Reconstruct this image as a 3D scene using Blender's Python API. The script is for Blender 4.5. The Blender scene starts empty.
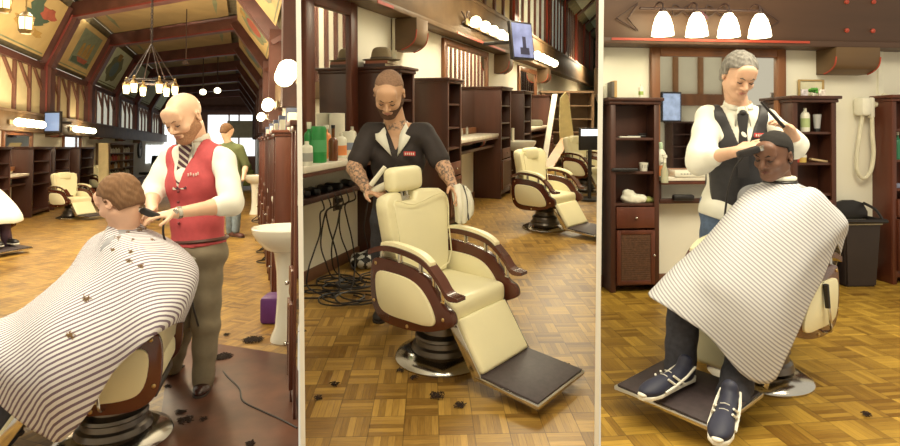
import bpy, bmesh, math, random
import numpy as np
from mathutils import Vector, Matrix, Euler, noise
random.seed(7); np.random.seed(7)
SC = bpy.context.scene; COL = SC.collection
# ---------------------------------------------------------------- camera, light, exposure
FPX, CXP, HORP, CAMZ = 560.0, 450.0, 130.0, 1.5
cam_data = bpy.data.cameras.new('camera'); cam = bpy.data.objects.new('camera', cam_data); COL.objects.link(cam)
cam.location = (0, 0, CAMZ); cam.rotation_euler = (math.pi/2, 0, 0)
cam_data.sensor_width = 36.0; cam_data.lens = FPX/900*36.0; cam_data.shift_y = -(223-HORP)/900
cam_data.clip_start = 0.05; cam_data.clip_end = 200
SC.camera = cam
world = bpy.data.worlds.new('world'); SC.world = world; world.use_nodes = True
bgn = world.node_tree.nodes['Background']; bgn.inputs[0].default_value = (1.0, 0.90, 0.70, 1); bgn.inputs[1].default_value = 0.7
SC.view_settings.view_transform = 'Standard'; SC.view_settings.look = 'None'
SC.view_settings.exposure = 0.0; SC.view_settings.gamma = 1.0; SC.view_settings.use_curve_mapping = False
def area(name, loc, size, power, col=(1, .86, .62), target=None, sy=None):
    l = bpy.data.lights.new(name, 'AREA'); l.energy = power; l.color = col; l.shape = 'RECTANGLE'; l.size = size; l.size_y = sy or size
    o = bpy.data.objects.new(name, l); COL.objects.link(o); o.location = loc
    if target is not None: o.rotation_euler = (Vector(target)-Vector(loc)).to_track_quat('-Z', 'Y').to_euler()
    return o
LC = (1, .89, .64)
area('overhead_fill_left', (-2.2, 2.2, 3.6), 1.6, 125, LC)  # left, middle, right: soft area fill added overhead, no fittings there
area('overhead_fill_middle', (.2, 1.6, 3.3), 1.6, 66, LC)
area('overhead_fill_right', (2.4, 2.4, 3.3), 1.6, 120, LC)
area('overhead_fill_hall_a', (-5.2, 8., 4.4), 2.6, 560, LC)  # hall a to c: area fill added to brighten the dark far hall
area('overhead_fill_hall_b', (-8.5, 14.5, 4.4), 3.0, 1200, LC)
area('overhead_fill_hall_c', (-11., 23., 4.4), 3.0, 1500, (1, .95, .85))
area('overhead_fill_mid_a', (1.1, 6.3, 3.6), 1.4, 110, LC)  # mid a to c: added fill for the depth of the middle room, no fittings
area('overhead_fill_mid_b', (2.4, 12., 3.8), 1.8, 200, LC)
area('overhead_fill_mid_c', (5., 20., 4.), 2., 300, LC)
area('hall_upward_fill', (-6.5, 10., 1.2), 3.0, 260, (1, .85, .6), (-6.5, 10., 5))  # invisible upward fill added to brighten the hall, not a real fitting

# ---------------------------------------------------------------- the three rooms: each has its own floor height and pitch
ROOM = {1: (148.0, 1.45), 2: (108.0, 1.42), 3: (133.0, 1.35)}
RM = {}
for k, (hor, h) in ROOM.items():
    R = Matrix.Rotation(math.atan((HORP-hor)/FPX), 4, 'X')
    RM[k] = Matrix.Translation((0, 0, CAMZ)) @ R @ Matrix.Translation((0, 0, -h))
def ray(k, px, py):
    v = Vector(((px-CXP)/FPX, 1, (HORP-py)/FPX))
    return RM[k].to_3x3().inverted() @ v
def P(k, px, py, y):
    v = ray(k, px, py); return Vector((0, 0, ROOM[k][1])) + v*(y/v.y)
def G(k, px, py, z=0.0):
    v = ray(k, px, py); return Vector((0, 0, ROOM[k][1])) + v*((z-ROOM[k][1])/v.z)
def PIX(k, p):
    q = RM[k] @ Vector(p); q.z -= CAMZ
    return (CXP+FPX*q.x/q.y, HORP-FPX*q.z/q.y)
ROOMOF = {}; CUR = [1]
def room(k): CUR[0] = k
# ---------------------------------------------------------------- materials
MATS = {}
def M(name, col, rough=.5, metal=0., var=.12, scale=6., bump=0., stretch=(1, 1, 1), emit=0., spec=.5, trans=0., alpha=1., col2=None, coat=0., detail=4, ecol=None):
    if name in MATS: return MATS[name]
    m = bpy.data.materials.new(name); m.use_nodes = True; nt = m.node_tree; N = nt.nodes; L = nt.links
    b = N['Principled BSDF']; b.inputs['Roughness'].default_value = rough; b.inputs['Metallic'].default_value = metal
    b.inputs['Specular IOR Level'].default_value = spec; b.inputs['Coat Weight'].default_value = coat
    b.inputs['Transmission Weight'].default_value = trans; b.inputs['Alpha'].default_value = alpha
    tc = N.new('ShaderNodeTexCoord'); mp = N.new('ShaderNodeMapping'); mp.inputs['Scale'].default_value = stretch
    L.new(tc.outputs['Object'], mp.inputs[0])
    nz = N.new('ShaderNodeTexNoise'); nz.inputs['Scale'].default_value = scale; nz.inputs['Detail'].default_value = detail; L.new(mp.outputs[0], nz.inputs['Vector'])
    cr = N.new('ShaderNodeValToRGB'); L.new(nz.outputs[0], cr.inputs[0])
    c2 = col2 if col2 else tuple(min(1, c*(1+var)) for c in col); c1 = col if col2 else tuple(c*(1-var) for c in col)
    cr.color_ramp.elements[0].position = .3; cr.color_ramp.elements[1].position = .7
    cr.color_ramp.elements[0].color = (*c1, 1); cr.color_ramp.elements[1].color = (*c2, 1)
    L.new(cr.outputs[0], b.inputs['Base Color'])
    if bump:
        bp = N.new('ShaderNodeBump'); bp.inputs['Strength'].default_value = bump; bp.inputs['Distance'].default_value = .01
        L.new(nz.outputs[0], bp.inputs['Height']); L.new(bp.outputs[0], b.inputs['Normal'])
    if emit:
        b.inputs['Emission Color'].default_value = (*(ecol or col), 1); b.inputs['Emission Strength'].default_value = emit
    MATS[name] = m; return m
class NT:
    """small helper to wire math nodes"""
    def __init__(s, m): s.m = m; s.nt = m.node_tree; s.N = s.nt.nodes; s.L = s.nt.links
    def put(s, sock, v):
        if hasattr(v, 'links') or isinstance(v, bpy.types.NodeSocket): s.L.new(v, sock)
        else: sock.default_value = v
    def math(s, op, a, b=0., c=0.):
        n = s.N.new('ShaderNodeMath'); n.operation = op; s.put(n.inputs[0], a); s.put(n.inputs[1], b); s.put(n.inputs[2], c); return n.outputs[0]
    def mix(s, f, a, b, bt='MIX'):
        n = s.N.new('ShaderNodeMix'); n.data_type = 'RGBA'; n.blend_type = bt; s.put(n.inputs[0], f); s.put(n.inputs[6], a); s.put(n.inputs[7], b); return n.outputs[2]
def parquet(name, tile, ang, c_lo, c_hi, off=(0, 0)):
    m = M(name, (.5, .3, .1), .32, var=.1, scale=3); t = NT(m); b = t.N['Principled BSDF']
    tc = t.N.new('ShaderNodeTexCoord'); mp = t.N.new('ShaderNodeMapping'); mp.inputs['Rotation'].default_value = (0, 0, ang); mp.inputs['Location'].default_value = (off[0], off[1], 0); mp.inputs['Scale'].default_value = (1/tile,)*3
    t.L.new(tc.outputs['Object'], mp.inputs[0]); sp = t.N.new('ShaderNodeSeparateXYZ'); t.L.new(mp.outputs[0], sp.inputs[0])
    x, y = sp.outputs[0], sp.outputs[1]; fx, fy = t.math('FLOOR', x), t.math('FLOOR', y)
    par = t.math('FLOORED_MODULO', t.math('ADD', fx, fy), 2.); rx, ry = t.math('FRACT', x), t.math('FRACT', y)
    inv = t.math('SUBTRACT', 1., par)
    u = t.math('ADD', t.math('MULTIPLY', rx, par), t.math('MULTIPLY', ry, inv)); v = t.math('ADD', t.math('MULTIPLY', ry, par), t.math('MULTIPLY', rx, inv))
    u5 = t.math('MULTIPLY', u, 5.); fi = t.math('FLOOR', u5); fr = t.math('FRACT', u5)
    cv = t.N.new('ShaderNodeCombineXYZ'); t.put(cv.inputs[0], fx); t.put(cv.inputs[1], fy); t.put(cv.inputs[2], fi)
    wn = t.N.new('ShaderNodeTexWhiteNoise'); wn.noise_dimensions = '3D'; t.L.new(cv.outputs[0], wn.inputs[0])
    cv2 = t.N.new('ShaderNodeCombineXYZ'); t.put(cv2.inputs[0], fx); t.put(cv2.inputs[1], fy)
    wt = t.N.new('ShaderNodeTexWhiteNoise'); wt.noise_dimensions = '3D'; t.L.new(cv2.outputs[0], wt.inputs[0])
    # grain along each finger
    cg = t.N.new('ShaderNodeCombineXYZ'); t.put(cg.inputs[0], t.math('MULTIPLY', t.math('ADD', u5, t.math('MULTIPLY', wn.outputs[0], 40.)), 3.)); t.put(cg.inputs[1], t.math('MULTIPLY', t.math('ADD', v, t.math('MULTIPLY', fx, 1.7)), 1.3)); t.put(cg.inputs[2], fy)
    gn = t.N.new('ShaderNodeTexNoise'); gn.inputs['Scale'].default_value = 1.6; gn.inputs['Detail'].default_value = 4; t.L.new(cg.outputs[0], gn.inputs['Vector'])
    big = t.N.new('ShaderNodeTexNoise'); big.inputs['Scale'].default_value = 1.1; big.inputs['Detail'].default_value = 3; t.L.new(tc.outputs['Object'], big.inputs['Vector'])
    f = t.math('ADD', t.math('ADD', t.math('MULTIPLY', wn.outputs[0], .5), t.math('MULTIPLY', wt.outputs[0], .22)), t.math('MULTIPLY', t.math('SUBTRACT', gn.outputs[0], .3), .6))
    f = t.math('ADD', f, t.math('MULTIPLY', t.math('SUBTRACT', big.outputs[0], .5), .7))
    cr = t.N.new('ShaderNodeValToRGB'); t.L.new(f, cr.inputs[0]); e = cr.color_ramp.elements
    e[0].position = .05; e[0].color = (*c_lo, 1); e[1].position = .95; e[1].color = (*c_hi, 1)
    md = e.new(.5); md.color = (*[(a+b_)/2*.95 for a, b_ in zip(c_lo, c_hi)], 1)
    gap = t.math('MAXIMUM', t.math('LESS_THAN', fr, .05), t.math('MAXIMUM', t.math('LESS_THAN', v, .03), t.math('LESS_THAN', u, .025)))
    colr = t.mix(t.math('MULTIPLY', gap, .55), cr.outputs[0], (c_lo[0]*.3, c_lo[1]*.28, c_lo[2]*.3, 1)); t.L.new(colr, b.inputs['Base Color'])
    t.L.new(t.math('ADD', .26, t.math('MULTIPLY', gn.outputs[0], .28)), b.inputs['Roughness'])
    bp = t.N.new('ShaderNodeBump'); bp.inputs['Strength'].default_value = .35; bp.inputs['Distance'].default_value = .002; t.L.new(t.math('SUBTRACT', t.math('MULTIPLY', wn.outputs[0], .5), gap), bp.inputs['Height']); t.L.new(bp.outputs[0], b.inputs['Normal'])
    return m
def striped(name, base, stripe, axis, period, duty=.42, rough=.75, warp=.25, coord='Object'):
    m = M(name, base, rough, var=.03, scale=4); t = NT(m); b = t.N['Principled BSDF']
    tc = t.N.new('ShaderNodeTexCoord'); dt = t.N.new('ShaderNodeVectorMath'); dt.operation = 'DOT_PRODUCT'; t.L.new(tc.outputs[coord], dt.inputs[0]); dt.inputs[1].default_value = axis
    nz = t.N.new('ShaderNodeTexNoise'); nz.inputs['Scale'].default_value = 2.2; nz.inputs['Detail'].default_value = 1; t.L.new(tc.outputs[coord], nz.inputs['Vector'])
    s = t.math('ADD', t.math('DIVIDE', dt.outputs['Value'], period), t.math('MULTIPLY', nz.outputs[0], warp/period*.4))
    f = t.math('LESS_THAN', t.math('FRACT', s), duty)
    t.L.new(t.mix(f, (*base, 1), (*stripe, 1)), b.inputs['Base Color']); return m
# ---------------------------------------------------------------- mesh building
class B:
    def __init__(s, T=None): s.bm = bmesh.new(); s.T = T or Matrix.Identity(4); s.mi = 0
    def _fin(s, vs, fs):
        for v in vs: v.co = s.T @ v.co
        for f in fs: f.material_index = s.mi
    def mesh(s, verts, faces):
        vs = [s.bm.verts.new(s.T @ Vector(v)) for v in verts]
        for f in faces:
            try: fc = s.bm.faces.new([vs[i] for i in f]); fc.material_index = s.mi
            except ValueError: pass
        return s
    def box(s, c, d, bev=0., rot=None, seg=2):
        b2 = bmesh.new(); bmesh.ops.create_cube(b2, size=1)
        for v in b2.verts: v.co = Vector((v.co.x*d[0], v.co.y*d[1], v.co.z*d[2]))
        if bev: bmesh.ops.bevel(b2, geom=b2.edges[:], offset=bev, segments=seg, affect='EDGES', profile=.5)
        X = Matrix.Translation(c) @ (rot.to_4x4() if rot is not None else Matrix.Identity(4))
        return s._merge(b2, X)
    def _merge(s, b2, X=None):
        X = s.T @ (X or Matrix.Identity(4)); mp = {}
        for v in b2.verts: mp[v] = s.bm.verts.new(X @ v.co)
        for f in b2.faces:
            try: nf = s.bm.faces.new([mp[v] for v in f.verts]); nf.material_index = s.mi
            except ValueError: pass
        b2.free(); return s
    def b2(s, x0, x1, y0, y1, z0, z1, bev=0.): return s.box(((x0+x1)/2, (y0+y1)/2, (z0+z1)/2), (abs(x1-x0), abs(y1-y0), abs(z1-z0)), bev)
    def tube(s, pts, r, n=8, cap=True, close=False):
        pts = [Vector(p) for p in pts]; rr = r if isinstance(r, (list, tuple)) else [r]*len(pts); rings = []; up = None
        for i, p in enumerate(pts):
            a = pts[i-1] if i else (pts[-1] if close else p); b = pts[(i+1) % len(pts)] if (i < len(pts)-1 or close) else p
            t = (b-a).normalized()
            if up is None: up = t.orthogonal().normalized()
            up = (up-t*up.dot(t)); up = up.normalized() if up.length > 1e-6 else t.orthogonal().normalized()
            w = t.cross(up)
            rings.append([s.bm.verts.new(s.T @ (p+(up*math.cos(2*math.pi*j/n)+w*math.sin(2*math.pi*j/n))*rr[i])) for j in range(n)])
        m = len(rings)
        for i in range(m if close else m-1):
            A, C = rings[i], rings[(i+1) % m]
            for j in range(n):
                f = s.bm.faces.new((A[j], A[(j+1) % n], C[(j+1) % n], C[j])); f.material_index = s.mi
        if cap and not close:
            for q in (rings[0][::-1], rings[-1]): f = s.bm.faces.new(q); f.material_index = s.mi
        return s
    def cyl(s, p0, p1, r0, r1=None, n=16): return s.tube([p0, p1], [r0, r0 if r1 is None else r1], n)
    def lathe(s, prof, c=(0, 0, 0), n=28, rot=None):
        X = Matrix.Translation(c) @ (rot.to_4x4() if rot is not None else Matrix.Identity(4)); rings = []
        for r, z in prof:
            if r < 1e-5: rings.append([s.bm.verts.new(s.T @ X @ Vector((0, 0, z)))])
            else: rings.append([s.bm.verts.new(s.T @ X @ Vector((r*math.cos(2*math.pi*j/n), r*math.sin(2*math.pi*j/n), z))) for j in range(n)])
        for A, C in zip(rings, rings[1:]):
            for j in range(n):
                a = [A[j % len(A)], A[(j+1) % len(A)], C[(j+1) % len(C)], C[j % len(C)]]; q = []
                for v in a:
                    if v not in q: q.append(v)
                if len(q) > 2:
                    f = s.bm.faces.new(q); f.material_index = s.mi
        for q in (rings[0], rings[-1]):
            if len(q) > 2:
                try: f = s.bm.faces.new(q); f.material_index = s.mi
                except ValueError: pass
        return s
    def prism(s, out, plane, t0, t1, bev=0.):
        """outline in 2D, extruded along the remaining axis. plane 'xz','yz','xy'"""
        b2 = bmesh.new()
        def v3(p, t): return {'xz': (p[0], t, p[1]), 'yz': (t, p[0], p[1]), 'xy': (p[0], p[1], t)}[plane]
        A = [b2.verts.new(v3(p, t0)) for p in out]; C = [b2.verts.new(v3(p, t1)) for p in out]; n = len(out)
        b2.faces.new(A); b2.faces.new(C[::-1])
        for j in range(n): b2.faces.new((A[j], C[j], C[(j+1) % n], A[(j+1) % n]))
        bmesh.ops.recalc_face_normals(b2, faces=b2.faces[:])
        if bev:
            es = [e for e in b2.edges if any(len(f.verts) == n for f in e.link_faces)]
            bmesh.ops.bevel(b2, geom=es, offset=bev, segments=2, affect='EDGES', profile=.5)
        return s._merge(b2)
    def ell(s, c, r, rot=None, n=20, m=12, e=1.0):
        X = Matrix.Translation(c) @ (rot.to_4x4() if rot is not None else Matrix.Identity(4)); rings = []
        def sg(v): return math.copysign(abs(v)**e, v)
        for i in range(m+1):
            th = math.pi*i/m; z = -math.cos(th); q = math.sin(th)
            if i in (0, m): rings.append([s.bm.verts.new(s.T @ X @ Vector((0, 0, sg(z)*r[2])))])
            else: rings.append([s.bm.verts.new(s.T @ X @ Vector((sg(math.cos(2*math.pi*j/n))*q**e*r[0], sg(math.sin(2*math.pi*j/n))*q**e*r[1], sg(z)*r[2]))) for j in range(n)])
        for A, C in zip(rings, rings[1:]):
            for j in range(n):
                q = []
                for v in (A[j % len(A)], A[(j+1) % len(A)], C[(j+1) % len(C)], C[j % len(C)]):
                    if v not in q: q.append(v)
                if len(q) > 2: f = s.bm.faces.new(q); f.material_index = s.mi
        return s
    def poly(s, pts):
        f = s.bm.faces.new([s.bm.verts.new(s.T @ Vector(p)) for p in pts]); f.material_index = s.mi; return s
    def slab(s, pts, t):
        """flat polygon given by 3D points, thickness along its normal (away)"""
        pts = [Vector(p) for p in pts]; nrm = (pts[1]-pts[0]).cross(pts[2]-pts[0]).normalized()*t; n = len(pts)
        A = [s.bm.verts.new(s.T @ p) for p in pts]; C = [s.bm.verts.new(s.T @ (p-nrm)) for p in pts]
        fs = [s.bm.faces.new(A), s.bm.faces.new(C[::-1])]
        for j in range(n): fs.append(s.bm.faces.new((A[j], C[j], C[(j+1) % n], A[(j+1) % n])))
        for f in fs: f.material_index = s.mi
        return s
    def clip(s, k, px, keep):
        """cut at a partition board: keep the side left ('L') or right ('R') of its face"""
        q = (px-CXP)/FPX; no = Vector((1, -q, 0)).normalized()
        if keep == 'R': no = -no
        bmesh.ops.bisect_plane(s.bm, geom=s.bm.verts[:]+s.bm.edges[:]+s.bm.faces[:], plane_co=(0, 0, 0), plane_no=no, clear_outer=True)
        es = [e for e in s.bm.edges if e.is_boundary]
        if es:
            try: bmesh.ops.holes_fill(s.bm, edges=es, sides=0)
            except Exception: pass
        return s
    def build(s, name, mat, parent=None, loc=None, ang=35, subd=0, flat=False):
        bm = s.bm; bmesh.ops.recalc_face_normals(bm, faces=bm.faces[:])
        org = Vector((0, 0, 0))
        if parent is None and loc is None:
            xs = [v.co for v in bm.verts]
            org = Vector((sum(v.x for v in xs)/len(xs), sum(v.y for v in xs)/len(xs), min(v.z for v in xs)))
            bmesh.ops.translate(bm, verts=bm.verts[:], vec=-org)
        me = bpy.data.meshes.new(name); bm.to_mesh(me); bm.free()
        for m in (mat if isinstance(mat, (list, tuple)) else [mat]): me.materials.append(m)
        if not flat:
            me.polygons.foreach_set('use_smooth', [True]*len(me.polygons)); me.set_sharp_from_angle(angle=math.radians(ang))
        o = bpy.data.objects.new(name, me); COL.objects.link(o)
        o.location = loc if loc is not None else org
        if parent is not None: o.parent = parent; o.location = loc or (0, 0, 0)
        else: ROOMOF[o] = CUR[0]
        if subd: md = o.modifiers.new('subdivision', 'SUBSURF'); md.levels = subd; md.render_levels = subd
        return o
def tag(o, label, cat, group=None, kind=None):
    o['label'] = label; o['category'] = cat
    if group: o['group'] = group
    if kind: o['kind'] = kind
    return o
def st(o): o['kind'] = 'structure'; return o
def thing(name, label, cat, loc=(0, 0, 0), rz=0., group=None):
    o = bpy.data.objects.new(name, None); COL.objects.link(o); o.empty_display_size = .1
    o.location = loc; o.rotation_euler = (0, 0, rz); ROOMOF[o] = CUR[0]
    return tag(o, label, cat, group)
def kids(o): return [c for c in bpy.data.objects if c.parent == o]
def dup(root, loc, rz, label, group=None, scale=None):
    def cp(o, par):
        c = o.copy(); COL.objects.link(c); c.parent = par
        for ch in KID.get(o.name, []): cp(ch, c)
        return c
    KID = {}
    for c in bpy.data.objects:
        if c.parent: KID.setdefault(c.parent.name, []).append(c)
    r = cp(root, None); r.location = loc; r.rotation_euler = (0, 0, rz); r['label'] = label
    if group: r['group'] = group
    if scale: r.scale = (scale,)*3
    ROOMOF[r] = CUR[0]; return r
def child_of(part, parent): part.parent = parent; ROOMOF.pop(part, None); return part
def clip_thing(t, k, px, keep):
    """trim a thing that is built against a partition board so nothing goes through the board"""
    q = (px-CXP)/FPX; no = Vector((1, -q, 0)).normalized()
    if keep == 'R': no = -no
    def rec(o, X):
        X = X @ Matrix.LocRotScale(o.location, o.rotation_euler, o.scale)
        if o.type == 'MESH':
            bm = bmesh.new(); bm.from_mesh(o.data); Xi = X.inverted()
            bmesh.ops.bisect_plane(bm, geom=bm.verts[:]+bm.edges[:]+bm.faces[:], plane_co=Xi @ Vector((0, 0, 0)), plane_no=(Xi.to_3x3() @ no).normalized(), clear_outer=True)
            es = [e for e in bm.edges if e.is_boundary]
            if es: bmesh.ops.holes_fill(bm, edges=es, sides=0)
            bm.to_mesh(o.data); nv = len(bm.verts); bm.free()
            if nv < 4:
                for c in kids(o): rec(c, X)
                if not kids(o): bpy.data.objects.remove(o); return
                return
        for c in kids(o): rec(c, X)
    rec(t, Matrix.Identity(4)); return t
def catmull(pts, n=6, close=False):
    pts = [Vector(p) for p in pts]; out = []; m = len(pts)
    for i in range(m if close else m-1):
        if close: p0, p1, p2, p3 = pts[i-1], pts[i], pts[(i+1) % m], pts[(i+2) % m]
        else: p0, p1, p2, p3 = pts[max(i-1, 0)], pts[i], pts[i+1], pts[min(i+2, m-1)]
        for j in range(n):
            t = j/n; out.append(.5*((2*p1)+(p2-p0)*t+(2*p0-5*p1+4*p2-p3)*t*t+(3*p1-p0-3*p2+p3)*t**3))
    if not close: out.append(pts[-1])
    return out
# ---------------------------------------------------------------- walls as frames: local X along the wall, local -Y into the room
class Wall:
    def __init__(s, k, p, ang): s.k = k; s.p = Vector(p); s.ang = ang; s.x = Vector((math.cos(ang), math.sin(ang), 0)); s.y = Vector((-math.sin(ang), math.cos(ang), 0))
    def at(s, u, out=0., z=0.): return s.p+s.x*u-s.y*out+Vector((0, 0, z))
    def hit(s, px, py=None, out=0.):
        """u along the wall (and height z) of the point seen at a pixel, on the plane 'out' metres off the wall"""
        q = (px-CXP)/FPX; o = s.p-s.y*out; u = (q*o.y-o.x)/(s.x.x-q*s.x.y)
        if py is None: return u
        pt = o+s.x*u; v = ray(s.k, px, py); return u, ROOM[s.k][1]+v.z/v.y*pt.y
    def mat(s): return Matrix.Translation(s.p) @ Matrix.Rotation(s.ang, 4, 'Z')
    def thing(s, name, label, cat, u, out=0., z=0., group=None): return thing(name, label, cat, s.at(u, out, z), s.ang, group)
# ---------------------------------------------------------------- soft solids (people, cloth): smooth union of tapered limbs, meshed as one surface
def cap(a, b, ra, rb=None, k=.02, sub=False): return dict(t='cap', a=np.array(a, float), b=np.array(b, float), ra=ra, rb=ra if rb is None else rb, k=k, sub=sub)
def ell(c, r, R=None, k=.02, sub=False): return dict(t='ell', c=np.array(c, float), r=np.array(r, float), R=np.array(R.to_3x3() if R is not None else np.eye(3), float), k=k, sub=sub)
def rbox(c, r, R=None, rad=.02, k=.02, sub=False): return dict(t='box', c=np.array(c, float), r=np.array(r, float), R=np.array(R.to_3x3() if R is not None else np.eye(3), float), rad=rad, k=k, sub=sub)
def infl(ps, d, k=None):
    out = []
    for p in ps:
        if p['sub']: continue
        q = dict(p)
        if q['t'] == 'cap': q['ra'] = q['ra']+d; q['rb'] = q['rb']+d
        else: q['r'] = q['r']+d
        if k: q['k'] = k
        out.append(q)
    return out
def xf(ps, X):
    out = []; R = np.array(X.to_3x3().normalized()); s = X.to_scale()[0]; T = np.array(X.translation)
    A = np.array(X.to_3x3())
    for p in ps:
        q = dict(p); q['k'] = p['k']*s
        if q['t'] == 'cap': q['a'] = A@p['a']+T; q['b'] = A@p['b']+T; q['ra'] = p['ra']*s; q['rb'] = p['rb']*s
        else:
            q['c'] = A@p['c']+T; q['r'] = p['r']*s; q['R'] = R@p['R']
            if 'rad' in q: q['rad'] = p['rad']*s
        out.append(q)
    return out
def bound(p):
    if p['t'] == 'cap': r = max(p['ra'], p['rb']); return np.minimum(p['a'], p['b'])-r, np.maximum(p['a'], p['b'])+r
    e = np.sqrt(((p['R']*p['r'])**2).sum(1)) if p['t'] == 'ell' else (np.abs(p['R'])*p['r']).sum(1)
    return p['c']-e, p['c']+e
def sd(p, X, Y, Z):
    if p['t'] == 'cap':
        d = p['b']-p['a']; L2 = max((d*d).sum(), 1e-12); x, y, z = X-p['a'][0], Y-p['a'][1], Z-p['a'][2]
        t = np.clip((x*d[0]+y*d[1]+z*d[2])/L2, 0, 1)
        return np.sqrt((x-t*d[0])**2+(y-t*d[1])**2+(z-t*d[2])**2)-(p['ra']+(p['rb']-p['ra'])*t)
    x, y, z = X-p['c'][0], Y-p['c'][1], Z-p['c'][2]; R = p['R']; r = p['r']
    u = x*R[0, 0]+y*R[1, 0]+z*R[2, 0]; v = x*R[0, 1]+y*R[1, 1]+z*R[2, 1]; w = x*R[0, 2]+y*R[1, 2]+z*R[2, 2]
    if p['t'] == 'ell':
        k0 = np.sqrt((u/r[0])**2+(v/r[1])**2+(w/r[2])**2); k1 = np.sqrt((u/r[0]**2)**2+(v/r[1]**2)**2+(w/r[2]**2)**2)+1e-9
        return k0*(k0-1)/k1
    q = p['rad']; a, b, c = np.abs(u)-r[0]+q, np.abs(v)-r[1]+q, np.abs(w)-r[2]+q
    return np.sqrt(np.maximum(a, 0)**2+np.maximum(b, 0)**2+np.maximum(c, 0)**2)+np.minimum(np.maximum(a, np.maximum(b, c)), 0)-q
def field(ps, h, disp=None, cuts=(), shell=None):
    lo = np.min([bound(p)[0] for p in ps if not p['sub']], 0)-3*h; hi = np.max([bound(p)[1] for p in ps if not p['sub']], 0)+3*h
    n = np.ceil((hi-lo)/h).astype(int)+1; F = np.full(n, .3, np.float32); ax = [lo[i]+h*np.arange(n[i]) for i in range(3)]
    for p in ps:
        a, b = bound(p); pad = max(p['k'], 0)*1.2+3*h+.012
        i0 = np.maximum(((a-pad-lo)/h).astype(int), 0); i1 = np.minimum(((b+pad-lo)/h).astype(int)+2, n)
        if (i1 <= i0).any(): continue
        sl = tuple(slice(i0[i], i1[i]) for i in range(3))
        X, Y, Z = ax[0][sl[0]][:, None, None], ax[1][sl[1]][None, :, None], ax[2][sl[2]][None, None, :]
        d = sd(p, X, Y, Z); f = F[sl]; k = max(p['k'], 1e-5)
        if p['sub']:
            g = np.clip(.5-.5*(f+d)/k, 0, 1); F[sl] = f*(1-g)-d*g+k*g*(1-g)
        else:
            g = np.clip(.5+.5*(f-d)/k, 0, 1); F[sl] = f*(1-g)+d*g-k*g*(1-g)
    X, Y, Z = ax[0][:, None, None], ax[1][None, :, None], ax[2][None, None, :]
    if disp is not None: F = F+disp(X, Y, Z).astype(np.float32)
    for c in cuts: F = np.maximum(F, c(X, Y, Z))
    F[0] = F[-1] = .1; F[:, 0] = F[:, -1] = .1; F[:, :, 0] = F[:, :, -1] = .1
    return F, lo
def surfnet(F, lo, h):
    S = F < 0; n = F.shape
    c = np.zeros([k-1 for k in n], np.int8)
    for i in (0, 1):
        for j in (0, 1):
            for k in (0, 1): c += S[i:n[0]-1+i, j:n[1]-1+j, k:n[2]-1+k]
    act = np.argwhere((c > 0) & (c < 8)); idx = np.full(c.shape, -1, np.int64); idx[tuple(act.T)] = np.arange(len(act))
    pos = np.zeros((len(act), 3)); cnt = np.zeros(len(act))
    for ax_ in range(3):
        o = [a for a in range(3) if a != ax_]
        for p in (0, 1):
            for q in (0, 1):
                A = act.copy(); A[:, o[0]] += p; A[:, o[1]] += q; Bq = A.copy(); Bq[:, ax_] += 1
                fa = F[tuple(A.T)]; fb = F[tuple(Bq.T)]; m = (fa < 0) != (fb < 0)
                t = np.where(m, fa/np.where(m, fa-fb, 1), 0); w = A.astype(float); w[:, ax_] += t
                pos[m] += w[m]; cnt[m] += 1
    V = pos/cnt[:, None]*h+lo; faces = []
    for ax_ in range(3):
        o = [(ax_+1) % 3, (ax_+2) % 3]; sa = [slice(1, n[i]-1) for i in range(3)]; sb = list(sa); sa[ax_] = slice(0, n[ax_]-1); sb[ax_] = slice(1, n[ax_])
        a = S[tuple(sa)]; b = S[tuple(sb)]; e = np.argwhere(a != b); s_ = a[tuple(e.T)]
        off = np.array([1, 1, 1]); off[ax_] = 0; e = e+off; q = []
        for du, dv in ((-1, -1), (0, -1), (0, 0), (-1, 0)):
            w = e.copy(); w[:, o[0]] += du; w[:, o[1]] += dv; q.append(idx[tuple(w.T)])
        q = np.stack(q, 1); q[~s_] = q[~s_][:, ::-1]; faces.append(q)
    return V, np.concatenate(faces)
def solid(name, ps, mat, parent, h=.007, disp=None, cuts=(), matfn=None, org=None, smooth=1):
    F, lo = field(ps, h, disp, cuts); V, Q = surfnet(F, lo, h)
    for _ in range(smooth):   # light relaxation of the surface
        acc = np.zeros_like(V); cn = np.zeros(len(V))
        for j in range(4):
            a, b = Q[:, j], Q[:, (j+1) % 4]; np.add.at(acc, a, V[b]); np.add.at(cn, a, 1); np.add.at(acc, b, V[a]); np.add.at(cn, b, 1)
        V = V*.6+acc/np.maximum(cn, 1)[:, None]*.4
    org = np.array(org if org is not None else (0, 0, 0), float)
    me = bpy.data.meshes.new(name); me.vertices.add(len(V)); me.vertices.foreach_set('co', (V-org).astype(np.float32).ravel())
    me.loops.add(Q.size); me.loops.foreach_set('vertex_index', Q.ravel().astype(np.int32))
    me.polygons.add(len(Q)); me.polygons.foreach_set('loop_start', np.arange(0, Q.size, 4, dtype=np.int32)); me.polygons.foreach_set('use_smooth', np.ones(len(Q), bool))
    for m in (mat if isinstance(mat, (list, tuple)) else [mat]): me.materials.append(m)
    if matfn is not None: me.polygons.foreach_set('material_index', matfn(V[Q].mean(1)).astype(np.int32))
    me.update(calc_edges=True); me.validate()
    o = bpy.data.objects.new(name, me); COL.objects.link(o); o.location = org
    if parent is not None: o.parent = parent; o.location = org-np.array(parent.location)
    else: ROOMOF[o] = CUR[0]
    return o
def plane_cut(p, nrm):
    """keeps the side the normal points away from"""
    p = np.array(p, float); nrm = np.array(nrm, float); nrm /= np.linalg.norm(nrm)
    return lambda X, Y, Z: ((X-p[0])*nrm[0]+(Y-p[1])*nrm[1]+(Z-p[2])*nrm[2]).astype(np.float32)
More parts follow.
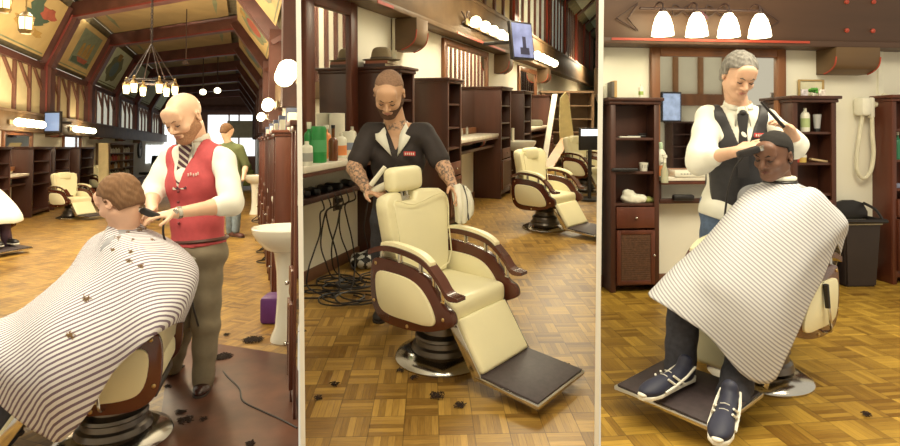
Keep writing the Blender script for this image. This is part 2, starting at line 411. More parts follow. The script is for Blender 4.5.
def wrinkle(a=.004, f=30., ph=0.):
    return lambda X, Y, Z: a*(np.sin(f*X+.6*f*Z+1.3*np.sin(f*.4*Y+ph)+ph)*np.sin(f*.8*Z+.5*f*Y+1.7*np.sin(.5*f*X)+ph*2))
# head, in its own frame: +X its left, -Y the way it faces, +Z up; origin between the ears at eye level
def head_prims(jaw=1., nose=1., wide=1., ear=1., brow=1.):
    w = wide; ps = [ell((0, .018, .032), (.076*w, .097, .086), k=.01), ell((0, -.030, -.030), (.061*w, .066, .080), k=.03),
        ell((0, -.066, -.100), (.030*w, .026, .022*jaw), k=.03), ell((0, -.03, -.03), (.066*w, .045, .05), k=.02)]
    for s in (-1, 1):
        ps += [cap((s*.056*w, .002, -.058), (s*.018, -.06, -.098), .019*jaw, .017*jaw, k=.025), ell((s*.040*w, -.070, -.030), (.021, .020, .018), k=.02),
               ell((s*.032, -.106, .000), (.017, .013, .012), k=.012, sub=True), ell((s*.031, -.0845, -.001), (.0145, .0135, .0125), k=.004),
               cap((s*.012, -.098, .020), (s*.046*w, -.083, .019), .0085*brow, .007*brow, k=.012),
               ell((s*.079*w, .012, -.008), (.010, .020*ear, .032*ear), Matrix.Rotation(s*.35, 3, 'Z'), k=.008), ell((s*.084*w, .006, -.006), (.006, .010, .016), k=.006, sub=True),
               ell((s*.013, -.104, -.036), (.009*nose, .011, .008), k=.008)]
    ps += [cap((0, -.094, .010), (0, -.114-.004*nose, -.030), .0075*nose, .0115*nose, k=.010), cap((-.020, -.090, -.066), (.020, -.090, -.066), .0085, k=.008), cap((-.024, -.104, -.0665), (.024, -.104, -.0665), .0035, k=.004, sub=True),
           ell((0, -.095, -.060), (.010, .007, .006), k=.006), ell((0, -.084, .055), (.05, .02, .03), k=.04)]
    return ps
def head_extras(X, parent, org, brow_mat, iris=(.05, .03, .02), skinlip=None, closed=False, scale=1., w=1.):
    e = B(X)
    for s in (-1, 1):
        if not closed: e.mi = 0; e.ell((s*.031, -.0868, -.001), (.0125, .0125, .0085), n=12, m=8); e.mi = 1; e.ell((s*.031, -.0968, -.002), (.0058, .0036, .0058), n=10, m=6)
        e.mi = 2; e.tube([(s*.018, -.0975, -.004), (s*.031, -.1010, -.0085), (s*.044, -.0925, -.004)] if closed else [(s*.018, -.0985, .004), (s*.031, -.1015, .0095), (s*.044, -.0935, .004)], [.0016, .0032, .0016], 5)
    place(e.build('eye', [M('eye_white', (.75, .7, .62), .3), M('iris_brown', iris, .2), M('lash', (.03, .02, .02), .6)], parent, loc=(0, 0, 0)), parent)
    b = B(X)
    for s in (-1, 1): b.tube([(s*.012, -.106, .018), (s*.028, -.104, .024), (s*.050*w, -.085, .018)], [.004, .005, .0025], 6)
    place(b.build('eyebrow', brow_mat, parent, loc=(0, 0, 0)), parent)
    if skinlip:
        l = B(X); l.tube([(-.023, -.0925, -.0665), (-.008, -.1005, -.0625), (.008, -.1005, -.0625), (.023, -.0925, -.0665)], [.002, .004, .004, .002], 6)
        l.tube([(-.021, -.092, -.0685), (0, -.099, -.072), (.021, -.092, -.0685)], [.002, .0052, .002], 6); place(l.build('lips', skinlip, parent, loc=(0, 0, 0)), parent)
def place(o, parent):
    """mesh written in room coordinates, put under a parent that stands elsewhere"""
    o.parent = parent; ROOMOF.pop(o, None); o.location = -Vector(parent.location); return o
def headM(c, yaw, pitch=0., roll=0., s=1.):
    """yaw 0 faces the camera (-Y); + turns the face to image right; pitch + looks down"""
    return Matrix.Translation(c) @ Matrix.Rotation(yaw, 4, 'Z') @ Matrix.Rotation(pitch, 4, 'X') @ Matrix.Rotation(roll, 4, 'Y') @ Matrix.Scale(s, 4)
def hand_prims(w, d, up, s=1., curl=.9, side=1, spread=.06):
    """w wrist, d pointing direction, up the back of the hand, side +1 thumb toward d x up"""
    w = Vector(w); d = Vector(d).normalized(); up = (Vector(up)-d*Vector(up).dot(d)).normalized(); t = d.cross(up)*side; ps = []
    R = Matrix((t, d, up)).transposed()
    ps.append(ell(w+d*.045*s, Vector((.040, .052, .015))*s, R, k=.012)); ps.append(cap(w-d*.02, w+d*.02*s, .024*s, .022*s, k=.015))
    for i, (o, L) in enumerate(((.030, .074), (.010, .082), (-.010, .077), (-.029, .060))):
        b = w+d*.085*s+t*o*s; c = 0.25*curl; p = b
        dd = (d+t*(o*spread*20)).normalized()
        for j, f in enumerate((.45, .30, .25)):
            v = (dd*math.cos(c)-up*math.sin(c)); q = p+v*L*f*s; ps.append(cap(p, q, (.0092-.0008*j)*s, (.0086-.0008*j)*s, k=.003)); p = q; c += .55*curl
    a = w+d*.022*s+t*.030*s; b = a+(d*.6+t*.75-up*.35).normalized()*.042*s; c = b+(d*.9+t*.2-up*.45).normalized()*.034*s
    return ps+[cap(a, b, .014*s, .0105*s, k=.01), cap(b, c, .0105*s, .0085*s, k=.003)]
def shoe(name, toe, heel, mat, parent, sole=None, s=1., z0=0.):
    toe = Vector(toe); heel = Vector(heel); d = (toe-heel).normalized(); L = (toe-heel).length; X = Matrix.Rotation(math.atan2(d.y, d.x), 4, 'Z'); up = Vector((0, 0, 1))
    def W(a, z, r=0.): q = X @ Vector((0, r, 0)); return heel+d*L*a+up*z+q
    R = X.to_3x3()
    ps = [ell(W(.2, .045), (L*.20, .036, .050), R, k=.03), ell(W(.55, .035), (L*.33, .042, .038), R, k=.03), ell(W(.80, .028), (L*.20, .046, .030), R, k=.03), cap(W(.18, .05), W(.16, .095), .036, .034, k=.02)]
    o = solid(name, ps, mat, parent, h=.006, cuts=[plane_cut(W(0, .006), (0, 0, -1))])
    b = B(); out = []
    for a, r in ((-.02, .012), (.08, .034), (.3, .034), (.55, .040), (.78, .048), (.93, .038), (1.01, .014)): out.append((a, r))
    pts = [W(a, 0, r) for a, r in out]+[W(a, 0, -r) for a, r in out[::-1]]
    b.slab([p+up*.014 for p in pts][::-1], -.014) if False else b.prism([(p.x, p.y) for p in pts], 'xy', pts[0].z, pts[0].z+.016, .003)
    sl = b.build('sole', sole or M('shoe_sole', (.05, .035, .03), .6), parent, loc=(0, 0, 0)); place(sl, parent)
    return o
def grid_sheet(name, rings, mat, parent, closed=True, nu=6, nv=6, thick=.004, disp=None, uvs=False):
    """cloth from control rings (same count each), smooth through all of them"""
    rows = [catmull(r, nu, closed) for r in rings]; m = len(rows[0]); cols = [catmull([r[j] for r in rows], nv) for j in range(m)]
    n = len(cols[0]); V = []; bm = bmesh.new()
    for i in range(n): V.append([bm.verts.new(cols[j][i]+(disp(cols[j][i], i/(n-1), j/m) if disp else Vector())) for j in range(m)])
    for i in range(n-1):
        for j in range(m if closed else m-1): bm.faces.new((V[i][j], V[i][(j+1) % m], V[i+1][(j+1) % m], V[i+1][j]))
    b = B(); b.bm.free(); b.bm = bm; o = b.build(name, mat, parent, loc=(0, 0, 0), ang=180)
    if parent is not None: place(o, parent)
    md = o.modifiers.new('thickness', 'SOLIDIFY'); md.thickness = thick; md.offset = 0
    return o
# ---------------------------------------------------------------- shared materials
WD = M('dark_wood', (.062, .020, .011), .42, var=.35, scale=5, stretch=(1, 1, .12), bump=.05)
WD2 = M('reddish_wood', (.105, .028, .014), .38, var=.3, scale=6, stretch=(1, 1, .15), bump=.05)
WB = M('beam_wood', (.135, .078, .034), .55, var=.22, scale=4, stretch=(.15, 1, 1), bump=.08)
WF = M('frame_wood', (.22, .085, .032), .4, var=.25, scale=6, stretch=(1, 1, .2))
WT = M('truss_wood', (.105, .038, .028), .5, var=.25, scale=3)
RED = M('red_paint', (.42, .055, .028), .5)
WH = M('wall_plaster', (.84, .81, .69), .7, var=.03, scale=2)
CW = M('counter_marble', (.78, .73, .62), .25, var=.08, scale=9)
CERAM = M('ceramic_white', (.80, .78, .68), .18, var=.02, coat=.5)
CHR = M('chrome', (.62, .60, .56), .16, metal=1., var=.05)
CHRD = M('dark_chrome', (.16, .14, .125), .28, metal=.85, var=.2)
BLK = M('black_plastic', (.015, .012, .012), .4)
BLKM = M('black_metal', (.02, .016, .015), .35)
VIN = M('cream_vinyl', (.80, .70, .38), .38, var=.05, scale=3)
VINW = M('ivory_vinyl', (.84, .78, .52), .4, var=.04, scale=3)
CWD = M('mahogany', (.085, .020, .011), .25, var=.3, scale=7, stretch=(1, .3, .3), coat=.4)
MATB = M('ribbed_rubber', (.045, .030, .033), .55, var=.2, scale=40)
MIRR = M('mirror_glass', (.80, .80, .76), .02, metal=1., var=.01)
CANV = M('cream_panel', (.62, .52, .30), .8, var=.08, scale=2)
TAN = M('painted_ceiling', (.30, .205, .085), .8, var=.15, scale=1.5)
GRN = M('painted_border', (.17, .18, .095), .8, var=.2, scale=3)
BASEB = M('baseboard_brown', (.16, .07, .035), .5)
BULB = M('bulb_glow', (1, .93, .66), .4, emit=6., ecol=(1, .90, .58))
DAY = M('daylight_pane', (.9, .93, .95), .5, emit=1.35, ecol=(.86, .92, .95))
CORD = M('cord_rubber', (.018, .014, .014), .5)
def stain(name, label, k, pts, r=.03, kind='hair'):
    """a tuft of cut hair lying on the floor: many short strands"""
# ---------------------------------------------------------------- floors
fl = {1: parquet('parquet_red', .17, math.radians(20.), (.12, .048, .008), (.50, .29, .055)), 2: parquet('parquet_gold', .155, math.radians(-2), (.14, .062, .010), (.52, .31, .070)), 3: parquet('parquet_amber', .165, math.radians(-7), (.17, .080, .008), (.58, .355, .055))}
fl[2].node_tree.nodes['Mapping'].inputs['Rotation'].default_value = (0, 0, math.radians(20))
def px_line(px, z): return Vector(((px-CXP)/FPX*z, z, 0))
for k, (pa, pb, z1) in {1: (-330, 299.6, 40), 2: (299.9, 600.1, 60), 3: (600.4, 1230, 9)}.items():
    room(k); b = B(); z0 = .4
    if k == 1: pts = [px_line(pa, z0), px_line(pb, z0), px_line(pb, 4.9), px_line(268, 6.3)+Vector((.5, 0, 0)), px_line(262, 40), px_line(-330, 40)]
    elif k == 2: pts = [px_line(pa, z0), px_line(pb, z0), px_line(pb, 40), px_line(560, 40), px_line(300, 4.6)]
    else: pts = [px_line(pa, z0), px_line(pb, z0), px_line(1230, 6.3), px_line(600.4, 5.2)]
    b.slab(pts, .1); o = st(b.build('floor', fl[k], flat=True)); 
# floor continues behind the camera as one slab in the middle room's level
# ---------------------------------------------------------------- partition boards between the three bays
PART = M('partition_white', (.86, .85, .80), .7, var=.02)
def partition(name, px, z0, z1, k):
    room(k); a, c = px_line(px, z0), px_line(px, z1); d = (c-a).normalized(); n = Vector((d.y, -d.x, 0))*.0098
    b = B(); H = 5.2; ba = [a-n, a+n, c+n, c-n]; v = [p+Vector((0, 0, -.15)) for p in ba]+[p+Vector((0, 0, H)) for p in ba]
    b.mesh(v, [(0, 1, 2, 3), (7, 6, 5, 4), (0, 4, 5, 1), (1, 5, 6, 2), (2, 6, 7, 3), (3, 7, 4, 0)]); return st(b.build(name, PART, flat=True))
partition('wall_divider', 299.6, 2.25, 4.72, 2); partition('wall_divider', 600.2, 2.25, 5.0, 2)
# ---------------------------------------------------------------- furniture makers (local frame: x along the wall, -y out from it)
def cabinet(wall, u0, u1, depth, H, label, group, shelves, drawer=None, door=None, back=True, out=0., m=None, clip=None):
    """open shelf tower: shelves = heights of the boards; drawer, door = (z0, z1)"""
    m = m or WD; t = wall.thing('shelf_cabinet', label, 'cabinet', (u0+u1)/2, out, 0, group); w = abs(u1-u0); y0 = -depth; th = .022
    b = B(); b.b2(-w/2, -w/2+th, y0, 0, 0, H, .003); b.b2(w/2-th, w/2, y0, 0, 0, H, .003); b.b2(-w/2+th, w/2-th, -.012, 0, .06, H); b.b2(-w/2+th, w/2-th, y0+.004, 0, H-.03, H-.001)
    zb = drawer[1] if drawer else .12; b.b2(-w/2+th, w/2-th, y0+.03, -.012, .07, .09)
    for s in (-1, 1): b.b2(s*(w/2-.025)-.022, s*(w/2-.025)+.022, y0-.008, y0+.012, 0, H, .003)
    b.b2(-w/2+.04, w/2-.04, y0-.004, y0+.012, .06, .12, .002); b.build('carcass', m, t, loc=(0, 0, 0))
    b = B(); b.b2(-w/2-.03, w/2+.03, y0-.04, .0, H, H+.028, .006); b.b2(-w/2-.012, w/2+.012, y0-.02, 0, H-.03, H, .006); b.build('crown', m, t, loc=(0, 0, 0))
    for z in shelves: b = B(); b.b2(-w/2+th, w/2-th, y0+.005, -.012, z-.011, z+.011, .002); b.build('shelf', m, t, loc=(0, 0, 0))
    def front(nm, z0, z1, inset):
        b = B(); b.b2(-w/2+.05, w/2-.05, y0-.02, y0+.004, z0, z1, .004)
        if inset: b.b2(-w/2+.05, -w/2+.085, y0-.028, y0-.018, z0, z1, .003); b.b2(w/2-.085, w/2-.05, y0-.028, y0-.018, z0, z1, .003); b.b2(-w/2+.085, w/2-.085, y0-.028, y0-.018, z0, z0+.035, .003); b.b2(-w/2+.085, w/2-.085, y0-.028, y0-.018, z1-.035, z1, .003)
        d = b.build(nm, m if m != WD else WD2, t, loc=(0, 0, 0)); return d
    if drawer:
        d = front('drawer', drawer[0], drawer[1], False); b = B(); b.ell((0, y0-.036, sum(drawer)/2), (.012, .012, .012), n=10, m=6); b.cyl((0, y0-.02, sum(drawer)/2), (0, y0-.034, sum(drawer)/2), .005, n=8); b.build('knob', CHR, d, loc=(0, 0, 0))
    if door:
        d = front('door', door[0], door[1], True); b = B(); b.ell((w/2-.065, y0-.046, sum(door)/2+.02), (.011, .011, .011), n=10, m=6); b.cyl((w/2-.065, y0-.02, sum(door)/2+.02), (w/2-.065, y0-.044, sum(door)/2+.02), .005, n=8); b.build('knob', CHR, d, loc=(0, 0, 0))
        b = B(); b.b2(-w/2+.088, w/2-.088, y0-.023, y0-.019, door[0]+.037, door[1]-.037)
        z = door[0]+.05
        while z < door[1]-.05: b.b2(-w/2+.09, w/2-.09, y0-.026, y0-.022, z, z+.006); z += .018
        b.build('mesh_panel', M('woven_panel', (.10, .045, .022), .6, var=.3, scale=60), d, loc=(0, 0, 0))
    return t
def mirror(wall, u0, u1, z0, z1, label, group, fw=.08, out=.0, m=None, tilt=0., clip=None):
    t = wall.thing('wall_mirror', label, 'mirror', (u0+u1)/2, out, z0, group); w = abs(u1-u0); h = z1-z0; T = B
    b = T()
    for x0, x1, a, c in ((-w/2, -w/2+fw, 0, h), (w/2-fw, w/2, 0, h), (-w/2+fw, w/2-fw, h-fw, h), (-w/2+fw, w/2-fw, 0, fw)): b.b2(x0, x1, -.05, 0, a, c, .010)
    b.build('frame', m or WF, t, loc=(0, 0, 0)); b = T(); b.b2(-w/2+fw*.8, w/2-fw*.8, -.018, -.008, fw*.8, h-fw*.8); g = b.build('glass', MIRR, t, loc=(0, 0, 0), flat=True)
    return t
def counter(wall, u0, u1, depth, z, label, group, zs=None, th=.05, name='counter', cat='counter', shelfwood=None):
    t = wall.thing(name, label, cat, (u0+u1)/2, 0, 0, group); w = abs(u1-u0)
    b = B(); b.b2(-w/2, w/2, -depth, 0, z-th, z, .008); b.b2(-w/2, w/2, -.02, 0, z, z+.05, .004); b.build('worktop', CW, t, loc=(0, 0, 0))
    b = B(); b.b2(-w/2, w/2, -depth+.01, -.02, z-th-.03, z-th, .002); b.build('edge_rail', shelfwood or WD2, t, loc=(0, 0, 0))
    if zs is not None:
        b = B(); b.b2(-w/2, w/2, -depth*.8, -.0, zs-.02, zs, .003); b.b2(-w/2, w/2, -depth*.8-.01, -depth*.8, zs-.03, zs+.012, .003)
        for x in (-w/2+.02, w/2-.02): b.b2(x-.012, x+.012, -.12, 0, zs, z-th-.03)
        b.build('lower_shelf', WD, t, loc=(0, 0, 0))
    return t
def corbel(wall, u, w, z0, z1, depth, label, group=None):
    t = wall.thing('wall_corbel', label, 'corbel', u, 0, z0, group); h = z1-z0
    out = [(0, h), (-depth, h), (-depth, h*.62)]+[(-depth+depth*.30*(1-math.cos(a)), h*.62-h*.5*math.sin(a)) for a in [i*math.pi/2/6 for i in range(1, 7)]]+[(-depth*.55, h*.06), (-depth*.4, 0), (0, 0)]
    b = B(); b.prism(out, 'yz', -w/2, w/2, .006); b.build('block', WB, t, loc=(0, 0, 0))
    for s in (-1, 1): b = B(); b.tube(catmull([(s*w/2, -depth, h*.62), (s*w/2, -depth*.93, h*.3), (s*w/2, -depth*.7, h*.10), (s*w/2, -depth*.42, 0)], 4), .007, 6); b.build('painted_edge', RED, t, loc=(0, 0, 0))
    return t
def globe_bar(wall, us, z, out, r, label, group=None, zb=None, power=12., mat=None):
    t = wall.thing('vanity_light', label, 'wall light', sum(us)/len(us), out, z, group); c = sum(us)/len(us)
    b = B(); b.b2(min(us)-c-.12, max(us)-c+.12, -.03, 0, -.05, .05, .01); b.build('backplate', M('brass_dark', (.25, .17, .08), .35, metal=.7), t, loc=(0, 0, 0))
    for u in us:
        b = B(); b.ell((u-c, -.05-r, 0), (r, r, r), n=16, m=10); b.build('bulb', mat or BULB, t, loc=(0, 0, 0))
    return t
def lamp(k, p, power, r=.05, col=(1, .80, .50)):
    l = bpy.data.lights.new('lamp_glow', 'POINT'); l.energy = power; l.color = col; l.shadow_soft_size = r
    o = bpy.data.objects.new('lamp_glow', l); COL.objects.link(o); o.location = p; ROOMOF[o] = k; return o
def sink(label, p, rz=0., clipf=None, s=1., H=.82):
    """pedestal wash basin"""
    t = thing('pedestal_sink', label, 'sink', p, rz); T = Matrix.Scale(s, 4)
    prof = [(.0, -.04), (.10, -.045), (.17, -.02), (.235, .05), (.265, .10), (.272, .135), (.262, .145), (.235, .135), (.19, .07), (.10, .035), (0, .03)]
    b = B(); b.lathe([(r, z+H-.14) for r, z in prof], n=32)
    for v in b.bm.verts: v.co.x *= 1.0; v.co.y *= .86
    if clipf: clipf(b)
    b.build('basin', CERAM, t, loc=(0, 0, 0))
    b = B(); b.lathe([(0, 0), (.125, 0), (.12, .03), (.09, .10), (.078, .30), (.082, .50), (.10, H-.2), (.12, H-.16), (0, H-.16)], n=24)
    if clipf: clipf(b)
    b.build('pedestal', CERAM, t, loc=(0, 0, 0))
    return t
def hair_tuft(k, px, py, r, n, label, seed=0, name='hair_clippings', flat=.012):
    rnd = random.Random(seed); c = G(k, px, py); b = B(); b.T = Matrix.Identity(4)
    for _ in range(int(n*1.6)):
        a = rnd.uniform(0, 6.28); q = r*.55*rnd.random()**.7; p = c+Vector((q*math.cos(a)*1.3, q*math.sin(a)*1.3, .004+rnd.random()*flat)); h = rnd.uniform(0, 6.28); L = rnd.uniform(.004, .010)
        pts = [p+Vector((math.cos(h+j*.5)*L*j, math.sin(h+j*.5)*L*j, (j == 1)*.004)) for j in range(3)]; b.tube(pts, .0017, 4)
    return tag(b.build(name, M('cut_hair', (.035, .018, .012), .8)), label, 'hair', 'hair clippings on the floor', 'stuff')

# ================================================================ ROOM 1 : the long timbered hall
room(1)
def dirang(px): return math.atan2(1, (px-CXP)/FPX)
A1 = dirang(245); LW = Wall(1, G(1, 35, 211), A1)
rf = G(1, 268, 275); dv = Vector((math.cos(A1), math.sin(A1), 0)); RW = Wall(1, rf+Vector((dv.y, -dv.x, 0))*.34, A1+math.pi)
tv = Vector((CXP-(-645), -FPX, 0)).normalized()      # the trusses cross the hall at a slant
ZK = LW.hit(42, 67)[1]; ZB1 = LW.hit(0, 108, .15)[1]; ZB0 = LW.hit(0, 130, .15)[1]
uN, uF = LW.hit(-70), LW.hit(170)
ZC = ZK+1.22
def across(p, wall):
    """distance from a point on the left wall along the slant to the right wall"""
    q = wall.p-p; x = wall.x; den = tv.x*x.y-tv.y*x.x; return (q.x*x.y-q.y*x.x)/den
W_SL = across(LW.p, RW); RUN = 1.24
b = B(LW.mat()); b.b2(uN, uF, 0, .15, 0, ZK); st(b.build('wall_left', WH, flat=True))
b = B(LW.mat()); b.b2(uN, uF, -.02, 0, 0, .12, .004); st(b.build('baseboard_left', BASEB))
b = B(LW.mat()); b.b2(uN, uF, -.15, 0, ZB0, ZB1, .01); b.b2(uN, uF, -.17, 0, ZB1-.03, ZB1+.02); st(b.build('trim_1', WB))
b = B(LW.mat()); b.b2(uN, uF, -.10, 0, ZK-.10, ZK+.04); st(b.build('trim_2', WT))
feet = [LW.hit(px) for px in (-45, 42, 85)]; sp = feet[2]-feet[1]; us = [feet[1]+sp*i for i in range(-1, 7)]
# upper strip: cream panels and braces in each bay
for i, u in enumerate(us):
    b = B(LW.mat()); n = 4
    ua, ub = u+.17, u+sp-.17
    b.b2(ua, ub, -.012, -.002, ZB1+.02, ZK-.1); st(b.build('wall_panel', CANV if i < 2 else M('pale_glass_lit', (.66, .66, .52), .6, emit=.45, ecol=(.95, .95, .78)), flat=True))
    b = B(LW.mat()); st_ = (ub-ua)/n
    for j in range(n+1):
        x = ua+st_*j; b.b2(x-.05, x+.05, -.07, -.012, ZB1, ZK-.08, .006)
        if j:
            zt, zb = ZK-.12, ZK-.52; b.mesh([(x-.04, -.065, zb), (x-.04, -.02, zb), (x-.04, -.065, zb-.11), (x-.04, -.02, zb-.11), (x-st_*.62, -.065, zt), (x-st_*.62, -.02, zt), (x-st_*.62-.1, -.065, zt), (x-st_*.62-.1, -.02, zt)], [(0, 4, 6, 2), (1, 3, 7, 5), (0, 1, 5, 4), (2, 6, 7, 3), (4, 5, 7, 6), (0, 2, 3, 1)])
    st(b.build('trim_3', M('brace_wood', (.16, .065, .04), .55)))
def tpt(i_u, s, z, back=0.): return LW.p+LW.x*(i_u+back)+tv*s+Vector((0, 0, z))
def beam_bar(b, a, c, hw, hh):
    """rectangular timber from a to c"""
    d = (c-a).normalized(); w = LW.x; u = w.cross(d).normalized(); vs = []
    for p in (a, c):
        for s1, s2 in ((-1, -1), (1, -1), (1, 1), (-1, 1)): vs.append(p+w*hw*s1+u*hh*s2)
    b.mesh(vs, [(0, 1, 2, 3), (7, 6, 5, 4), (0, 4, 5, 1), (1, 5, 6, 2), (2, 6, 7, 3), (3, 7, 4, 0)])
for i, u in enumerate(us):
    b = B(); W = W_SL
    beam_bar(b, tpt(u, .12, ZB1), tpt(u, .12, ZK+.15), .17, .14); beam_bar(b, tpt(u, .05, ZK-.05), tpt(u, RUN, ZC), .17, .15)
    beam_bar(b, tpt(u, RUN-.12, ZC-.02), tpt(u, W-RUN+.12, ZC-.02), .17, .17); beam_bar(b, tpt(u, W-RUN, ZC), tpt(u, W-.05, ZK-.05), .17, .15)
    beam_bar(b, tpt(u, W-.12, ZB1-.3), tpt(u, W-.12, ZK+.15), .17, .14)
    if i < 2: b.clip(1, 299, 'L')
    st(b.build('trim_truss', WT))
    b = B()  # red chamfer lines on the faces
    f = -.172
    for (s0, z0, s1, z1) in ((.24, ZB1, .24, ZK), (.12, ZK-.1, RUN, ZC-.14), (RUN, ZC-.18, W-RUN, ZC-.18), (W-RUN, ZC-.14, W-.12, ZK-.1)):
        beam_bar(b, tpt(u, s0, z0, f), tpt(u, s1, z1, f), .008, .02)
    if i < 2: b.clip(1, 299, 'L')
    st(b.build('trim_chamfer', M('red_brown_paint', (.17, .028, .022), .5)))
# ceiling: two slopes and a flat middle, bay by bay
ub_, ue_ = us[0]-1.2, us[-1]+sp
W = W_SL
for nm, (s0, z0, s1, z1) in {'ceiling_left': (0, ZK, RUN, ZC+.08), 'ceiling_middle': (RUN-.02, ZC+.1, W-RUN+.02, ZC+.1), 'ceiling_right': (W-RUN, ZC+.08, W, ZK)}.items():
    b = B(); b.slab([tpt(ub_, s0, z0+.1), tpt(ub_, s1, z1+.1), tpt(ue_, s1, z1+.1), tpt(ue_, s0, z0+.1)], -.08)
    if nm != 'ceiling_left': b.clip(1, 299, 'L')
    st(b.build(nm, M('ceiling_dark_border', (.14, .115, .065), .8, var=.2), flat=True))
PAINT = {}
def slope_pt(i, a, c, side=0, off=.09):
    """a 0..1 along the bay, c 0..1 up the slope; side 0 left, 1 right, 2 flat"""
    u = us[i]+sp*a
    if side == 0: s, z = RUN*c, ZK+.1+(ZC+.08-ZK)*c; nrm = Vector((0, 0, -1))
    elif side == 1: s, z = W-RUN*c, ZK+.1+(ZC+.08-ZK)*c
    else: s, z = RUN+(W-2*RUN)*c, ZC+.2
    p = tpt(u, s, z); q = Vector((0, 0, -off)) if side == 2 else (tv*(off*.7*(1 if side == 0 else -1))+Vector((0, 0, -off*.7)))
    return p+q
def patch(i, poly, mat, side, off, name='painting', parent=None):
    b = B(); pts = [slope_pt(i, a, c, side, off) for a, c in poly]; pts2 = [slope_pt(i, a, c, side, off-.012) for a, c in poly]; n = len(pts)
    b.mesh(pts+pts2, [tuple(range(n)), tuple(range(2*n-1, n-1, -1))]+[(j, j+n, (j+1) % n+n, (j+1) % n) for j in range(n)])
    if side: b.clip(1, 299, 'L')
    if len(b.bm.verts) < 3: return None
    return b.build(name, mat, None, flat=True)
def rect(a0, a1, c0, c1): return [(a0, c0), (a1, c0), (a1, c1), (a0, c1)]
TANL = M('panel_tan_light', (.44, .31, .125), .8, var=.12, scale=2); PAL = M('panel_pale', (.60, .66, .48), .8, var=.1, scale=2); GREYG = M('painting_greygreen', (.17, .20, .13), .8, var=.15)
OCH = M('painting_ochre', (.33, .20, .05), .8, var=.2, scale=9); DRD = M('painting_red', (.30, .07, .04), .8, var=.2); DGN = M('painting_darkgreen', (.05, .08, .05), .8); BLU = M('painting_blue', (.12, .19, .20), .8)
lab = ['painted ceiling panel with swirling figure beside the lantern', 'painted ceiling panel with tall ship on left slope', 'painted ceiling panel with crest, next past the ship panel', 'pale painted panel on left slope behind the chandelier', 'small pale painted panel on left slope, fourth back', 'tiny pale painted panel on left slope, far down hall', 'tiny painted panel on left slope nearest the end wall']
def pchild(o, par):
    if o is None: return
    w = o.location-par.location; o.parent = par; o.location = w; ROOMOF.pop(o, None)
for side in (0, 1):
    for i in range(0, 6):
        base = patch(i, rect(.11, .89, .10, .90), (TANL if i < 2 else PAL) if side == 0 else TANL, side, .10, 'ceiling_painting')
        if base is None: continue
        tag(base, lab[i] if side == 0 else ['painted ceiling panel on right slope, cut by picture edge', 'painted ceiling panel on right slope above the wall lights', 'narrow painted panel on right slope, second visible bay', 'narrow painted panel on right slope, third visible bay', 'narrow painted panel on right slope, fourth visible bay', 'narrow painted panel on right slope, deepest bay'][i], 'ceiling painting', 'painted ceiling panels')
        if i < 3:
            if (side, i) == (0, 1):
                pchild(patch(i, rect(.33, .80, .22, .82), GREYG, side, .105, 'picture_ground'), base)
                pchild(patch(i, [(.36, .24), (.78, .24), (.78, .33), (.6, .30), (.45, .35), (.36, .33)], DGN, side, .109, 'sea'), base)
                pchild(patch(i, [(.44, .36), (.72, .36), (.68, .28), (.50, .28)], DRD, side, .112, 'hull'), base)
                for k_, (x, w_) in enumerate(((.47, .08), (.57, .10), (.66, .07))): pchild(patch(i, [(x-w_/2, .38), (x+w_/2, .38), (x+w_*.42, .55+.05*k_), (x+w_*.2, .62+.03*k_), (x-w_*.3, .60)], OCH, side, .112, 'sail'), base)
            elif (side, i) == (0, 0):
                for k_, (cx, cy, ra, rb, ro) in enumerate(((.55, .55, .16, .10, .4), (.42, .42, .12, .07, -.6), (.68, .66, .12, .08, 1.), (.5, .7, .08, .12, 0), (.62, .36, .10, .05, .2))):
                    pchild(patch(i, [(cx+ra*math.cos(a)*(1+.25*math.sin(5*a+k_)), cy+rb*math.sin(a)*(1+.25*math.cos(4*a+k_))) for a in [j*2*math.pi/18 for j in range(18)]], [DGN, OCH, DRD, DGN, OCH][k_], side, .106+.002*k_, 'scroll'), base)
            else:
                pchild(patch(i, [(.5+.22*math.cos(a)*(1+.12*math.sin(6*a)), .5+.3*math.sin(a)*(1+.12*math.cos(7*a))) for a in [j*2*math.pi/24 for j in range(24)]], GRN, side, .105, 'wreath'), base)
                pchild(patch(i, [(.5+.11*math.cos(a), .48+.17*math.sin(a)) for a in [j*2*math.pi/16 for j in range(16)]], BLU if i == 2 else DRD, side, .109, 'shield'), base)
                pchild(patch(i, rect(.44, .56, .68, .82), OCH, side, .109, 'crown'), base)
        pchild(patch(i, [(.14, .13), (.86, .13), (.86, .15), (.14, .15)], GRN, side, .104, 'border_line'), base)
for i in range(0, 6):
    base = patch(i, rect(.12, .88, .05, .95), TAN, 2, .10, 'ceiling_panel')
    if base:
        tag(base, ['tan flat ceiling panel above the lantern, nearest', 'tan flat ceiling panel the chandelier chain hangs from', 'tan flat ceiling panel, third bay from the front', 'tan flat ceiling panel, fourth bay from the front', 'tan flat ceiling panel, fifth bay back', 'tan flat ceiling panel, deepest in the hall'][i], 'ceiling panel', 'flat ceiling panels')
        for q in ((.08, .02), (.90, -.02)): pchild(patch(i, [(.2, .06+q[0]*.9), (.5, .06+q[0]*.9+.02), (.8, .06+q[0]*.9), (.5, .05+q[0]*.9)], GRN, 2, .104, 'border_ornament'), base)
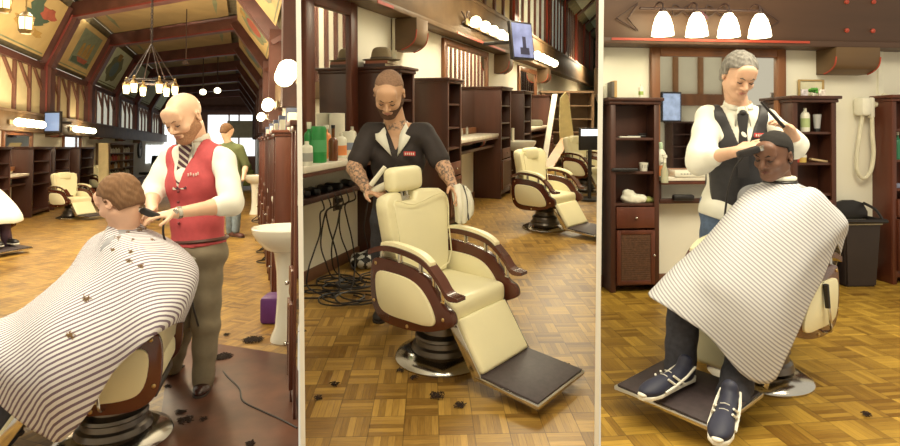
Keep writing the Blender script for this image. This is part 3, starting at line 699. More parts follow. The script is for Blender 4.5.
# right wall, end wall
uRN, uRF = RW.hit(292), RW.hit(250.5)
zr = {}
b = B(RW.mat()); b.b2(uRN, uRF, 0, .1, 0, ZK+.1); b.clip(1, 299, 'L'); st(b.build('wall_right', WH, flat=True))
b = B(RW.mat()); b.b2(uRN+1, uRF, -.12, 0, ZB0+.35, ZB0+.75, .01); b.clip(1, 299, 'L'); st(b.build('trim_4', WB))
ZE = 33.5; b = B(); xa, xc = px_line(100, ZE).x, px_line(262, ZE).x
b.b2(xa, xc, ZE, ZE+.2, 0, 6.2); st(b.build('wall_back', M('end_wall', (.16, .075, .05), .7, var=.1), flat=True))
def rz(py, z=ZE): return ray(1, 250, py).z/ray(1, 250, py).y*z+ROOM[1][1]
b = B(); b.b2(xa, xc, ZE-.1, ZE, rz(112), rz(106), .01); st(b.build('trim_5', WT))
for n_, (pa, pc) in enumerate(((128, 150), (152, 176), (208, 228), (230, 238), (240, 255))):
    b = B(); b.b2(px_line(pa, ZE).x, px_line(pc, ZE).x, ZE-.05, ZE, rz(156), rz(115)); w_ = st(b.build('window_%d' % (n_+1), DAY, flat=True))
b = B(); b.b2(px_line(229, ZE).x, px_line(257, ZE).x, ZE-.3, ZE-.2, rz(138), rz(121)); tag(b.build('window_blind', M('blind_cream', (.42, .38, .26), .8)), 'cream blind half lowered over end window', 'blind')
# left wall furniture: mirrors, cabinets, counters
def lhit(px, py, out=0.): return LW.hit(px, py, out)
def lz(px, py, out=0.): return LW.hit(px, py, out)[1]
cabs = ((-6, 11, 'left edge of the picture, under the globe lights'), (33, 51, 'left of the cream chair, right of first mirror'), (55, 70, 'right behind the cream chair back'), (80, 94, 'right of the second mirror, before the leaning plank'))
for n_, (a, c, w_) in enumerate(cabs):
    H = lz((a+c)/2, 148, .35); cabinet(LW, LW.hit(a, None, .35), LW.hit(c, None, .35), .35, H, 'dark shelf cabinet on far left wall, '+w_, 'dark wooden shelf cabinets', [H*.80, H*.62, H*.46], None, None, m=WD)
for a, c, t0, w_ in ((1, 31, 131, 'above white counter on far left'), (62, 80, 134, 'above small counter by the far chair')):
    mirror(LW, LW.hit(a), LW.hit(c), lz(a, 172), lz((a+c)/2, t0), 'wood framed mirror on left wall, '+w_, 'wood framed wall mirrors', .09)
    counter(LW, LW.hit(71.5 if a > 9 else 12, None, .3)+.02, LW.hit(c+1.5, None, .3) if a < 9 else LW.hit(79, None, .3), .3, lz(c, 173, .3), 'white wall counter with shelf below, '+w_.replace('above ', 'under mirror of '), 'white wall counters', lz(c, 183, .3))
for a, n4, w_ in ((3, 6, 'nearest of the far left wall'), (63, 6, 'second along the far left wall, right of television')):
    uu = [LW.hit(a+j*(4.8 if a < 10 else 3.6)+6, None, .15) for j in range(n4)]; t = globe_bar(LW, uu, lz(a+15, 123 if a < 10 else 130, .15), .17, .085, 'row of glowing globe bulbs on beam, '+w_, 'globe light rows'); lamp(1, LW.at(sum(uu)/len(uu), .5, lz(a+15, 126, .15)), 25)
u_, z_ = LW.hit(53, 122, .45)
t = LW.thing('television', 'flat television hanging from the far left wall beam', 'television', u_, .45, z_)
b = B(); Rt = Matrix.Rotation(-A1+math.radians(-12), 3, 'Z'); pxm = 12.9/560
b.box((0, 0, 0), (19*pxm, .06, 21*pxm), .01, Rt); b.build('casing', BLK, t, loc=(0, 0, 0))
b = B(); b.box(Rt @ Vector((0, -.034, 0)), (16.5*pxm, .006, 17.5*pxm), 0, Rt); b.build('screen', M('screen_blue', (.1, .14, .25), .3, emit=.55, ecol=(.30, .42, .68), scale=3), t, loc=(0, 0, 0))
b = B(); b.cyl((0, .03, 0), Rt @ Vector((0, .45, 0)), .03, n=8); b.build('bracket', BLKM, t, loc=(0, 0, 0))
for px, py in ((48, 137), (91, 139), (116, 141), (134, 143)):
    u_ = LW.hit(px); corbel(LW, u_, .45, lz(px, py), ZB0, .28, 'small wooden corbel under left wall beam, %s' % {48: 'below the television', 91: 'right of second light row', 116: 'above the bottle shelves', 134: 'near the wall clock'}[px], 'corbels under the left beam')
# bottle shelves, clock, plank, window row beyond
t = LW.thing('display_shelves', 'tall open wooden display shelves with rows of products', 'shelves', LW.hit(120, None, .3), 0, 0); w = abs(LW.hit(132, None, .3)-LW.hit(108, None, .3)); H = lz(120, 145)
b = B()
for x in (-w/2, 0, w/2-.04): b.b2(x, x+.05, -.4, 0, 0, H)
b.b2(-w/2, w/2, -.02, 0, 0, H); b.b2(-w/2-.02, w/2+.02, -.42, 0, H, H+.05); b.build('case', M('shelf_brown', (.17, .10, .05), .6), t, loc=(0, 0, 0))
for j in range(5): b = B(); b.b2(-w/2, w/2, -.4, 0, H*(.12+.17*j), H*(.12+.17*j)+.03); b.build('shelf', M('shelf_brown', (.17, .10, .05), .6), t, loc=(0, 0, 0))
rnd = random.Random(3); bc = [M('product_white', (.7, .65, .5), .4), M('product_red', (.5, .08, .05), .4), M('product_amber', (.45, .22, .06), .4)]
ct = None
for j in range(1, 5):
    for q in range(9):
        x = -w/2+.12+q*(w-.2)/9; h_ = rnd.uniform(.14, .22); cc = rnd.randrange(3) if j in (2, 3) else 0
        b = B(); b.lathe([(0, 0), (.05, 0), (.05, h_*.7), (.02, h_*.85), (.02, h_), (0, h_)], n=8); b.T = Matrix.Identity(4)
        o = b.build('product_bottle', bc[cc], None, loc=LW.at(LW.hit(120, None, .3)+x, .3, H*(.12+.17*j)+.03)); tag(o, '%s product bottle in far display shelves, %s shelf, %s from left' % (('white', 'red', 'amber')[cc], ('', 'lowest', 'second lowest', 'second highest', 'highest')[j], ('first', 'second', 'third', 'fourth', 'fifth', 'sixth', 'seventh', 'eighth', 'ninth')[q]), 'bottle', 'bottles on display shelves')
u_, z_ = LW.hit(139, 149); t = LW.thing('wall_clock', 'round black wall clock beyond the display shelves', 'clock', u_, 0, z_)
b = B(); b.T = Matrix.Rotation(math.pi/2, 4, 'X'); b.lathe([(0, 0), (.42, 0), (.42, .08), (.36, .08), (.36, .05), (0, .05)], n=28); b.build('rim', BLK, t, loc=(0, 0, 0))
b = B(); b.T = Matrix.Rotation(math.pi/2, 4, 'X'); b.lathe([(0, .05), (.35, .05), (.35, .055), (0, .055)], n=28); b.build('face', M('clock_face', (.75, .78, .75), .5), t, loc=(0, 0, 0))
b = B(); b.tube([(0, -.07, 0), (.12, -.07, .12)], .012, 6); b.tube([(0, -.07, 0), (-.05, -.07, .25)], .012, 6); b.build('hand', BLK, t, loc=(0, 0, 0))
b = B(); a_, c_ = P(1, 109, 172, 14.0), P(1, 103, 143, 14.9); b.slab([a_+Vector((-.13, -.2, -a_.z+.02)), a_+Vector((.13, -.2, -a_.z+.02)), c_+Vector((.12, 0, 0)), c_+Vector((-.12, 0, 0))], .05); tag(b.build('leaning_plank', M('plank_cream', (.62, .50, .27), .6, stretch=(1, 1, .1))), 'long cream board leaning against the far left wall', 'plank')
for j, px in enumerate((148, 153, 158, 163)):
    b = B(LW.mat()); u0, u1 = LW.hit(px-2.2), LW.hit(px+2.2); b.b2(u0, u1, -.06, 0, lz(px, 163), lz(px, 145)); st(b.build('window_%d' % (6+j), DAY, flat=True))
# right wall: cabinets in a row, counters, mirrors, globes
def rhit(px, py, out=0.): return RW.hit(px, py, out)
rc = [(297, 293, 127), (276.5, 274.2, 134), (270.5, 269, 137), (266.5, 265.3, 138), (263.3, 262.2, 139), (260.5, 259.6, 140)]
for n_, (a, c, yt) in enumerate(rc):
    H = rhit(c, yt, .34)[1]; H = min(max(H, 1.45), 1.75)
    ua, uc = RW.hit(a, None, .34), RW.hit(c, None, .34)
    pos = ['nearest, at the right picture edge behind white sink', 'second back along the right row', 'third back along the right row', 'fourth back along the right row', 'fifth back along the right row', 'farthest of the right row'][n_]
    t = cabinet(RW, ua, uc, .34, H, 'reddish wood shelf cabinet on right wall, '+pos, 'cabinets along the right wall', [H*.83, H*.66, H*.5], (.62, .78), (.14, .60), m=WD2)
    if n_ < 2: clip_thing(t, 1, 298, 'L')
    for q in range(3 if n_ else 0):
        cc = [(.65, .62, .5), (.35, .06, .05), (.10, .12, .2)][q]; hh_ = [.16, .10, .22][q]; b = B(); b.b2(-.05, .05, -.07, .07, 0, hh_, .008)
        o = b.build('product_box', M('box_tone%d' % q, cc, .6), None, loc=RW.at(ua+(uc-ua)*(.2+.3*q), .17, H+.028)); o.rotation_euler = (0, 0, RW.ang); tag(o, '%s box on the cabinet top, %s' % (['cream', 'dark red', 'dark blue tall'][q], pos), 'box', 'boxes on the right cabinets')
for n_, (a, c) in enumerate(((273.8, 270.9), (268.7, 266.8), (265, 263.6), (262, 260.8))):
    pos = ['between second and third cabinets', 'between third and fourth cabinets', 'between fourth and fifth cabinets', 'between fifth and sixth cabinets'][n_]
    ua, uc = RW.hit(a, None, .34), RW.hit(c, None, .34)
    counter(RW, ua, uc, .33, .93, 'white wall counter on right side, '+pos, 'counters along the right wall', .72)
    t = mirror(RW, RW.hit(a), RW.hit(c), .98, 1.95, 'wood framed mirror on right wall, '+pos, 'mirrors along the right wall', .07, m=WF)
    for q in range(3):
        u_ = ua+(uc-ua)*(.2+.3*q); b = B(); cc = [(.7, .68, .6), (.65, .2, .05), (.25, .3, .5)][q]; b.lathe([(0, 0), (.028, 0), (.03, .12), (.012, .15), (.012, .18), (0, .18)], n=12)
        tag(b.build('bottle', M('bottle_tone%d' % q, cc, .35), None, loc=RW.at(u_, .16, .93)), 'small %s bottle on right wall counter %s' % (['white', 'orange', 'grey blue'][q], pos), 'bottle', 'bottles on right wall counters')
for n_, (px, py, w_) in enumerate(((290, 74, 7), (270, 105, 3.5), (262.5, 117, 2))):
    u_, z_ = rhit(px, py, .25); us_ = [u_+(j-1.5)*.16 for j in range(4)]
    t = globe_bar(RW, us_, z_, .15, .085, ['row of big glowing globes on right wall, nearest', 'row of glowing globes on right wall, second', 'row of glowing globes on right wall, farthest'][n_], 'globe rows on right wall')
    if n_ == 0: clip_thing(t, 1, 298, 'L')
    lamp(1, RW.at(u_, .55, z_-.1), 18)
# chandelier and lantern
LANT = M('lantern_glass', (1, .9, .6), .3, emit=2.6, ecol=(1, .80, .42)); IRON = M('wrought_iron', (.05, .03, .025), .5, metal=.3)
c = P(1, 151, 80, 7.2); pm = 7.2/560
t = thing('chandelier', 'black iron ring chandelier with six glowing lanterns on chain', 'chandelier', c)
b = B(); b.tube([(22*pm*math.cos(a), 22*pm*math.sin(a), -2*pm) for a in [j*2*math.pi/32 for j in range(32)]], .014, 8, close=True); b.build('ring', IRON, t, loc=(0, 0, 0))
topz = ZC+.1-c.z; b = B(); z = .50
while z < topz: b.tube([(.016*math.cos(a)*(1 if int(z*30) % 2 else .2), .016*math.sin(a)*0+(.016*math.cos(a) if not int(z*30) % 2 else 0), z+.024*math.sin(a)) for a in [q*math.pi/4 for q in range(8)]], .004, 4, close=True); z += .036
b.cyl((0, 0, .46), (0, 0, topz), .005, n=5); b.build('chain', IRON, t, loc=(0, 0, 0))
for j in range(6):
    a = j*math.pi/3+.3; r = 22*pm; x, y = r*math.cos(a), r*math.sin(a); b = B(); b.tube([(0, 0, .47), (x*.55, y*.55, .20), (x, y, -.02)], .006, 5); arm = b.build('arm', IRON, t, loc=(0, 0, 0))
    b = B(); b.lathe([(0, .03), (.012, .02), (.02, -.03), (.046, -.065), (.046, -.075), (.03, -.075)], (x, y, 0), 12); b.build('lantern_cap', M('lantern_brass', (.35, .22, .08), .4, metal=.6), arm, loc=(0, 0, 0))
    b = B(); b.lathe([(.0, -.075), (.034, -.075), (.040, -.10), (.030, -.185), (0, -.187)], (x, y, 0), 12); b.build('lantern_glass', LANT, arm, loc=(0, 0, 0))
lamp(1, c+Vector((0, 0, -.35)), 45)
c = P(1, 26, 22, 5.6); pm = 5.6/560; t = thing('hanging_lantern', 'brass framed glowing glass lantern hanging at top left', 'lantern', c)
b = B(); b.lathe([(0, .10), (.03, .10), (.06, .06), (.075, .055), (.075, .045), (0, .045)], n=16); b.lathe([(0, -.12), (.045, -.12), (.066, -.09), (.066, -.08), (0, -.08)], n=16)
for j in range(6): a = j*math.pi/3; b.cyl((.070*math.cos(a), .070*math.sin(a), .05), (.064*math.cos(a), .064*math.sin(a), -.085), .004, n=5)
b.cyl((0, 0, .1), (0, 0, 1.5), .006, n=6); b.build('cage', M('lantern_brass', (.35, .22, .08), .4, metal=.6), t, loc=(0, 0, 0))
b = B(); b.lathe([(0, .045), (.058, .045), (.060, 0), (.052, -.08), (0, -.08)], n=16); b.build('glass', LANT, t, loc=(0, 0, 0)); lamp(1, c+Vector((0, .2, -.3)), 15)
c = P(1, 4, 1, 5.6); t2 = dup(t, c, 0, 'brass lantern cut by the top left corner')
c = P(1, 186, 60, 13.); t = thing('pendant_lantern', 'small dark hanging lamp far behind the chandelier', 'pendant lamp', c); b = B(); b.cyl((0, 0, 0), (0, 0, ZC+.1-c.z), .012, n=6); b.lathe([(0, 0), (.07, -.02), (.09, -.1), (0, -.12)], n=12); b.build('stem', IRON, t, loc=(0, 0, 0))
for j, (px, py) in enumerate(((203, 92), (217.5, 90.5))):
    c = P(1, px, py, 19.); b = B(); b.ell((0, 0, 0), (.11, .11, .10), n=12, m=8); tag(b.build('spotlight', BULB, None, loc=c), ['small ceiling spotlight, left one above the bald head', 'small ceiling spotlight, right one of the pair'][j], 'spotlight', 'ceiling spotlights')
    b = B(); b.cyl((0, 0, .07), (0, 0, ZC+.1-c.z), .02, n=6); o = b.build('stem', IRON, None, loc=c); o.parent = None; pchild(o, [q for q in bpy.data.objects if q.name.startswith('spotlight')][-1])
# ================================================================ ROOM 2 : one wall of the same shop seen close, empty chair in front
room(2)
W2 = Wall(2, G(2, 305, 283), math.atan2(1, (650-CXP)/FPX))
u0, u1 = W2.hit(299.9), W2.hit(601)
zb0 = W2.hit(480, 42, .22)[1]; zb1 = W2.hit(510, 22, .22)[1]
def clipped(b): return b.clip(2, 299.9, 'R').clip(2, 600.1, 'L')
b = B(W2.mat()); b.b2(u0-.3, u1, 0, .12, 0, zb1+2.6); clipped(b); st(b.build('wall_left', WH, flat=True))
b = B(W2.mat()); b.b2(u0-.3, u1, -.02, 0, 0, .10, .004); clipped(b); st(b.build('baseboard_left', BASEB))
b = B(W2.mat()); b.b2(u0-.3, u1, -.22, 0, zb0, zb1, .008); b.b2(u0-.3, u1, -.25, 0, zb0-.025, zb0+.03, .006); b.b2(u0-.3, u1, -.235, 0, zb1-.03, zb1+.03, .006); clipped(b); st(b.build('trim_1', WB))
b = B(W2.mat()); b.b2(W2.hit(455, None, .22), W2.hit(503, None, .22), -.258, -.25, zb0-.02, zb0+.01)
b.b2(W2.hit(375, None, .22), W2.hit(391, None, .22), -.258, -.25, zb0-.02, zb0+.01); clipped(b); st(b.build('trim_2', RED))
# upper timbers: posts and narrow lights between them
bays = [W2.hit(px, None, .02) for px in (455, 512, 545, 563, 574, 582, 588, 592)]
PG = M('pale_glass', (.66, .66, .52), .6)
for i in range(len(bays)-1):
    a, c = bays[i], bays[i+1]; b = B(W2.mat()); b.b2(a-.14, a+.14, -.10, 0, zb1+.03, zb1+2.5, .01); clipped(b); st(b.build('trim_3', WT))
    b = B(W2.mat())
    for s in (-1, 1): b.b2(a+s*.16-.012, a+s*.16+.012, -.11, -.02, zb1+.03, zb1+2.5)
    clipped(b); st(b.build('trim_4', RED))
    b = B(W2.mat()); n = 5; w = (c-a-.36)/n
    for j in range(n+1):
        x = a+.18+w*j; b.b2(x-.035, x+.035, -.06, -.012, zb1+.03, zb1+2.5)
    clipped(b); st(b.build('trim_5', M('brace_wood', (.16, .065, .04), .55)))
    b = B(W2.mat()); b.b2(a+.18, c-.18, -.012, -.002, zb1+.1, zb1+1.6); clipped(b); st(b.build('window_%d' % (i+1), CANV if i == 0 else (M('window_glow', (.70, .74, .62), .5, emit=.25)), flat=True))
for a, c in ((W2.hit(330), bays[0]),):
    b = B(W2.mat()); n = 5; w = (c-a-.3)/n
    for j in range(n+1): x = a+.1+w*j; b.b2(x-.05, x+.05, -.06, -.0, zb1+.03, zb1+2.5)
    clipped(b); st(b.build('trim_6', M('brace_wood', (.16, .065, .04), .55)))
# sloped ceiling with skylight-pale panels at the far right
b = B(W2.mat()); zk = zb1+1.75; b.mesh([(u0+.2, -.02, zk), (u1+6, -.02, zk), (u1+6, -1.6, zk+1.5), (u0+.2, -1.6, zk+1.5), (u0+.2, -.02, zk+.1), (u1+6, -.02, zk+.1), (u1+6, -1.6, zk+1.6), (u0+.2, -1.6, zk+1.6)], [(0, 1, 2, 3), (7, 6, 5, 4), (0, 4, 5, 1), (2, 6, 7, 3), (1, 5, 6, 2), (0, 3, 7, 4)]); b.clip(2, 600.1, 'L'); st(b.build('ceiling', M('slope_paint', (.22, .21, .12), .8, var=.2), flat=True))
for i in range(1, 7):
    a, c = bays[i], bays[i+1] if i+1 < len(bays) else bays[i]+4
    b = B(W2.mat()); q = lambda x, s, o: (x, -.10-1.4*s-o*.7, zk+.06+1.35*s-o)
    A = [q(a+.35, .12, .03), q(c-.35, .12, .03), q(c-.35, .85, .03), q(a+.35, .85, .03)]; A2 = [q(a+.35, .12, .06), q(c-.35, .12, .06), q(c-.35, .85, .06), q(a+.35, .85, .06)]
    b.mesh(A+A2, [(0, 1, 2, 3), (7, 6, 5, 4), (0, 4, 5, 1), (1, 5, 6, 2), (2, 6, 7, 3), (3, 7, 4, 0)]); b.clip(2, 600.1, 'L')
    if len(b.bm.verts) > 3: o = b.build('ceiling_painting', M('skylight_pale', (.55, .62, .50), .6, var=.15, scale=2), flat=True); tag(o, 'pale painted ceiling panel at the upper right, %s along the slope' % ['nearest', 'second', 'third', 'fourth', 'fifth', 'sixth'][i-1], 'ceiling painting', 'pale slope paintings')
    else: b.bm.free()
    b = B(W2.mat()); b.mesh([(a-.16, -.1, zk+.0), (a+.16, -.1, zk+.0), (a+.16, -1.6, zk+1.32), (a-.16, -1.6, zk+1.32), (a-.16, -.1, zk+.3), (a+.16, -.1, zk+.3), (a+.16, -1.6, zk+1.62), (a-.16, -1.6, zk+1.62)], [(0, 1, 2, 3), (7, 6, 5, 4), (0, 4, 5, 1), (1, 5, 6, 2), (2, 6, 7, 3), (3, 7, 4, 0)]); b.clip(2, 600.1, 'L')
    if len(b.bm.verts) > 3: st(b.build('trim_7', WT))
    else: b.bm.free()
# end of that hall and the wall opposite (seen in the left mirror)
b = B(); ze = 34.; b.b2(px_line(585, ze).x, px_line(600, ze).x, ze, ze+.2, 0, 9); st(b.build('wall_back', M('end_wall', (.16, .075, .05), .7, var=.1), flat=True))
b = B(); r0, r1 = px_line(600.1, 5.35), px_line(600.1, 34.); nn = Vector((r1.y-r0.y, -(r1.x-r0.x), 0)).normalized(); b.slab([r0, r1, r1+Vector((0, 0, 8)), r0+Vector((0, 0, 8))], -.1)
st(b.build('wall_right', WH, flat=True))
WR = Wall(2, r1, math.atan2(-(r1-r0).y, -(r1-r0).x)); LR = (r1-r0).length
b = B(WR.mat()); b.b2(0, LR, -.06, -.004, 1.55, 1.8); st(b.build('trim_8', WB)); 
b = B(WR.mat())
for j in range(80): x = LR-.1-j*.24; b.b2(x-.06, x, -.05, -.004, 1.8, 4.2)
st(b.build('trim_9', WT))
# cabinets standing along the wall
hB = W2.hit(447, 80, .42)[1]
specs = [((360, 399), (69, 'behind the man in black, hat and books on top')), ((447, 461), (80, 'between second mirror and black-shirted man')), ((500.5, 510.5), (88, 'left of the white pedestal sink')), ((523.5, 531), (92, 'right of the far mirror')), ((549, 553), (96, 'farthest, before leaning boards'))]
cabd = .44
W2C = []
for (a, c), (yt, w_) in specs:
    if a == 360: ua, uc = W2.hit(399, None, cabd), W2.hit(414, None, cabd)
    else: ua, uc = W2.hit(a, None, cabd), W2.hit(c, None, cabd)
    uc = min(uc, ua+.85) if a < 545 else uc
    H = W2.hit(a if a != 360 else 399, yt, cabd)[1]
    t = cabinet(W2, ua, uc, cabd, H, 'dark wood shelf cabinet '+w_, 'tall shelf cabinets on the mirror wall', [H*.84, H*.68, H*.54], (.62, .78), (.14, .60)); W2C.append((t, ua, uc, H))
# mirrors and counters
def w2(px, py, out=0.): return W2.hit(px, py, out)
zct = w2(350, 159, .38)[1]
t = mirror(W2, u0+.02, w2(354, 50)[0], zct+.02, w2(352, 3)[1], 'large dark framed mirror at left edge, above the bottles', 'framed wall mirrors', .13, m=WD2); clip_thing(t, 2, 302, 'R')
t = counter(W2, u0-.5, W2C[0][1]-.02, .38, zct, 'white marble counter crowded with bottles, left of man', 'white wall counters in middle', zct-.26); clip_thing(t, 2, 302, 'R')
mirror(W2, w2(441, 80)[0], w2(486, 80)[0], w2(486, 131)[1], w2(463, 45)[1], 'brown framed mirror with reflected windows, above the red-black dryer', 'framed wall mirrors', .09, m=WF)
zc2 = w2(495, 134, .42)[1]
counter(W2, W2C[1][2]+.02, W2C[2][1]-.02, .42, zc2, 'white wall counter between two cabinets, dryer on its shelf', 'white wall counters in middle', zc2-.18)
mirror(W2, w2(517, 80)[0], w2(535, 80)[0], w2(535, 128)[1], w2(526, 68)[1], 'small looking far mirror above the last counter', 'framed wall mirrors', .10, m=WF)
counter(W2, W2C[3][2]+.02, W2C[4][1]-.02, .42, zc2, 'far white counter with grey box, right of white sink', 'white wall counters in middle', zc2-.2)
corbel(W2, w2(412, 30, .2)[0]+.06, .32, w2(410, 50, .2)[1], zb0-.03, .30, 'curved wooden corbel under beam above the hat'); 
corbel(W2, w2(506, 60, .2)[0]+.05, .30, w2(504, 73, .2)[1], zb0-.03, .28, 'small corbel under beam below the television'); corbel(W2, w2(546, 76, .2)[0], .40, w2(546, 83, .2)[1], zb0-.03, .28, 'tiny corbel under beam, farthest to the right')
b = B(W2.mat()); uu = w2(392, 30)[0]; b.tube([(uu, -.03, w2(392, 70)[1]), (uu, -.03, zb0)], .028, 10); tag(b.build('wall_pipe', M('pipe_white', (.72, .68, .54), .5)), 'white painted pipe on the wall left of the corbel', 'pipe')
# lights and television
us_ = [W2.hit(px, None, .32) for px in (459, 471, 482, 493, 504)]
zg = w2(486, 30, .30)[1]
t = globe_bar(W2, [us_[1]+(us_[4]-us_[1])*j/4. for j in range(5)], zg, .26, .078, 'row of five glowing globe bulbs left of the television', 'globe light rows in the middle'); lamp(2, W2.at(us_[2], .62, zg-.05), 20)
b = B(); w_ = us_[4]-us_[1]
IR = M('iron_scroll', (.06, .03, .025), .5)
for s in range(5):
    x = -w_/2+w_*s/4; b.tube([(x+.07*math.cos(a), -.02, .08+.07*math.sin(a)) for a in [q*math.pi/6 for q in range(12)]], .008, 5, close=True)
b.tube([(-w_/2-.28, -.02, .1), (-w_/2-.1, -.02, .02), (-w_/2-.28, -.02, -.05)], .010, 5); o = b.build('scrollwork', IR, t, loc=(0, 0, 0))
ub = [W2.hit(px, None, .32) for px in (533, 551)]; zg2 = w2(542, 60, .3)[1]
t = globe_bar(W2, [ub[0]+(ub[1]-ub[0])*j/4 for j in range(5)], zg2, .26, .09, 'row of glowing globe bulbs right of the television', 'globe light rows in the middle'); lamp(2, W2.at((ub[0]+ub[1])/2, .6, zg2), 25)
c = P(2, 521, 41, 7.3); pm = 7.3/560; t = thing('television', 'flat television on bracket in front of the wooden beam', 'television', c, math.radians(38))
b = B(); b.box((0, 0, 0), (.40, .06, .50), .012, Matrix.Rotation(math.radians(-8), 3, 'X')); b.build('casing', BLK, t, loc=(0, 0, 0)); Rq = Matrix.Rotation(math.radians(-8), 3, 'X')
b = B(); b.box(Rq @ Vector((0, -.033, 0)), (.355, .004, .445), 0, Rq); b.build('screen', M('screen_violet', (.1, .12, .22), .3, emit=.5, ecol=(.22, .24, .50), scale=5, var=.8), t, loc=(0, 0, 0))
b = B(); b.box(Rq @ Vector((.02, -.036, -.03)), (.06, .004, .16), 0, Rq); b.box(Rq @ Vector((.02, -.036, -.14)), (.16, .004, .09), 0, Rq); b.build('screen_figure', M('screen_dark', (.02, .02, .05), .4), t, loc=(0, 0, 0))
b = B(); b.cyl((0, .03, 0), (-.15, .55, 0), .025, n=8); b.build('bracket', BLKM, t, loc=(0, 0, 0))
# sink, hat, books
us2 = (W2C[2][2]+W2C[3][1])/2-.1; ps2 = W2.at(us2, .52); hs2 = ray(2, 516, 141).z/ray(2, 516, 141).y*ps2.y+ROOM[2][1]; t = sink('white pedestal sink between the tall cabinets behind second chair', ps2, 0, None, 1., hs2)
b = B(); b.lathe([(0, 0), (.025, 0), (.025, .26), (0, .26)], n=12); sp_ = ps2; tag(b.build('soap_dispenser', M('white_bottle', (.78, .74, .60), .4), None, loc=sp_+Vector((-.12, .10, hs2-.04))), 'tall white dispenser standing on the sink rim', 'dispenser')
tA, ua, uc, HA = W2C[0]; cA = (ua+uc)/2
for j, (dz, cc, w_, lab_) in enumerate(((0, (.05, .03, .03), .30, 'dark book lying at the bottom under the hat'), (.028, (.30, .10, .05), .27, 'brown red book lying on the dark book under the hat'))):
    o = thing('book', lab_, 'book', W2.at(cA-.05, .2, HA+.028+dz), W2.ang+.1*j, 'books under the hat')
    b = B(); b.b2(-w_/2, w_/2, -.11, .11, 0, .028, .002); b.build('cover', M('book_cover%d' % j, cc, .5), o, loc=(0, 0, 0)); b = B(); b.b2(-w_/2+.005, w_/2+.003, -.113, .106, .004, .024); b.build('pages', M('book_pages', (.6, .52, .36), .8), o, loc=(0, 0, 0))
o = thing('fedora_hat', 'olive felt fedora hat resting on books above the cabinet', 'hat', W2.at(cA-.05, .2, HA+.084), W2.ang); FELT = M('felt_olive', (.25, .19, .11), .85, var=.1)
b = B(); b.lathe([(0, .135), (.045, .138), (.072, .125), (.088, .09), (.094, .02), (.10, .006), (.16, .012), (.172, .020), (.170, .012), (.10, 0), (0, 0)], n=28)
for v in b.bm.verts: v.co.x *= .9; v.co.y *= 1.12
b.build('felt', FELT, o, loc=(0, 0, 0), subd=1)
b = B(); b.lathe([(.097, .012), (.096, .04)], n=28)
for v in b.bm.verts: v.co.x *= .91; v.co.y *= 1.13
b.build('ribbon', M('hat_ribbon', (.10, .07, .05), .6), o, loc=(0, 0, 0))
# bottles on the left counter
def bottle(prof, mat, loc, label, parts=(), group='bottles on the left counter', name='bottle', cat='bottle'):
    o = thing(name, label, cat, loc, 0, group); b = B(); b.lathe(prof, n=18); b.build('body', mat, o, loc=(0, 0, 0))
    for nm, pf, m in parts: b = B(); b.lathe(pf, n=18); b.build(nm, m, o, loc=(0, 0, 0))
    return o
def onc(px, out): u = W2.hit(px, None, out); return W2.at(u, out, zct)
GR = M('green_plastic', (.03, .30, .07), .35); WHP = M('white_plastic', (.82, .80, .68), .35); ORG = M('orange_label', (.85, .30, .10), .5); AMB = M('amber_glass', (.16, .05, .015), .12, coat=.5)
def pf(r, h, s=.75, nr=.35): return [(0, 0), (r*.95, 0), (r, .01), (r, h*s), (r*.85, h*(s+.06)), (r*nr, h*(s+.12)), (r*nr, h), (0, h)]
bottle(pf(.042, .17), WHP, onc(306.5, .34), 'white bottle at the very left of the counter front', [('label', [(.043, .03), (.043, .09)], M('grey_label', (.4, .4, .36), .6))])
bottle(pf(.038, .27), GR, onc(309, .22), 'green bottle with white cap, left of the big green', [('lid', [(.016, .25), (.018, .30), (0, .30)], WHP)])
bottle([(0, 0), (.055, 0), (.058, .01), (.058, .25), (.05, .27), (0, .27)], GR, onc(318.5, .30), 'big green bottle with a white emblem on counter', [('label', [(.0588, .08), (.0588, .17)], M('green_label', (.10, .42, .16), .5))])
bottle(pf(.040, .24), ORG, onc(326, .16), 'orange bottle half behind the brown one', [('lid', [(.02, .235), (.022, .27), (0, .27)], WHP)])
bottle(pf(.036, .25, .6, .38), AMB, onc(333, .33), 'brown glass bottle in front of the orange labels', [('lid', [(.015, .25), (.016, .275), (0, .275)], BLK)])
bottle([(0, 0), (.068, 0), (.068, .36), (.02, .362), (.02, .36), (0, .36)], M('paper_roll', (.84, .81, .68), .9), onc(337, .08), 'tall white paper towel roll against the mirror', [], None, 'paper_towel_roll', 'paper roll')
bottle(pf(.045, .20), WHP, onc(341, .24), 'white bottle with orange label right of the brown bottle', [('label', [(.046, .02), (.046, .10)], ORG)])
bottle([(0, 0), (.055, 0), (.055, .20), (.05, .21), (0, .21)], WHP, onc(348.5, .26), 'white tub with blue label beside the man', [('label', [(.0558, .06), (.0558, .12)], M('blue_label', (.25, .30, .42), .5))])
bottle(pf(.04, .24), WHP, onc(352, .12), 'plain white bottle farthest right on left counter', [])
bottle(pf(.02, .10), WHP, W2.at(w2(459, 140, .2)[0]+.1, .12, zc2), 'small clear bottle at left on second counter', [], 'small bottles on second counter'); bottle(pf(.02, .11), M('grey_bottle', (.35, .33, .28), .3), W2.at(w2(459, 140, .2)[0]+.35, .12, zc2), 'small grey bottle at middle of second counter', [], 'small bottles on second counter'); bottle(pf(.02, .12), M('grey_bottle', (.35, .33, .28), .3), W2.at(w2(459, 140, .2)[0]+.6, .12, zc2), 'small dark spray at right of second counter', [], 'small bottles on second counter')
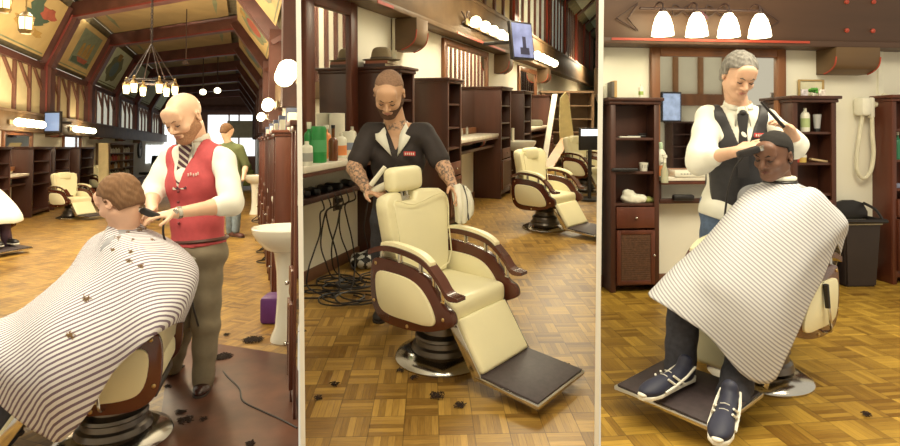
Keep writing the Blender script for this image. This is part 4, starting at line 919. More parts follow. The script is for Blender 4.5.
# clippers on the lower shelf with their cords
rnd = random.Random(5); zsh = zct-.26
for j, px in enumerate((306, 313, 324, 333, 347)):
    p = W2.at(W2.hit(px, None, .2), .20, zsh); o = thing('hair_clipper', 'black hair clipper on the shelf under left counter, %s' % ['leftmost', 'second from left', 'middle one', 'fourth from left', 'rightmost by the man'][j], 'clipper', p, rnd.uniform(0, 3), 'clippers on lower shelf')
    b = B(); b.box((0, 0, .03), (.16, .055, .055), .02); b.build('body', BLK, o, loc=(0, 0, 0)); b = B(); b.box((.09, 0, .03), (.03, .045, .03), .004); b.build('blade', CHR if j != 4 else WHP, o, loc=(0, 0, 0))
for j, (px, ph) in enumerate(((305, 0), (312, 1), (319, 2), (325, .5), (331, 1.4), (338, 2.2), (357, .9))):
    a = W2.at(W2.hit(px, None, .18), .30, zsh+.02); pts = [a, a+W2.y*-.04+Vector((0, 0, -.10))]
    for q in range(1, 6): pts.append(W2.at(W2.hit(px, None, .18)+.05*math.sin(q*1.1+ph*2)+q*.03*math.sin(ph), .25+.03*math.sin(q+ph), zsh*(1-q/5.5)))
    e = G(2, px+18*math.sin(ph)+8, 292+7*math.cos(ph*3))
    for q in range(14): pts.append(e+Vector(((.15+.03*q/14)*math.cos(q*.9+ph), .13*math.sin(q*.9+ph)+.02*q*math.cos(ph), .008+.004*(q % 3)+.006*j)))
    b = B(); b.tube(catmull(pts, 5), .0065, 6); clipped(b); tag(b.build('power_cord', CORD), 'black cord hanging from lower shelf to floor coils, %s' % ['leftmost', 'second from left', 'third from left', 'fourth from left', 'fifth from left', 'sixth from left', 'rightmost beside the cabinet'][j], 'cord', 'clipper cords under left counter')
p = W2.at(W2.hit(337, None, .02), .0, W2.hit(337, 203)[1]); o = thing('wall_socket', 'dark wall socket with plugs among the cords', 'socket', p, W2.ang); b = B(); b.b2(-.05, .05, -.01, 0, -.06, .06, .003); b.build('plate', M('plate_dark', (.10, .07, .05), .5), o, loc=(0, 0, 0)); b = B(); b.b2(-.03, .03, -.05, -.01, .01, .05, .005); b.build('plug', BLK, o, loc=(0, 0, 0)); b = B(); b.b2(-.03, .03, -.05, -.01, -.05, -.01, .005); b.build('plug', BLK, o, loc=(0, 0, 0))
b = B(); c = G(2, 368, 266); rnd = random.Random(2)
o = solid('crumpled_cloth', [ell(c+Vector((0, 0, .06)), (.16, .14, .075))], [BLK, M('ball_white', (.7, .7, .66), .6)], None, h=.010, disp=wrinkle(.012, 38.), matfn=lambda C: (np.sin(C[:, 0]*70)+np.sin(C[:, 1]*80+C[:, 2]*60) > .2).astype(int), org=c); tag(o, 'black and white crumpled cloth bundle on floor behind chair', 'cloth')
# hair dryer and things on the second shelf
p = W2.at(w2(482, 145, .3)[0], .28, zc2-.18+.0); o = thing('hair_dryer', 'red and black hair dryer on shelf under second counter', 'hair dryer', p, W2.ang); b = B(); b.T = Matrix.Translation((0, 0, .075)) @ Matrix.Rotation(math.pi/2, 4, 'Y'); b.lathe([(0, -.12), (.05, -.12), (.07, -.06), (.065, .03), (.045, .14), (0, .14)], n=16); b.build('barrel', BLK, o, loc=(0, 0, 0)); b = B(); b.b2(-.08, -.03, -.03, .03, 0, .05, .01); b.build('handle', RED, o, loc=(0, 0, 0)); b = B(); b.T = Matrix.Translation((0, 0, .075)) @ Matrix.Rotation(math.pi/2, 4, 'Y'); b.lathe([(.052, -.10), (.071, -.06), (.069, -.02)], n=16); b.build('red_band', RED, o, loc=(0, 0, 0))
p = W2.at(w2(537, 125, .3)[0], .25, zc2); b = B(); b.b2(-.16, .16, -.12, .12, 0, .12, .02); b.b2(-.14, .14, -.10, .10, .12, .135, .004); tag(b.build('storage_box', M('box_greygreen', (.24, .23, .17), .6), None, loc=p), 'grey green box standing on the far counter', 'box')
# leaning boards and the dark shelf at the far end
def board(name, a, c, w, lab_, mat, th=.03):
    b = B(); d = Vector(c)-Vector(a); s = Vector((1, .25, 0)).normalized()*w/2; b.slab([a-s, a+s, c+s, c-s], th); return tag(b.build(name, mat), lab_, 'board')
PL = M('plank_cream', (.62, .50, .27), .6, stretch=(1, 1, .1)); zq = 12.
a_, c_ = P(2, 571, 155, 11.4), P(2, 565, 90, 11.9); a_.z = .02 if a_.z < .3 else a_.z
b = B(); pts = [P(2, x, y, 11.4) for x, y in ((560, 98), (565, 92), (568, 97), (570, 112), (572, 128), (575, 150), (560, 150), (559, 125))]
b.slab(pts, .06); o = b.build('draped_cape', M('cape_cream', (.74, .62, .30), .7)); tag(o, 'cream cloth hanging at the far cabinet above second chair', 'cloth')
a_, c_ = P(2, 546, 170, 9.6), P(2, 566, 138, 11.0); b = B(); s = Vector((.10, .02, 0)); b.slab([a_-s, a_+s, c_+s, c_-s], .04); tag(b.build('leaning_board', M('board_orange', (.50, .26, .09), .5, stretch=(1, 1, .1))), 'slanting orange wood board behind the second chair', 'board')
a_, c_ = P(2, 544, 165, 10.8), P(2, 555, 94, 12.2); b = B(); s = Vector((.055, .02, 0)); b.slab([a_-s, a_+s, c_+s, c_-s], .04); tag(b.build('leaning_post', M('post_white', (.70, .66, .54), .6)), 'white post leaning upright before the far shelf', 'post')
o = thing('display_shelves', 'dark open shelves at far end behind the cream cloth', 'shelves', P(2, 568, 140, 13.4)*1.0, W2.ang*0); o.location.z = 0; Hh = ray(2, 568, 93).z*13.4+1.42
b = B()
for x in (-.62, -.02, .56): b.b2(x, x+.06, 0, .4, 0, Hh)
b.b2(-.62, .62, .38, .4, 0, Hh); b.b2(-.66, .66, -.02, .4, Hh, Hh+.05); b.build('case', M('shelf_brown', (.17, .10, .05), .6), o, loc=(0, 0, 0))
for j in range(5): b = B(); b.b2(-.6, .6, 0, .39, Hh*(.1+.18*j), Hh*(.1+.18*j)+.03); b.build('shelf', M('shelf_brown', (.17, .10, .05), .6), o, loc=(0, 0, 0))
p = P(2, 590, 139, 8.6); o = thing('computer_monitor', 'dark monitor with white screen cut by right border', 'monitor', p, .2); b = B(); b.box((0, 0, 0), (.36, .05, .34), .01); b.build('casing', BLK, o, loc=(0, 0, 0)); b = B(); b.box((.0, -.028, .10), (.32, .004, .10)); b.build('screen', DAY, o, loc=(0, 0, 0)); b = B(); b.cyl((0, 0, -.17), (0, 0, -p.z), .03, n=8); b.lathe([(0, -p.z), (.2, -p.z), (.2, -p.z+.03), (0, -p.z+.03)]); b.build('stand', BLKM, o, loc=(0, 0, 0)); clip_thing(o, 2, 598.5, 'L')

# ================================================================ ROOM 3 : facing one station
room(3)
a3, c3 = G(3, 612, 286), G(3, 890, 278); W3 = Wall(3, a3, math.atan2((c3-a3).y, (c3-a3).x)); uA, uB = W3.hit(600.4), W3.hit(1000)
bz = W3.hit(700, 43, .20)[1]
def c3l(b): return b.clip(3, 600.3, 'R')
b = B(W3.mat()); b.b2(uA-.3, uB, 0, .15, 0, bz+1.6); c3l(b); st(b.build('wall_back', WH, flat=True))
b = B(W3.mat()); b.b2(uA-.3, uB, -.02, 0, 0, .10, .004); c3l(b); st(b.build('baseboard_back', BASEB))
WB3 = M('beam_brown_plain', (.088, .042, .022), .5, var=.15, scale=5, stretch=(.1, 1, 1), bump=.05)
b = B(W3.mat()); b.b2(uA-.3, uB, -.20, 0, bz, bz+1.1, .006); b.b2(uA-.3, uB, -.235, 0, bz-.02, bz+.03, .006); c3l(b); st(b.build('trim_1', WB3))
b = B(W3.mat()); b.b2(W3.hit(612, None, .24), W3.hit(810, None, .24), -.243, -.235, bz+.006, bz+.026); c3l(b); st(b.build('trim_2', RED))
for (px, py) in ((847, 2), (874, 2), (847, 30.5), (873, 31)):
    u_, z_ = W3.hit(px, py, .20); b = B(); b.T = Matrix.Rotation(math.pi/2, 4, 'X'); b.lathe([(0, 0), (.020, 0), (.020, .010), (.010, .018), (0, .018)], n=12); o = b.build('bolt_head', RED, None, loc=W3.at(u_, .20, z_)); o.rotation_euler = (0, 0, W3.ang); tag(o, 'red painted bolt on the beam, %s' % {(847, 2): 'upper left of four', (874, 2): 'upper right of four', (847, 30.5): 'lower left of four', (873, 31): 'lower right of four'}[(px, py)], 'bolt', 'red bolts on beam')
def h3(px, py, out=0.): return W3.hit(px, py, out)
b = B(W3.mat()); b.b2(h3(877, 50)[0], h3(880, 50)[0]+.02, -.02, 0, .1, bz); st(b.build('trim_3', M('batten_white', (.84, .82, .70), .7)))
corbel(W3, (h3(833, 50, .2)[0]+h3(877, 50, .2)[0])/2, h3(877, 50, .2)[0]-h3(833, 50, .2)[0], h3(855, 73, .2)[1], bz-.02, .24, 'brown wooden corbel under beam beside the white hair vacuum')
D3 = .20
Hc = h3(630, 101, D3)[1]
def zz(py, px=630, out=D3): return W3.hit(px, py, out)[1]
cabL = cabinet(W3, h3(610, 200, D3)[0], h3(659, 200, D3)[0], D3, Hc, 'dark wood shelf cabinet at left with drawer and mesh door', 'shelf cabinets on station wall', [zz(139), zz(173), zz(205)], (zz(228), zz(207)), (zz(284), zz(230)), m=WD)
Hm = h3(810, 99, D3)[1]
cabM = cabinet(W3, h3(792, 150, D3)[0], h3(836, 150, D3)[0], D3, Hm, 'dark wood shelf cabinet behind seated man, lotions on shelves', 'shelf cabinets on station wall', [h3(810, 133, D3)[1], h3(810, 164, D3)[1], h3(810, 195, D3)[1]], (.60, .76), (.12, .58), m=WD)
Hr = h3(893, 98, D3)[1]
cabR = cabinet(W3, h3(891, 200, D3)[0], h3(936, 200, D3)[0], D3, Hr, 'dark wood cabinet at right border beside the trash can', 'shelf cabinets on station wall', [h3(893, 130, D3)[1], h3(893, 161, D3)[1], h3(893, 190, D3)[1]], (.60, .76), (.12, .58), m=WD2)
mu0, mu1 = h3(649, 60)[0], h3(783, 60)[0]
z3c = h3(680, 177, .18)[1]; 
mirror(W3, mu0, mu1, z3c-.02, h3(715, 48)[1], 'big brown framed mirror behind the standing barber', None, .085, m=WF)
z3t = h3(680, 177, .18)[1]
counter(W3, h3(661, 177, .18)[0]+.0, h3(787, 177, .18)[0]-.02, .18, z3t, 'white counter under big mirror with orange bottle', None, h3(690, 200, .16)[1], .035)
# wall opposite, seen only in the mirror
b = B(); yo = -3.4; b.b2(-9, 9, yo-.1, yo, 0, 4.6); st(b.build('wall_front', WH, flat=True)); 
b = B(); b.b2(-9, 9, yo, yo+.12, 2.05, 2.35); st(b.build('trim_4', WF)); b = B()
BRM = M('brace_wood_light', (.33, .16, .07), .6)
for j in range(26):
    x = -9+j*.72; b.b2(x-.06, x+.06, yo, yo+.08, 2.35, 4.5); b.mesh([(x+.04, yo, 3.45), (x+.04, yo+.07, 3.45), (x+.04, yo, 3.3), (x+.04, yo+.07, 3.3), (x+.42, yo, 3.85), (x+.42, yo+.07, 3.85), (x+.50, yo, 3.80), (x+.50, yo+.07, 3.80)], [(0, 4, 6, 2), (1, 3, 7, 5), (0, 1, 5, 4), (2, 6, 7, 3), (4, 5, 7, 6), (0, 2, 3, 1)])
st(b.build('trim_5', BRM))
def reflect_at(px, py, y0):
    """where on the plane y=y0 behind the camera the mirror shows at this pixel"""
    n = -W3.y; o = Vector((0, 0, ROOM[3][1])); v = ray(3, px, py); t_ = (W3.p+n*.02-o).dot(n)/v.dot(n); hp = o+v*t_; r = v-n*2*v.dot(n); return hp+r*((y0-hp.y)/r.y)
q = reflect_at(671, 107, yo+.35); o = thing('television', 'small flat television seen reflected in the big mirror', 'television', q, math.pi); b = B(); b.box((0, 0, 0), (.55, .06, .75), .012); b.build('casing', BLK, o, loc=(0, 0, 0)); b = B(); b.box((0, -.033, .0), (.47, .004, .66)); b.build('screen', M('screen_bright', (.2, .25, .4), .3, emit=.8, ecol=(.45, .55, .75), var=.8, scale=6), o, loc=(0, 0, 0))
b = B(); b.cyl((0, .03, 0), (0, .33, 0), .03); b.build('bracket', BLKM, o, loc=(0, 0, 0))
q = reflect_at(682, 150, yo+.3); o = thing('shelf_cabinet', 'dark open shelf cabinet seen reflected in the big mirror', 'cabinet', (q.x, yo+.35, 0), math.pi); b = B()
for x in (-.3, .27): b.b2(x, x+.03, -.0, .33, 0, 1.6)
b.b2(-.33, .33, -.03, .33, 1.6, 1.64); b.b2(-.3, .3, .31, .33, 0, 1.6); b.build('carcass', WD, o, loc=(0, 0, 0))
for z in (.3, .7, 1.0, 1.3): b = B(); b.b2(-.27, .27, 0, .31, z, z+.025); b.build('shelf', WD, o, loc=(0, 0, 0))
# the glowing light bar
lx = [W3.hit(px, None, .42) for px in (663, 697, 729, 760)]; c = sum(lx)/4; zL = h3(697, 8, .4)[1]
t = W3.thing('vanity_light', 'iron wall light with four glowing tulip shades above mirror', 'wall light', c, .20, zL)
IR = M('iron_scroll', (.06, .03, .025), .5); b = B(); b.tube([(lx[0]-c-.12, -.06, .02), (lx[3]-c+.12, -.06, .02)], .012, 8); b.build('rail', IR, t, loc=(0, 0, 0))
for s in (-1, 1):
    x = (lx[3]-c)*s; b = B(); b.tube([(x+s*.13, -.02, .07), (x+s*.32, -.02, -.06), (x+s*.13, -.02, -.16), (x+s*.22, -.02, -.06), (x+s*.13, -.02, .07)], .007, 6); b.build('scroll_arrow', IR, t, loc=(0, 0, 0))
for s in (-.5, .5): b = B(); b.tube(catmull([(s*.3+.09*math.cos(a), -.02, .02+.05*math.sin(2*a)) for a in [j*math.pi/5 for j in range(10)]], 3, True), .006, 5); b.build('scrollwork', IR, t, loc=(0, 0, 0))
b = B(); b.prism([(.07*math.cos(a)*(1+.18*math.cos(5*a)), -.04+.06*math.sin(a)*(1+.18*math.cos(5*a))) for a in [j*2*math.pi/30 for j in range(30)]], 'xz', -.03, -.01, .003); b.build('emblem', M('emblem_dark', (.13, .05, .07), .5), t, loc=(0, 0, 0))
b = B(); b.ell((0, -.06, -.09), (.05, .03, .04)); b.build('center_cup', M('brass_bright', (.6, .45, .2), .3, metal=.8), t, loc=(0, 0, 0))
SHD = M('tulip_shade', (1, .95, .72), .3, emit=9., ecol=(1, .90, .55))
for x in lx:
    x -= c; b = B(); b.tube(catmull([(x, -.06, .02), (x, -.15, .05), (x, -.22, .02), (x, -.22, -.03)], 5), .008, 6); b.lathe([(0, -.02), (.024, -.02), (.026, -.045), (0, -.045)], (x, -.22, 0), 12); a_ = b.build('arm', IR, t, loc=(0, 0, 0))
    b = B(); b.lathe([(0, -.04), (.030, -.045), (.058, -.09), (.078, -.16), (.088, -.235), (.08, -.235), (.0, -.20)], (x, -.22, 0), 20); b.build('shade', SHD, a_, loc=(0, 0, 0))
# things in and on the shelves
def on3(px, out, z): return W3.at(W3.hit(px, None, out), out, z)
zt = Hc+.028
bottle(pf(.03, .13), WHP, on3(606.5, .12, zt), 'small white bottle on top of left cabinet at border', [], 'items on left cabinet top')
for j, (px, h_, cc) in enumerate(((611, .13, (.12, .10, .08)), (613.5, .14, (.5, .32, .12)))):
    b = B(); b.b2(-.012, .012, -.05, .05, 0, h_, .002); o = b.build('book', M('spine%d' % j, cc, .6), None, loc=on3(px, .2, zt)); o.rotation_euler = (0, 0, W3.ang); tag(o, ['dark upright booklet on left cabinet top', 'orange upright booklet beside the dark one'][j], 'book')
bottle(pf(.020, .12), WHP, on3(641, .12, zt), 'slim pale spray bottle on left cabinet, green band', [('band', [(.021, .03), (.021, .06)], M('green_band', (.35, .5, .12), .5))], 'items on left cabinet top')
s1, s2, s3 = zz(139)+.011, zz(173)+.011, zz(205)+.011
b = B(); b.box((0, 0, .012), (.16, .05, .018), .006); b.box((.06, .01, .03), (.08, .02, .015), .004, Matrix.Rotation(.4, 3, 'Z')); o = b.build('comb_set', BLK, None, loc=on3(636, .12, s1)); tag(o, 'black comb and tools on the first shelf of left cabinet', 'comb')
b = B(); b.b2(-.09, .09, -.03, .03, 0, .012, .003); tag(b.build('paper_strip', WHP, None, loc=on3(629, .12, s1)), 'white paper strip at front of the first shelf', 'paper')
b = B(); b.box((0, 0, .04), (.012, .008, .10), .002, Matrix.Rotation(.5, 3, 'Y')); tag(b.build('razor_stick', M('pale_green', (.5, .55, .3), .5), None, loc=on3(609.5, .12, zz(128))), 'thin pale stick hanging inside left cabinet compartment', 'stick')
o = thing('paper_cup', 'white paper cup with printed letters on second shelf', 'cup', on3(643.5, .12, s2)); b = B(); b.lathe([(0, 0), (.030, 0), (.040, .072), (.036, .072), (.027, .005), (0, .005)], n=20); b.build('wall', WHP, o, loc=(0, 0, 0))
b = B()
for j in range(3): b.tube([(-.02+.02*j, -.0375, .055), (-.02+.02*j, -.034, .025)], .003, 4)
b.build('lettering', M('print_grey', (.25, .25, .24), .6), o, loc=(0, 0, 0))
for j in range(4):
    b = B(); b.box((0, 0, .018), (.09, .04, .03), .01); tag(b.build('clipper_guard', BLK, None, loc=on3(617+j*5.2, .22, s2)), 'black clipper guard on second shelf, %s' % ['leftmost', 'second', 'third', 'rightmost near cup'][j], 'clipper guard', 'black guards on second shelf')
c = on3(632, .12, s3); o = solid('towel', [ell(c+Vector((0, 0, .035)), (.10, .07, .045)), ell(c+Vector((.05, -.01, .03)), (.07, .06, .04)), ell(c+Vector((-.03, .01, .075)), (.055, .05, .04))], M('towel_white', (.78, .76, .64), .9), None, h=.006, disp=wrinkle(.006, 60.), cuts=[plane_cut(c+Vector((0, 0, .001)), (0, 0, -1))], org=c); tag(o, 'crumpled white towel on the third shelf of left cabinet', 'towel')
c = on3(647, .12, s3); o = solid('cloth', [ell(c+Vector((0, 0, .022)), (.065, .05, .032))], M('cloth_olive', (.30, .32, .10), .9), None, h=.006, disp=wrinkle(.005, 70.), cuts=[plane_cut(c+Vector((0, 0, .001)), (0, 0, -1))], org=c); tag(o, 'olive green cloth heap right of the white towel', 'cloth')
o = bottle([(0, 0), (.044, 0), (.046, .01), (.046, .19), (.038, .215), (.018, .24), (.018, .275), (0, .275)], WHP, on3(660.5, .13, z3t), 'tall white spray bottle with orange base on white counter', [('label', [(.047, .01), (.047, .10)], ORG), ('cap', [(.019, .24), (.019, .29), (.012, .30), (0, .30)], M('cap_green', (.45, .6, .4), .4))], None)
b = B(); b.b2(-.14, .14, -.09, .09, 0, .05, .006); b.b2(-.13, .13, -.08, .08, .05, .055); o = b.build('paper_box', WHP, None, loc=on3(685, .10, z3t)); o.rotation_euler = (0, 0, W3.ang); tag(o, 'flat white box with faint lettering under the mirror', 'box')
b = B()
for j in range(7): b.b2(-.09+j*.027, -.072+j*.027, -.092, -.0905, .022, .03)
l = b.build('lettering', M('print_grey', (.25, .25, .24), .6), o, loc=(0, 0, 0))
o = bottle([(0, 0), (.030, 0), (.030, .10), (.015, .14), (.012, .17), (0, .17)], M('clear_liquid', (.55, .55, .38), .1, alpha=.75), on3(664.5, .25, .93), 'clear spray bottle with white trigger hanging beside left cabinet', [('trigger', [(.012, .165), (.012, .21), (.022, .212), (.02, .235), (0, .24)], WHP)], None)
b = B(); b.tube(catmull([(0, .02, .16), (0, .05, .165), (0, .09, .16)], 4), .004, 5); b.build('hook', BLKM, o, loc=(0, 0, 0))
b = B(); b.box((0, 0, .025), (.18, .06, .05), .015); tag(b.build('clipper_holder', BLK, None, loc=on3(683, .18, h3(690, 200, .16)[1])), 'black clipper lying on shelf below white counter', 'clipper')
zM = Hm+.028; o = thing('picture_frame', 'gold edged picture leaning on wall above middle cabinet', 'picture', on3(810.5, .02, zM), W3.ang); b = B()
for x0, x1, z0, z1 in ((-.125, -.11, 0, .16), (.11, .125, 0, .16), (-.11, .11, 0, .015), (-.11, .11, .145, .16)): b.b2(x0, x1, -.018, 0, z0, z1, .002)
b.build('frame', M('gold_frame', (.45, .30, .12), .4), o, loc=(0, 0, 0)); b = B(); b.b2(-.11, .11, -.006, -.002, .015, .145); b.build('picture', M('picture_pale', (.72, .68, .5), .7), o, loc=(0, 0, 0))
o = thing('potted_plant', 'tiny green leafy plant on top of middle cabinet', 'plant', on3(814, .12, zM)); b = B(); b.lathe([(0, 0), (.02, 0), (.025, .03), (0, .03)], n=12); b.build('pot', WHP, o, loc=(0, 0, 0)); b = B()
for j in range(14): a = j*2.4; b.ell((.03*math.cos(a), .03*math.sin(a), .04+.03*((j*7) % 5)/5), (.016, .010, .014), n=8, m=6)
b.build('leaves', M('leaf_green', (.10, .35, .05), .5), o, loc=(0, 0, 0))
for px, cc, lab_ in ((804.5, (.55, .5, .55), 'small grey white card left of tiny plant'), (822, (.75, .65, .6), 'small white trinket right of tiny plant')):
    b = B(); b.b2(-.028, .028, -.008, .008, 0, .055, .002); tag(b.build('card', M('card_%d' % px, cc, .6, var=.4, scale=40), None, loc=on3(px, .22, zM)), lab_, 'card')
m1, m2 = h3(810, 133, D3)[1]+.011, h3(810, 164, D3)[1]+.011
o = bottle([(0, 0), (.036, 0), (.038, .01), (.038, .15), (.03, .17), (.014, .18), (.014, .21), (0, .21)], WHP, on3(805, .12, m1), 'white lotion bottle with green label on upper shelf', [('label', [(.039, .04), (.039, .12)], M('lime_label', (.45, .55, .25), .5))], 'lotions on middle cabinet')
o = bottle([(0, 0), (.024, 0), (.024, .03), (.034, .15), (.034, .155), (0, .155)], M('tube_silver', (.45, .45, .45), .35), on3(817, .12, m1), 'silver squeeze tube right of the white lotion bottle', [('cap', [(.025, 0), (.025, .03)], BLK)], 'lotions on middle cabinet')
bottle([(0, 0), (.022, 0), (.022, .14), (.018, .16), (0, .16)], M('red_can', (.5, .05, .03), .3), on3(796.5, .12, m2), 'red spray can on lower shelf beside the head', [('cap', [(.018, .16), (.018, .18), (0, .18)], WHP)], 'lotions on middle cabinet')
bottle([(0, 0), (.034, 0), (.034, .05), (.036, .05), (.036, .065), (0, .065)], M('jar_yellow', (.65, .45, .12), .4), on3(802, .12, m2), 'yellow jar with white lid on lower shelf', [('lid', [(.0365, .045), (.0365, .067), (0, .067)], WHP)], 'lotions on middle cabinet')
b = B(); b.box((0, 0, .012), (.15, .05, .02), .006, Matrix.Rotation(.15, 3, 'Y')); tag(b.build('hair_brush', M('brush_tan', (.55, .40, .22), .6), None, loc=on3(818, .12, m2+.005)), 'tan hair brush lying right of the yellow jar', 'brush')
bottle(pf(.03, .22), M('green_bottle', (.04, .22, .12), .25), on3(897.5, .12, h3(893, 161, D3)[1]+.011), 'dark green bottle in right cabinet at border', [('cap', [(.011, .22), (.012, .25), (0, .25)], WHP)], None)
b = B(); b.box((0, 0, .02), (.10, .08, .04), .01); tag(b.build('folded_cloth', M('cloth_blue', (.25, .27, .40), .9), None, loc=on3(897.5, .12, h3(893, 190, D3)[1]+.011)), 'blue grey folded cloth in right cabinet lower shelf', 'cloth')
# hair vacuum on the wall
u_, z_ = h3(858, 108); o = thing('hair_vacuum', 'white wall unit with looping vacuum hose beside right cabinet', 'wall vacuum', W3.at(u_, .012, z_), W3.ang); k_ = 1/109*1.04
b = B(); b.box((-.02, -.06, .01), (.10, .12, .17), .03); b.build('housing', WHP, o, loc=(0, 0, 0)); b = B(); b.box((.075, -.05, .0), (.045, .05, .19), .015); b.build('holder', WHP, o, loc=(0, 0, 0))
b = B(); b.tube(catmull([(.075, -.06, -.08), (.08, -.06, -.25), (.09, -.06, -.42), (.06, -.06, -.58), (-.01, -.06, -.645), (-.07, -.06, -.58), (-.075, -.06, -.42), (-.04, -.06, -.2), (-.02, -.06, -.07)], 8), .017, 10); b.build('hose', M('hose_cream', (.72, .68, .52), .5), o, loc=(0, 0, 0))
b = B(); b.tube(catmull([(.06, -.03, .07), (.13, -.03, .03), (.19, -.03, .07), (.24, -.03, .12)], 6), .028, 10); b.build('duct', M('hose_cream', (.72, .68, .52), .5), o, loc=(0, 0, 0))
# trash can
gl, gr_ = G(3, 841, 286), G(3, 876, 286); c = (gl+gr_)/2+Vector((0, .05, 0)); wB = (gr_-gl).length; Ht = 286-218; Ht = Ht/560*c.y*1.0
o = thing('trash_can', 'black trash can with open curved lid near right cabinet', 'trash can', c, .06)
b = B(); w0, w1, d0, d1 = wB/2*.92, wB/2*1.10, .085, .105
b.mesh([(-w0, -d0, 0), (w0, -d0, 0), (w0, d0, 0), (-w0, d0, 0), (-w1, -d1, Ht*.93), (w1, -d1, Ht*.93), (w1, d1, Ht*.93), (-w1, d1, Ht*.93)], [(3, 2, 1, 0), (0, 1, 5, 4), (1, 2, 6, 5), (2, 3, 7, 6), (3, 0, 4, 7)]); bmesh.ops.bevel(b.bm, geom=[e for e in b.bm.edges], offset=.015, segments=2, affect='EDGES'); b.build('bin', M('bin_brown', (.030, .020, .018), .5), o, loc=(0, 0, 0))
b = B(); b.b2(-w1-.005, w1+.005, -d1-.005, d1+.005, Ht*.90, Ht*.935, .005); b.build('liner', M('liner_white', (.55, .52, .42), .6), o, loc=(0, 0, 0))
b = B(); b.tube(catmull([(-w1-.02, -d1-.02, Ht*.955), (w1+.02, -d1-.02, Ht*.955), (w1+.02, d1, Ht*.955), (-w1-.02, d1, Ht*.955)], 1, True), .020, 8, close=True); b.build('rim', BLK, o, loc=(0, 0, 0))
b = B(); out = [(-w1-.01, 0), (-w1-.01, .05), (-w1*.8, .13), (-w1*.3, .155), (w1*.3, .155), (w1*.8, .13), (w1+.01, .05), (w1+.01, 0)]; b.prism([(x, Ht*.97+z) for x, z in out], 'xz', d1*.55, d1*.85, .008); b.build('lid', BLK, o, loc=(0, 0, 0)); b = B(); b.tube(catmull([(-w1-.01, -d1, Ht*.96), (-w1-.01, -d1*.2, Ht*.97+.08), (-w1*.8, d1*.6, Ht*.97+.13)], 5), .012, 6); b.tube(catmull([(w1+.01, -d1, Ht*.96), (w1+.01, -d1*.2, Ht*.97+.08), (w1*.8, d1*.6, Ht*.97+.13)], 5), .012, 6); b.build('lid_frame', BLK, o, loc=(0, 0, 0))
for j, (pts_, w_) in enumerate((([(602.5, 143), (603.5, 150), (606, 170), (607, 178)], 'upper'), ([(602.5, 193), (606, 202), (608.5, 206), (611, 200)], 'lower'))):
    b = B(); b.tube(catmull([on3(px, .03, h3(px, py, .03)[1]) for px, py in pts_], 5), .005, 6); tag(b.build('power_cord', CORD), 'thin black cord on wall left of cabinet, %s piece' % w_, 'cord', 'cords left of cabinet')
for k, px, py, r, n, seed in ((1, 253, 341, .10, 260, 1), (1, 223, 358, .085, 240, 2), (1, 185, 422, .05, 70, 3), (1, 180, 414, .03, 50, 4), (1, 203, 421, .02, 20, 5), (1, 176, 352, .03, 30, 6), (2, 334, 386, .02, 30, 7), (2, 437, 397, .05, 50, 8), (2, 460, 407, .03, 40, 9), (2, 405, 323, .05, 60, 10), (2, 318, 400, .018, 20, 11), (2, 400, 372, .02, 20, 12), (2, 414, 379, .02, 20, 13), (2, 303, 333, .02, 20, 14), (2, 564, 366, .02, 18, 15), (3, 866, 416, .018, 30, 16), (2, 390, 318, .02, 25, 17), (1, 250, 446, .03, 40, 18), (1, 227, 336, .03, 30, 19), (1, 168, 388, .02, 20, 20)):
    room(k); lab_ = 'dark cut hair on the %s floor at %s' % ({1: 'left room', 2: 'middle room', 3: 'right room'}[k], {1: 'the mat edge, ring shaped', 2: 'barber trouser leg, biggest tuft', 3: 'chair base right side, long tuft', 4: 'chair base rear', 5: 'barber shoe front', 6: 'trouser leg left side', 7: 'parquet left of chair, thin dash', 8: 'chair front, long wisp', 9: 'chair front, round tuft', 10: 'chair arm shadow, left of lever', 11: 'lower left, tiny wisp', 12: 'chrome disc left rim', 13: 'chrome disc front rim', 14: 'border below cords', 15: 'right of footrest', 16: 'right side, single dark wisp', 17: 'left of chair arm', 18: 'mat bottom', 19: 'sink side of trousers', 20: 'between the shoes'}[seed]); hair_tuft(k, px, py, r, n, lab_, seed)
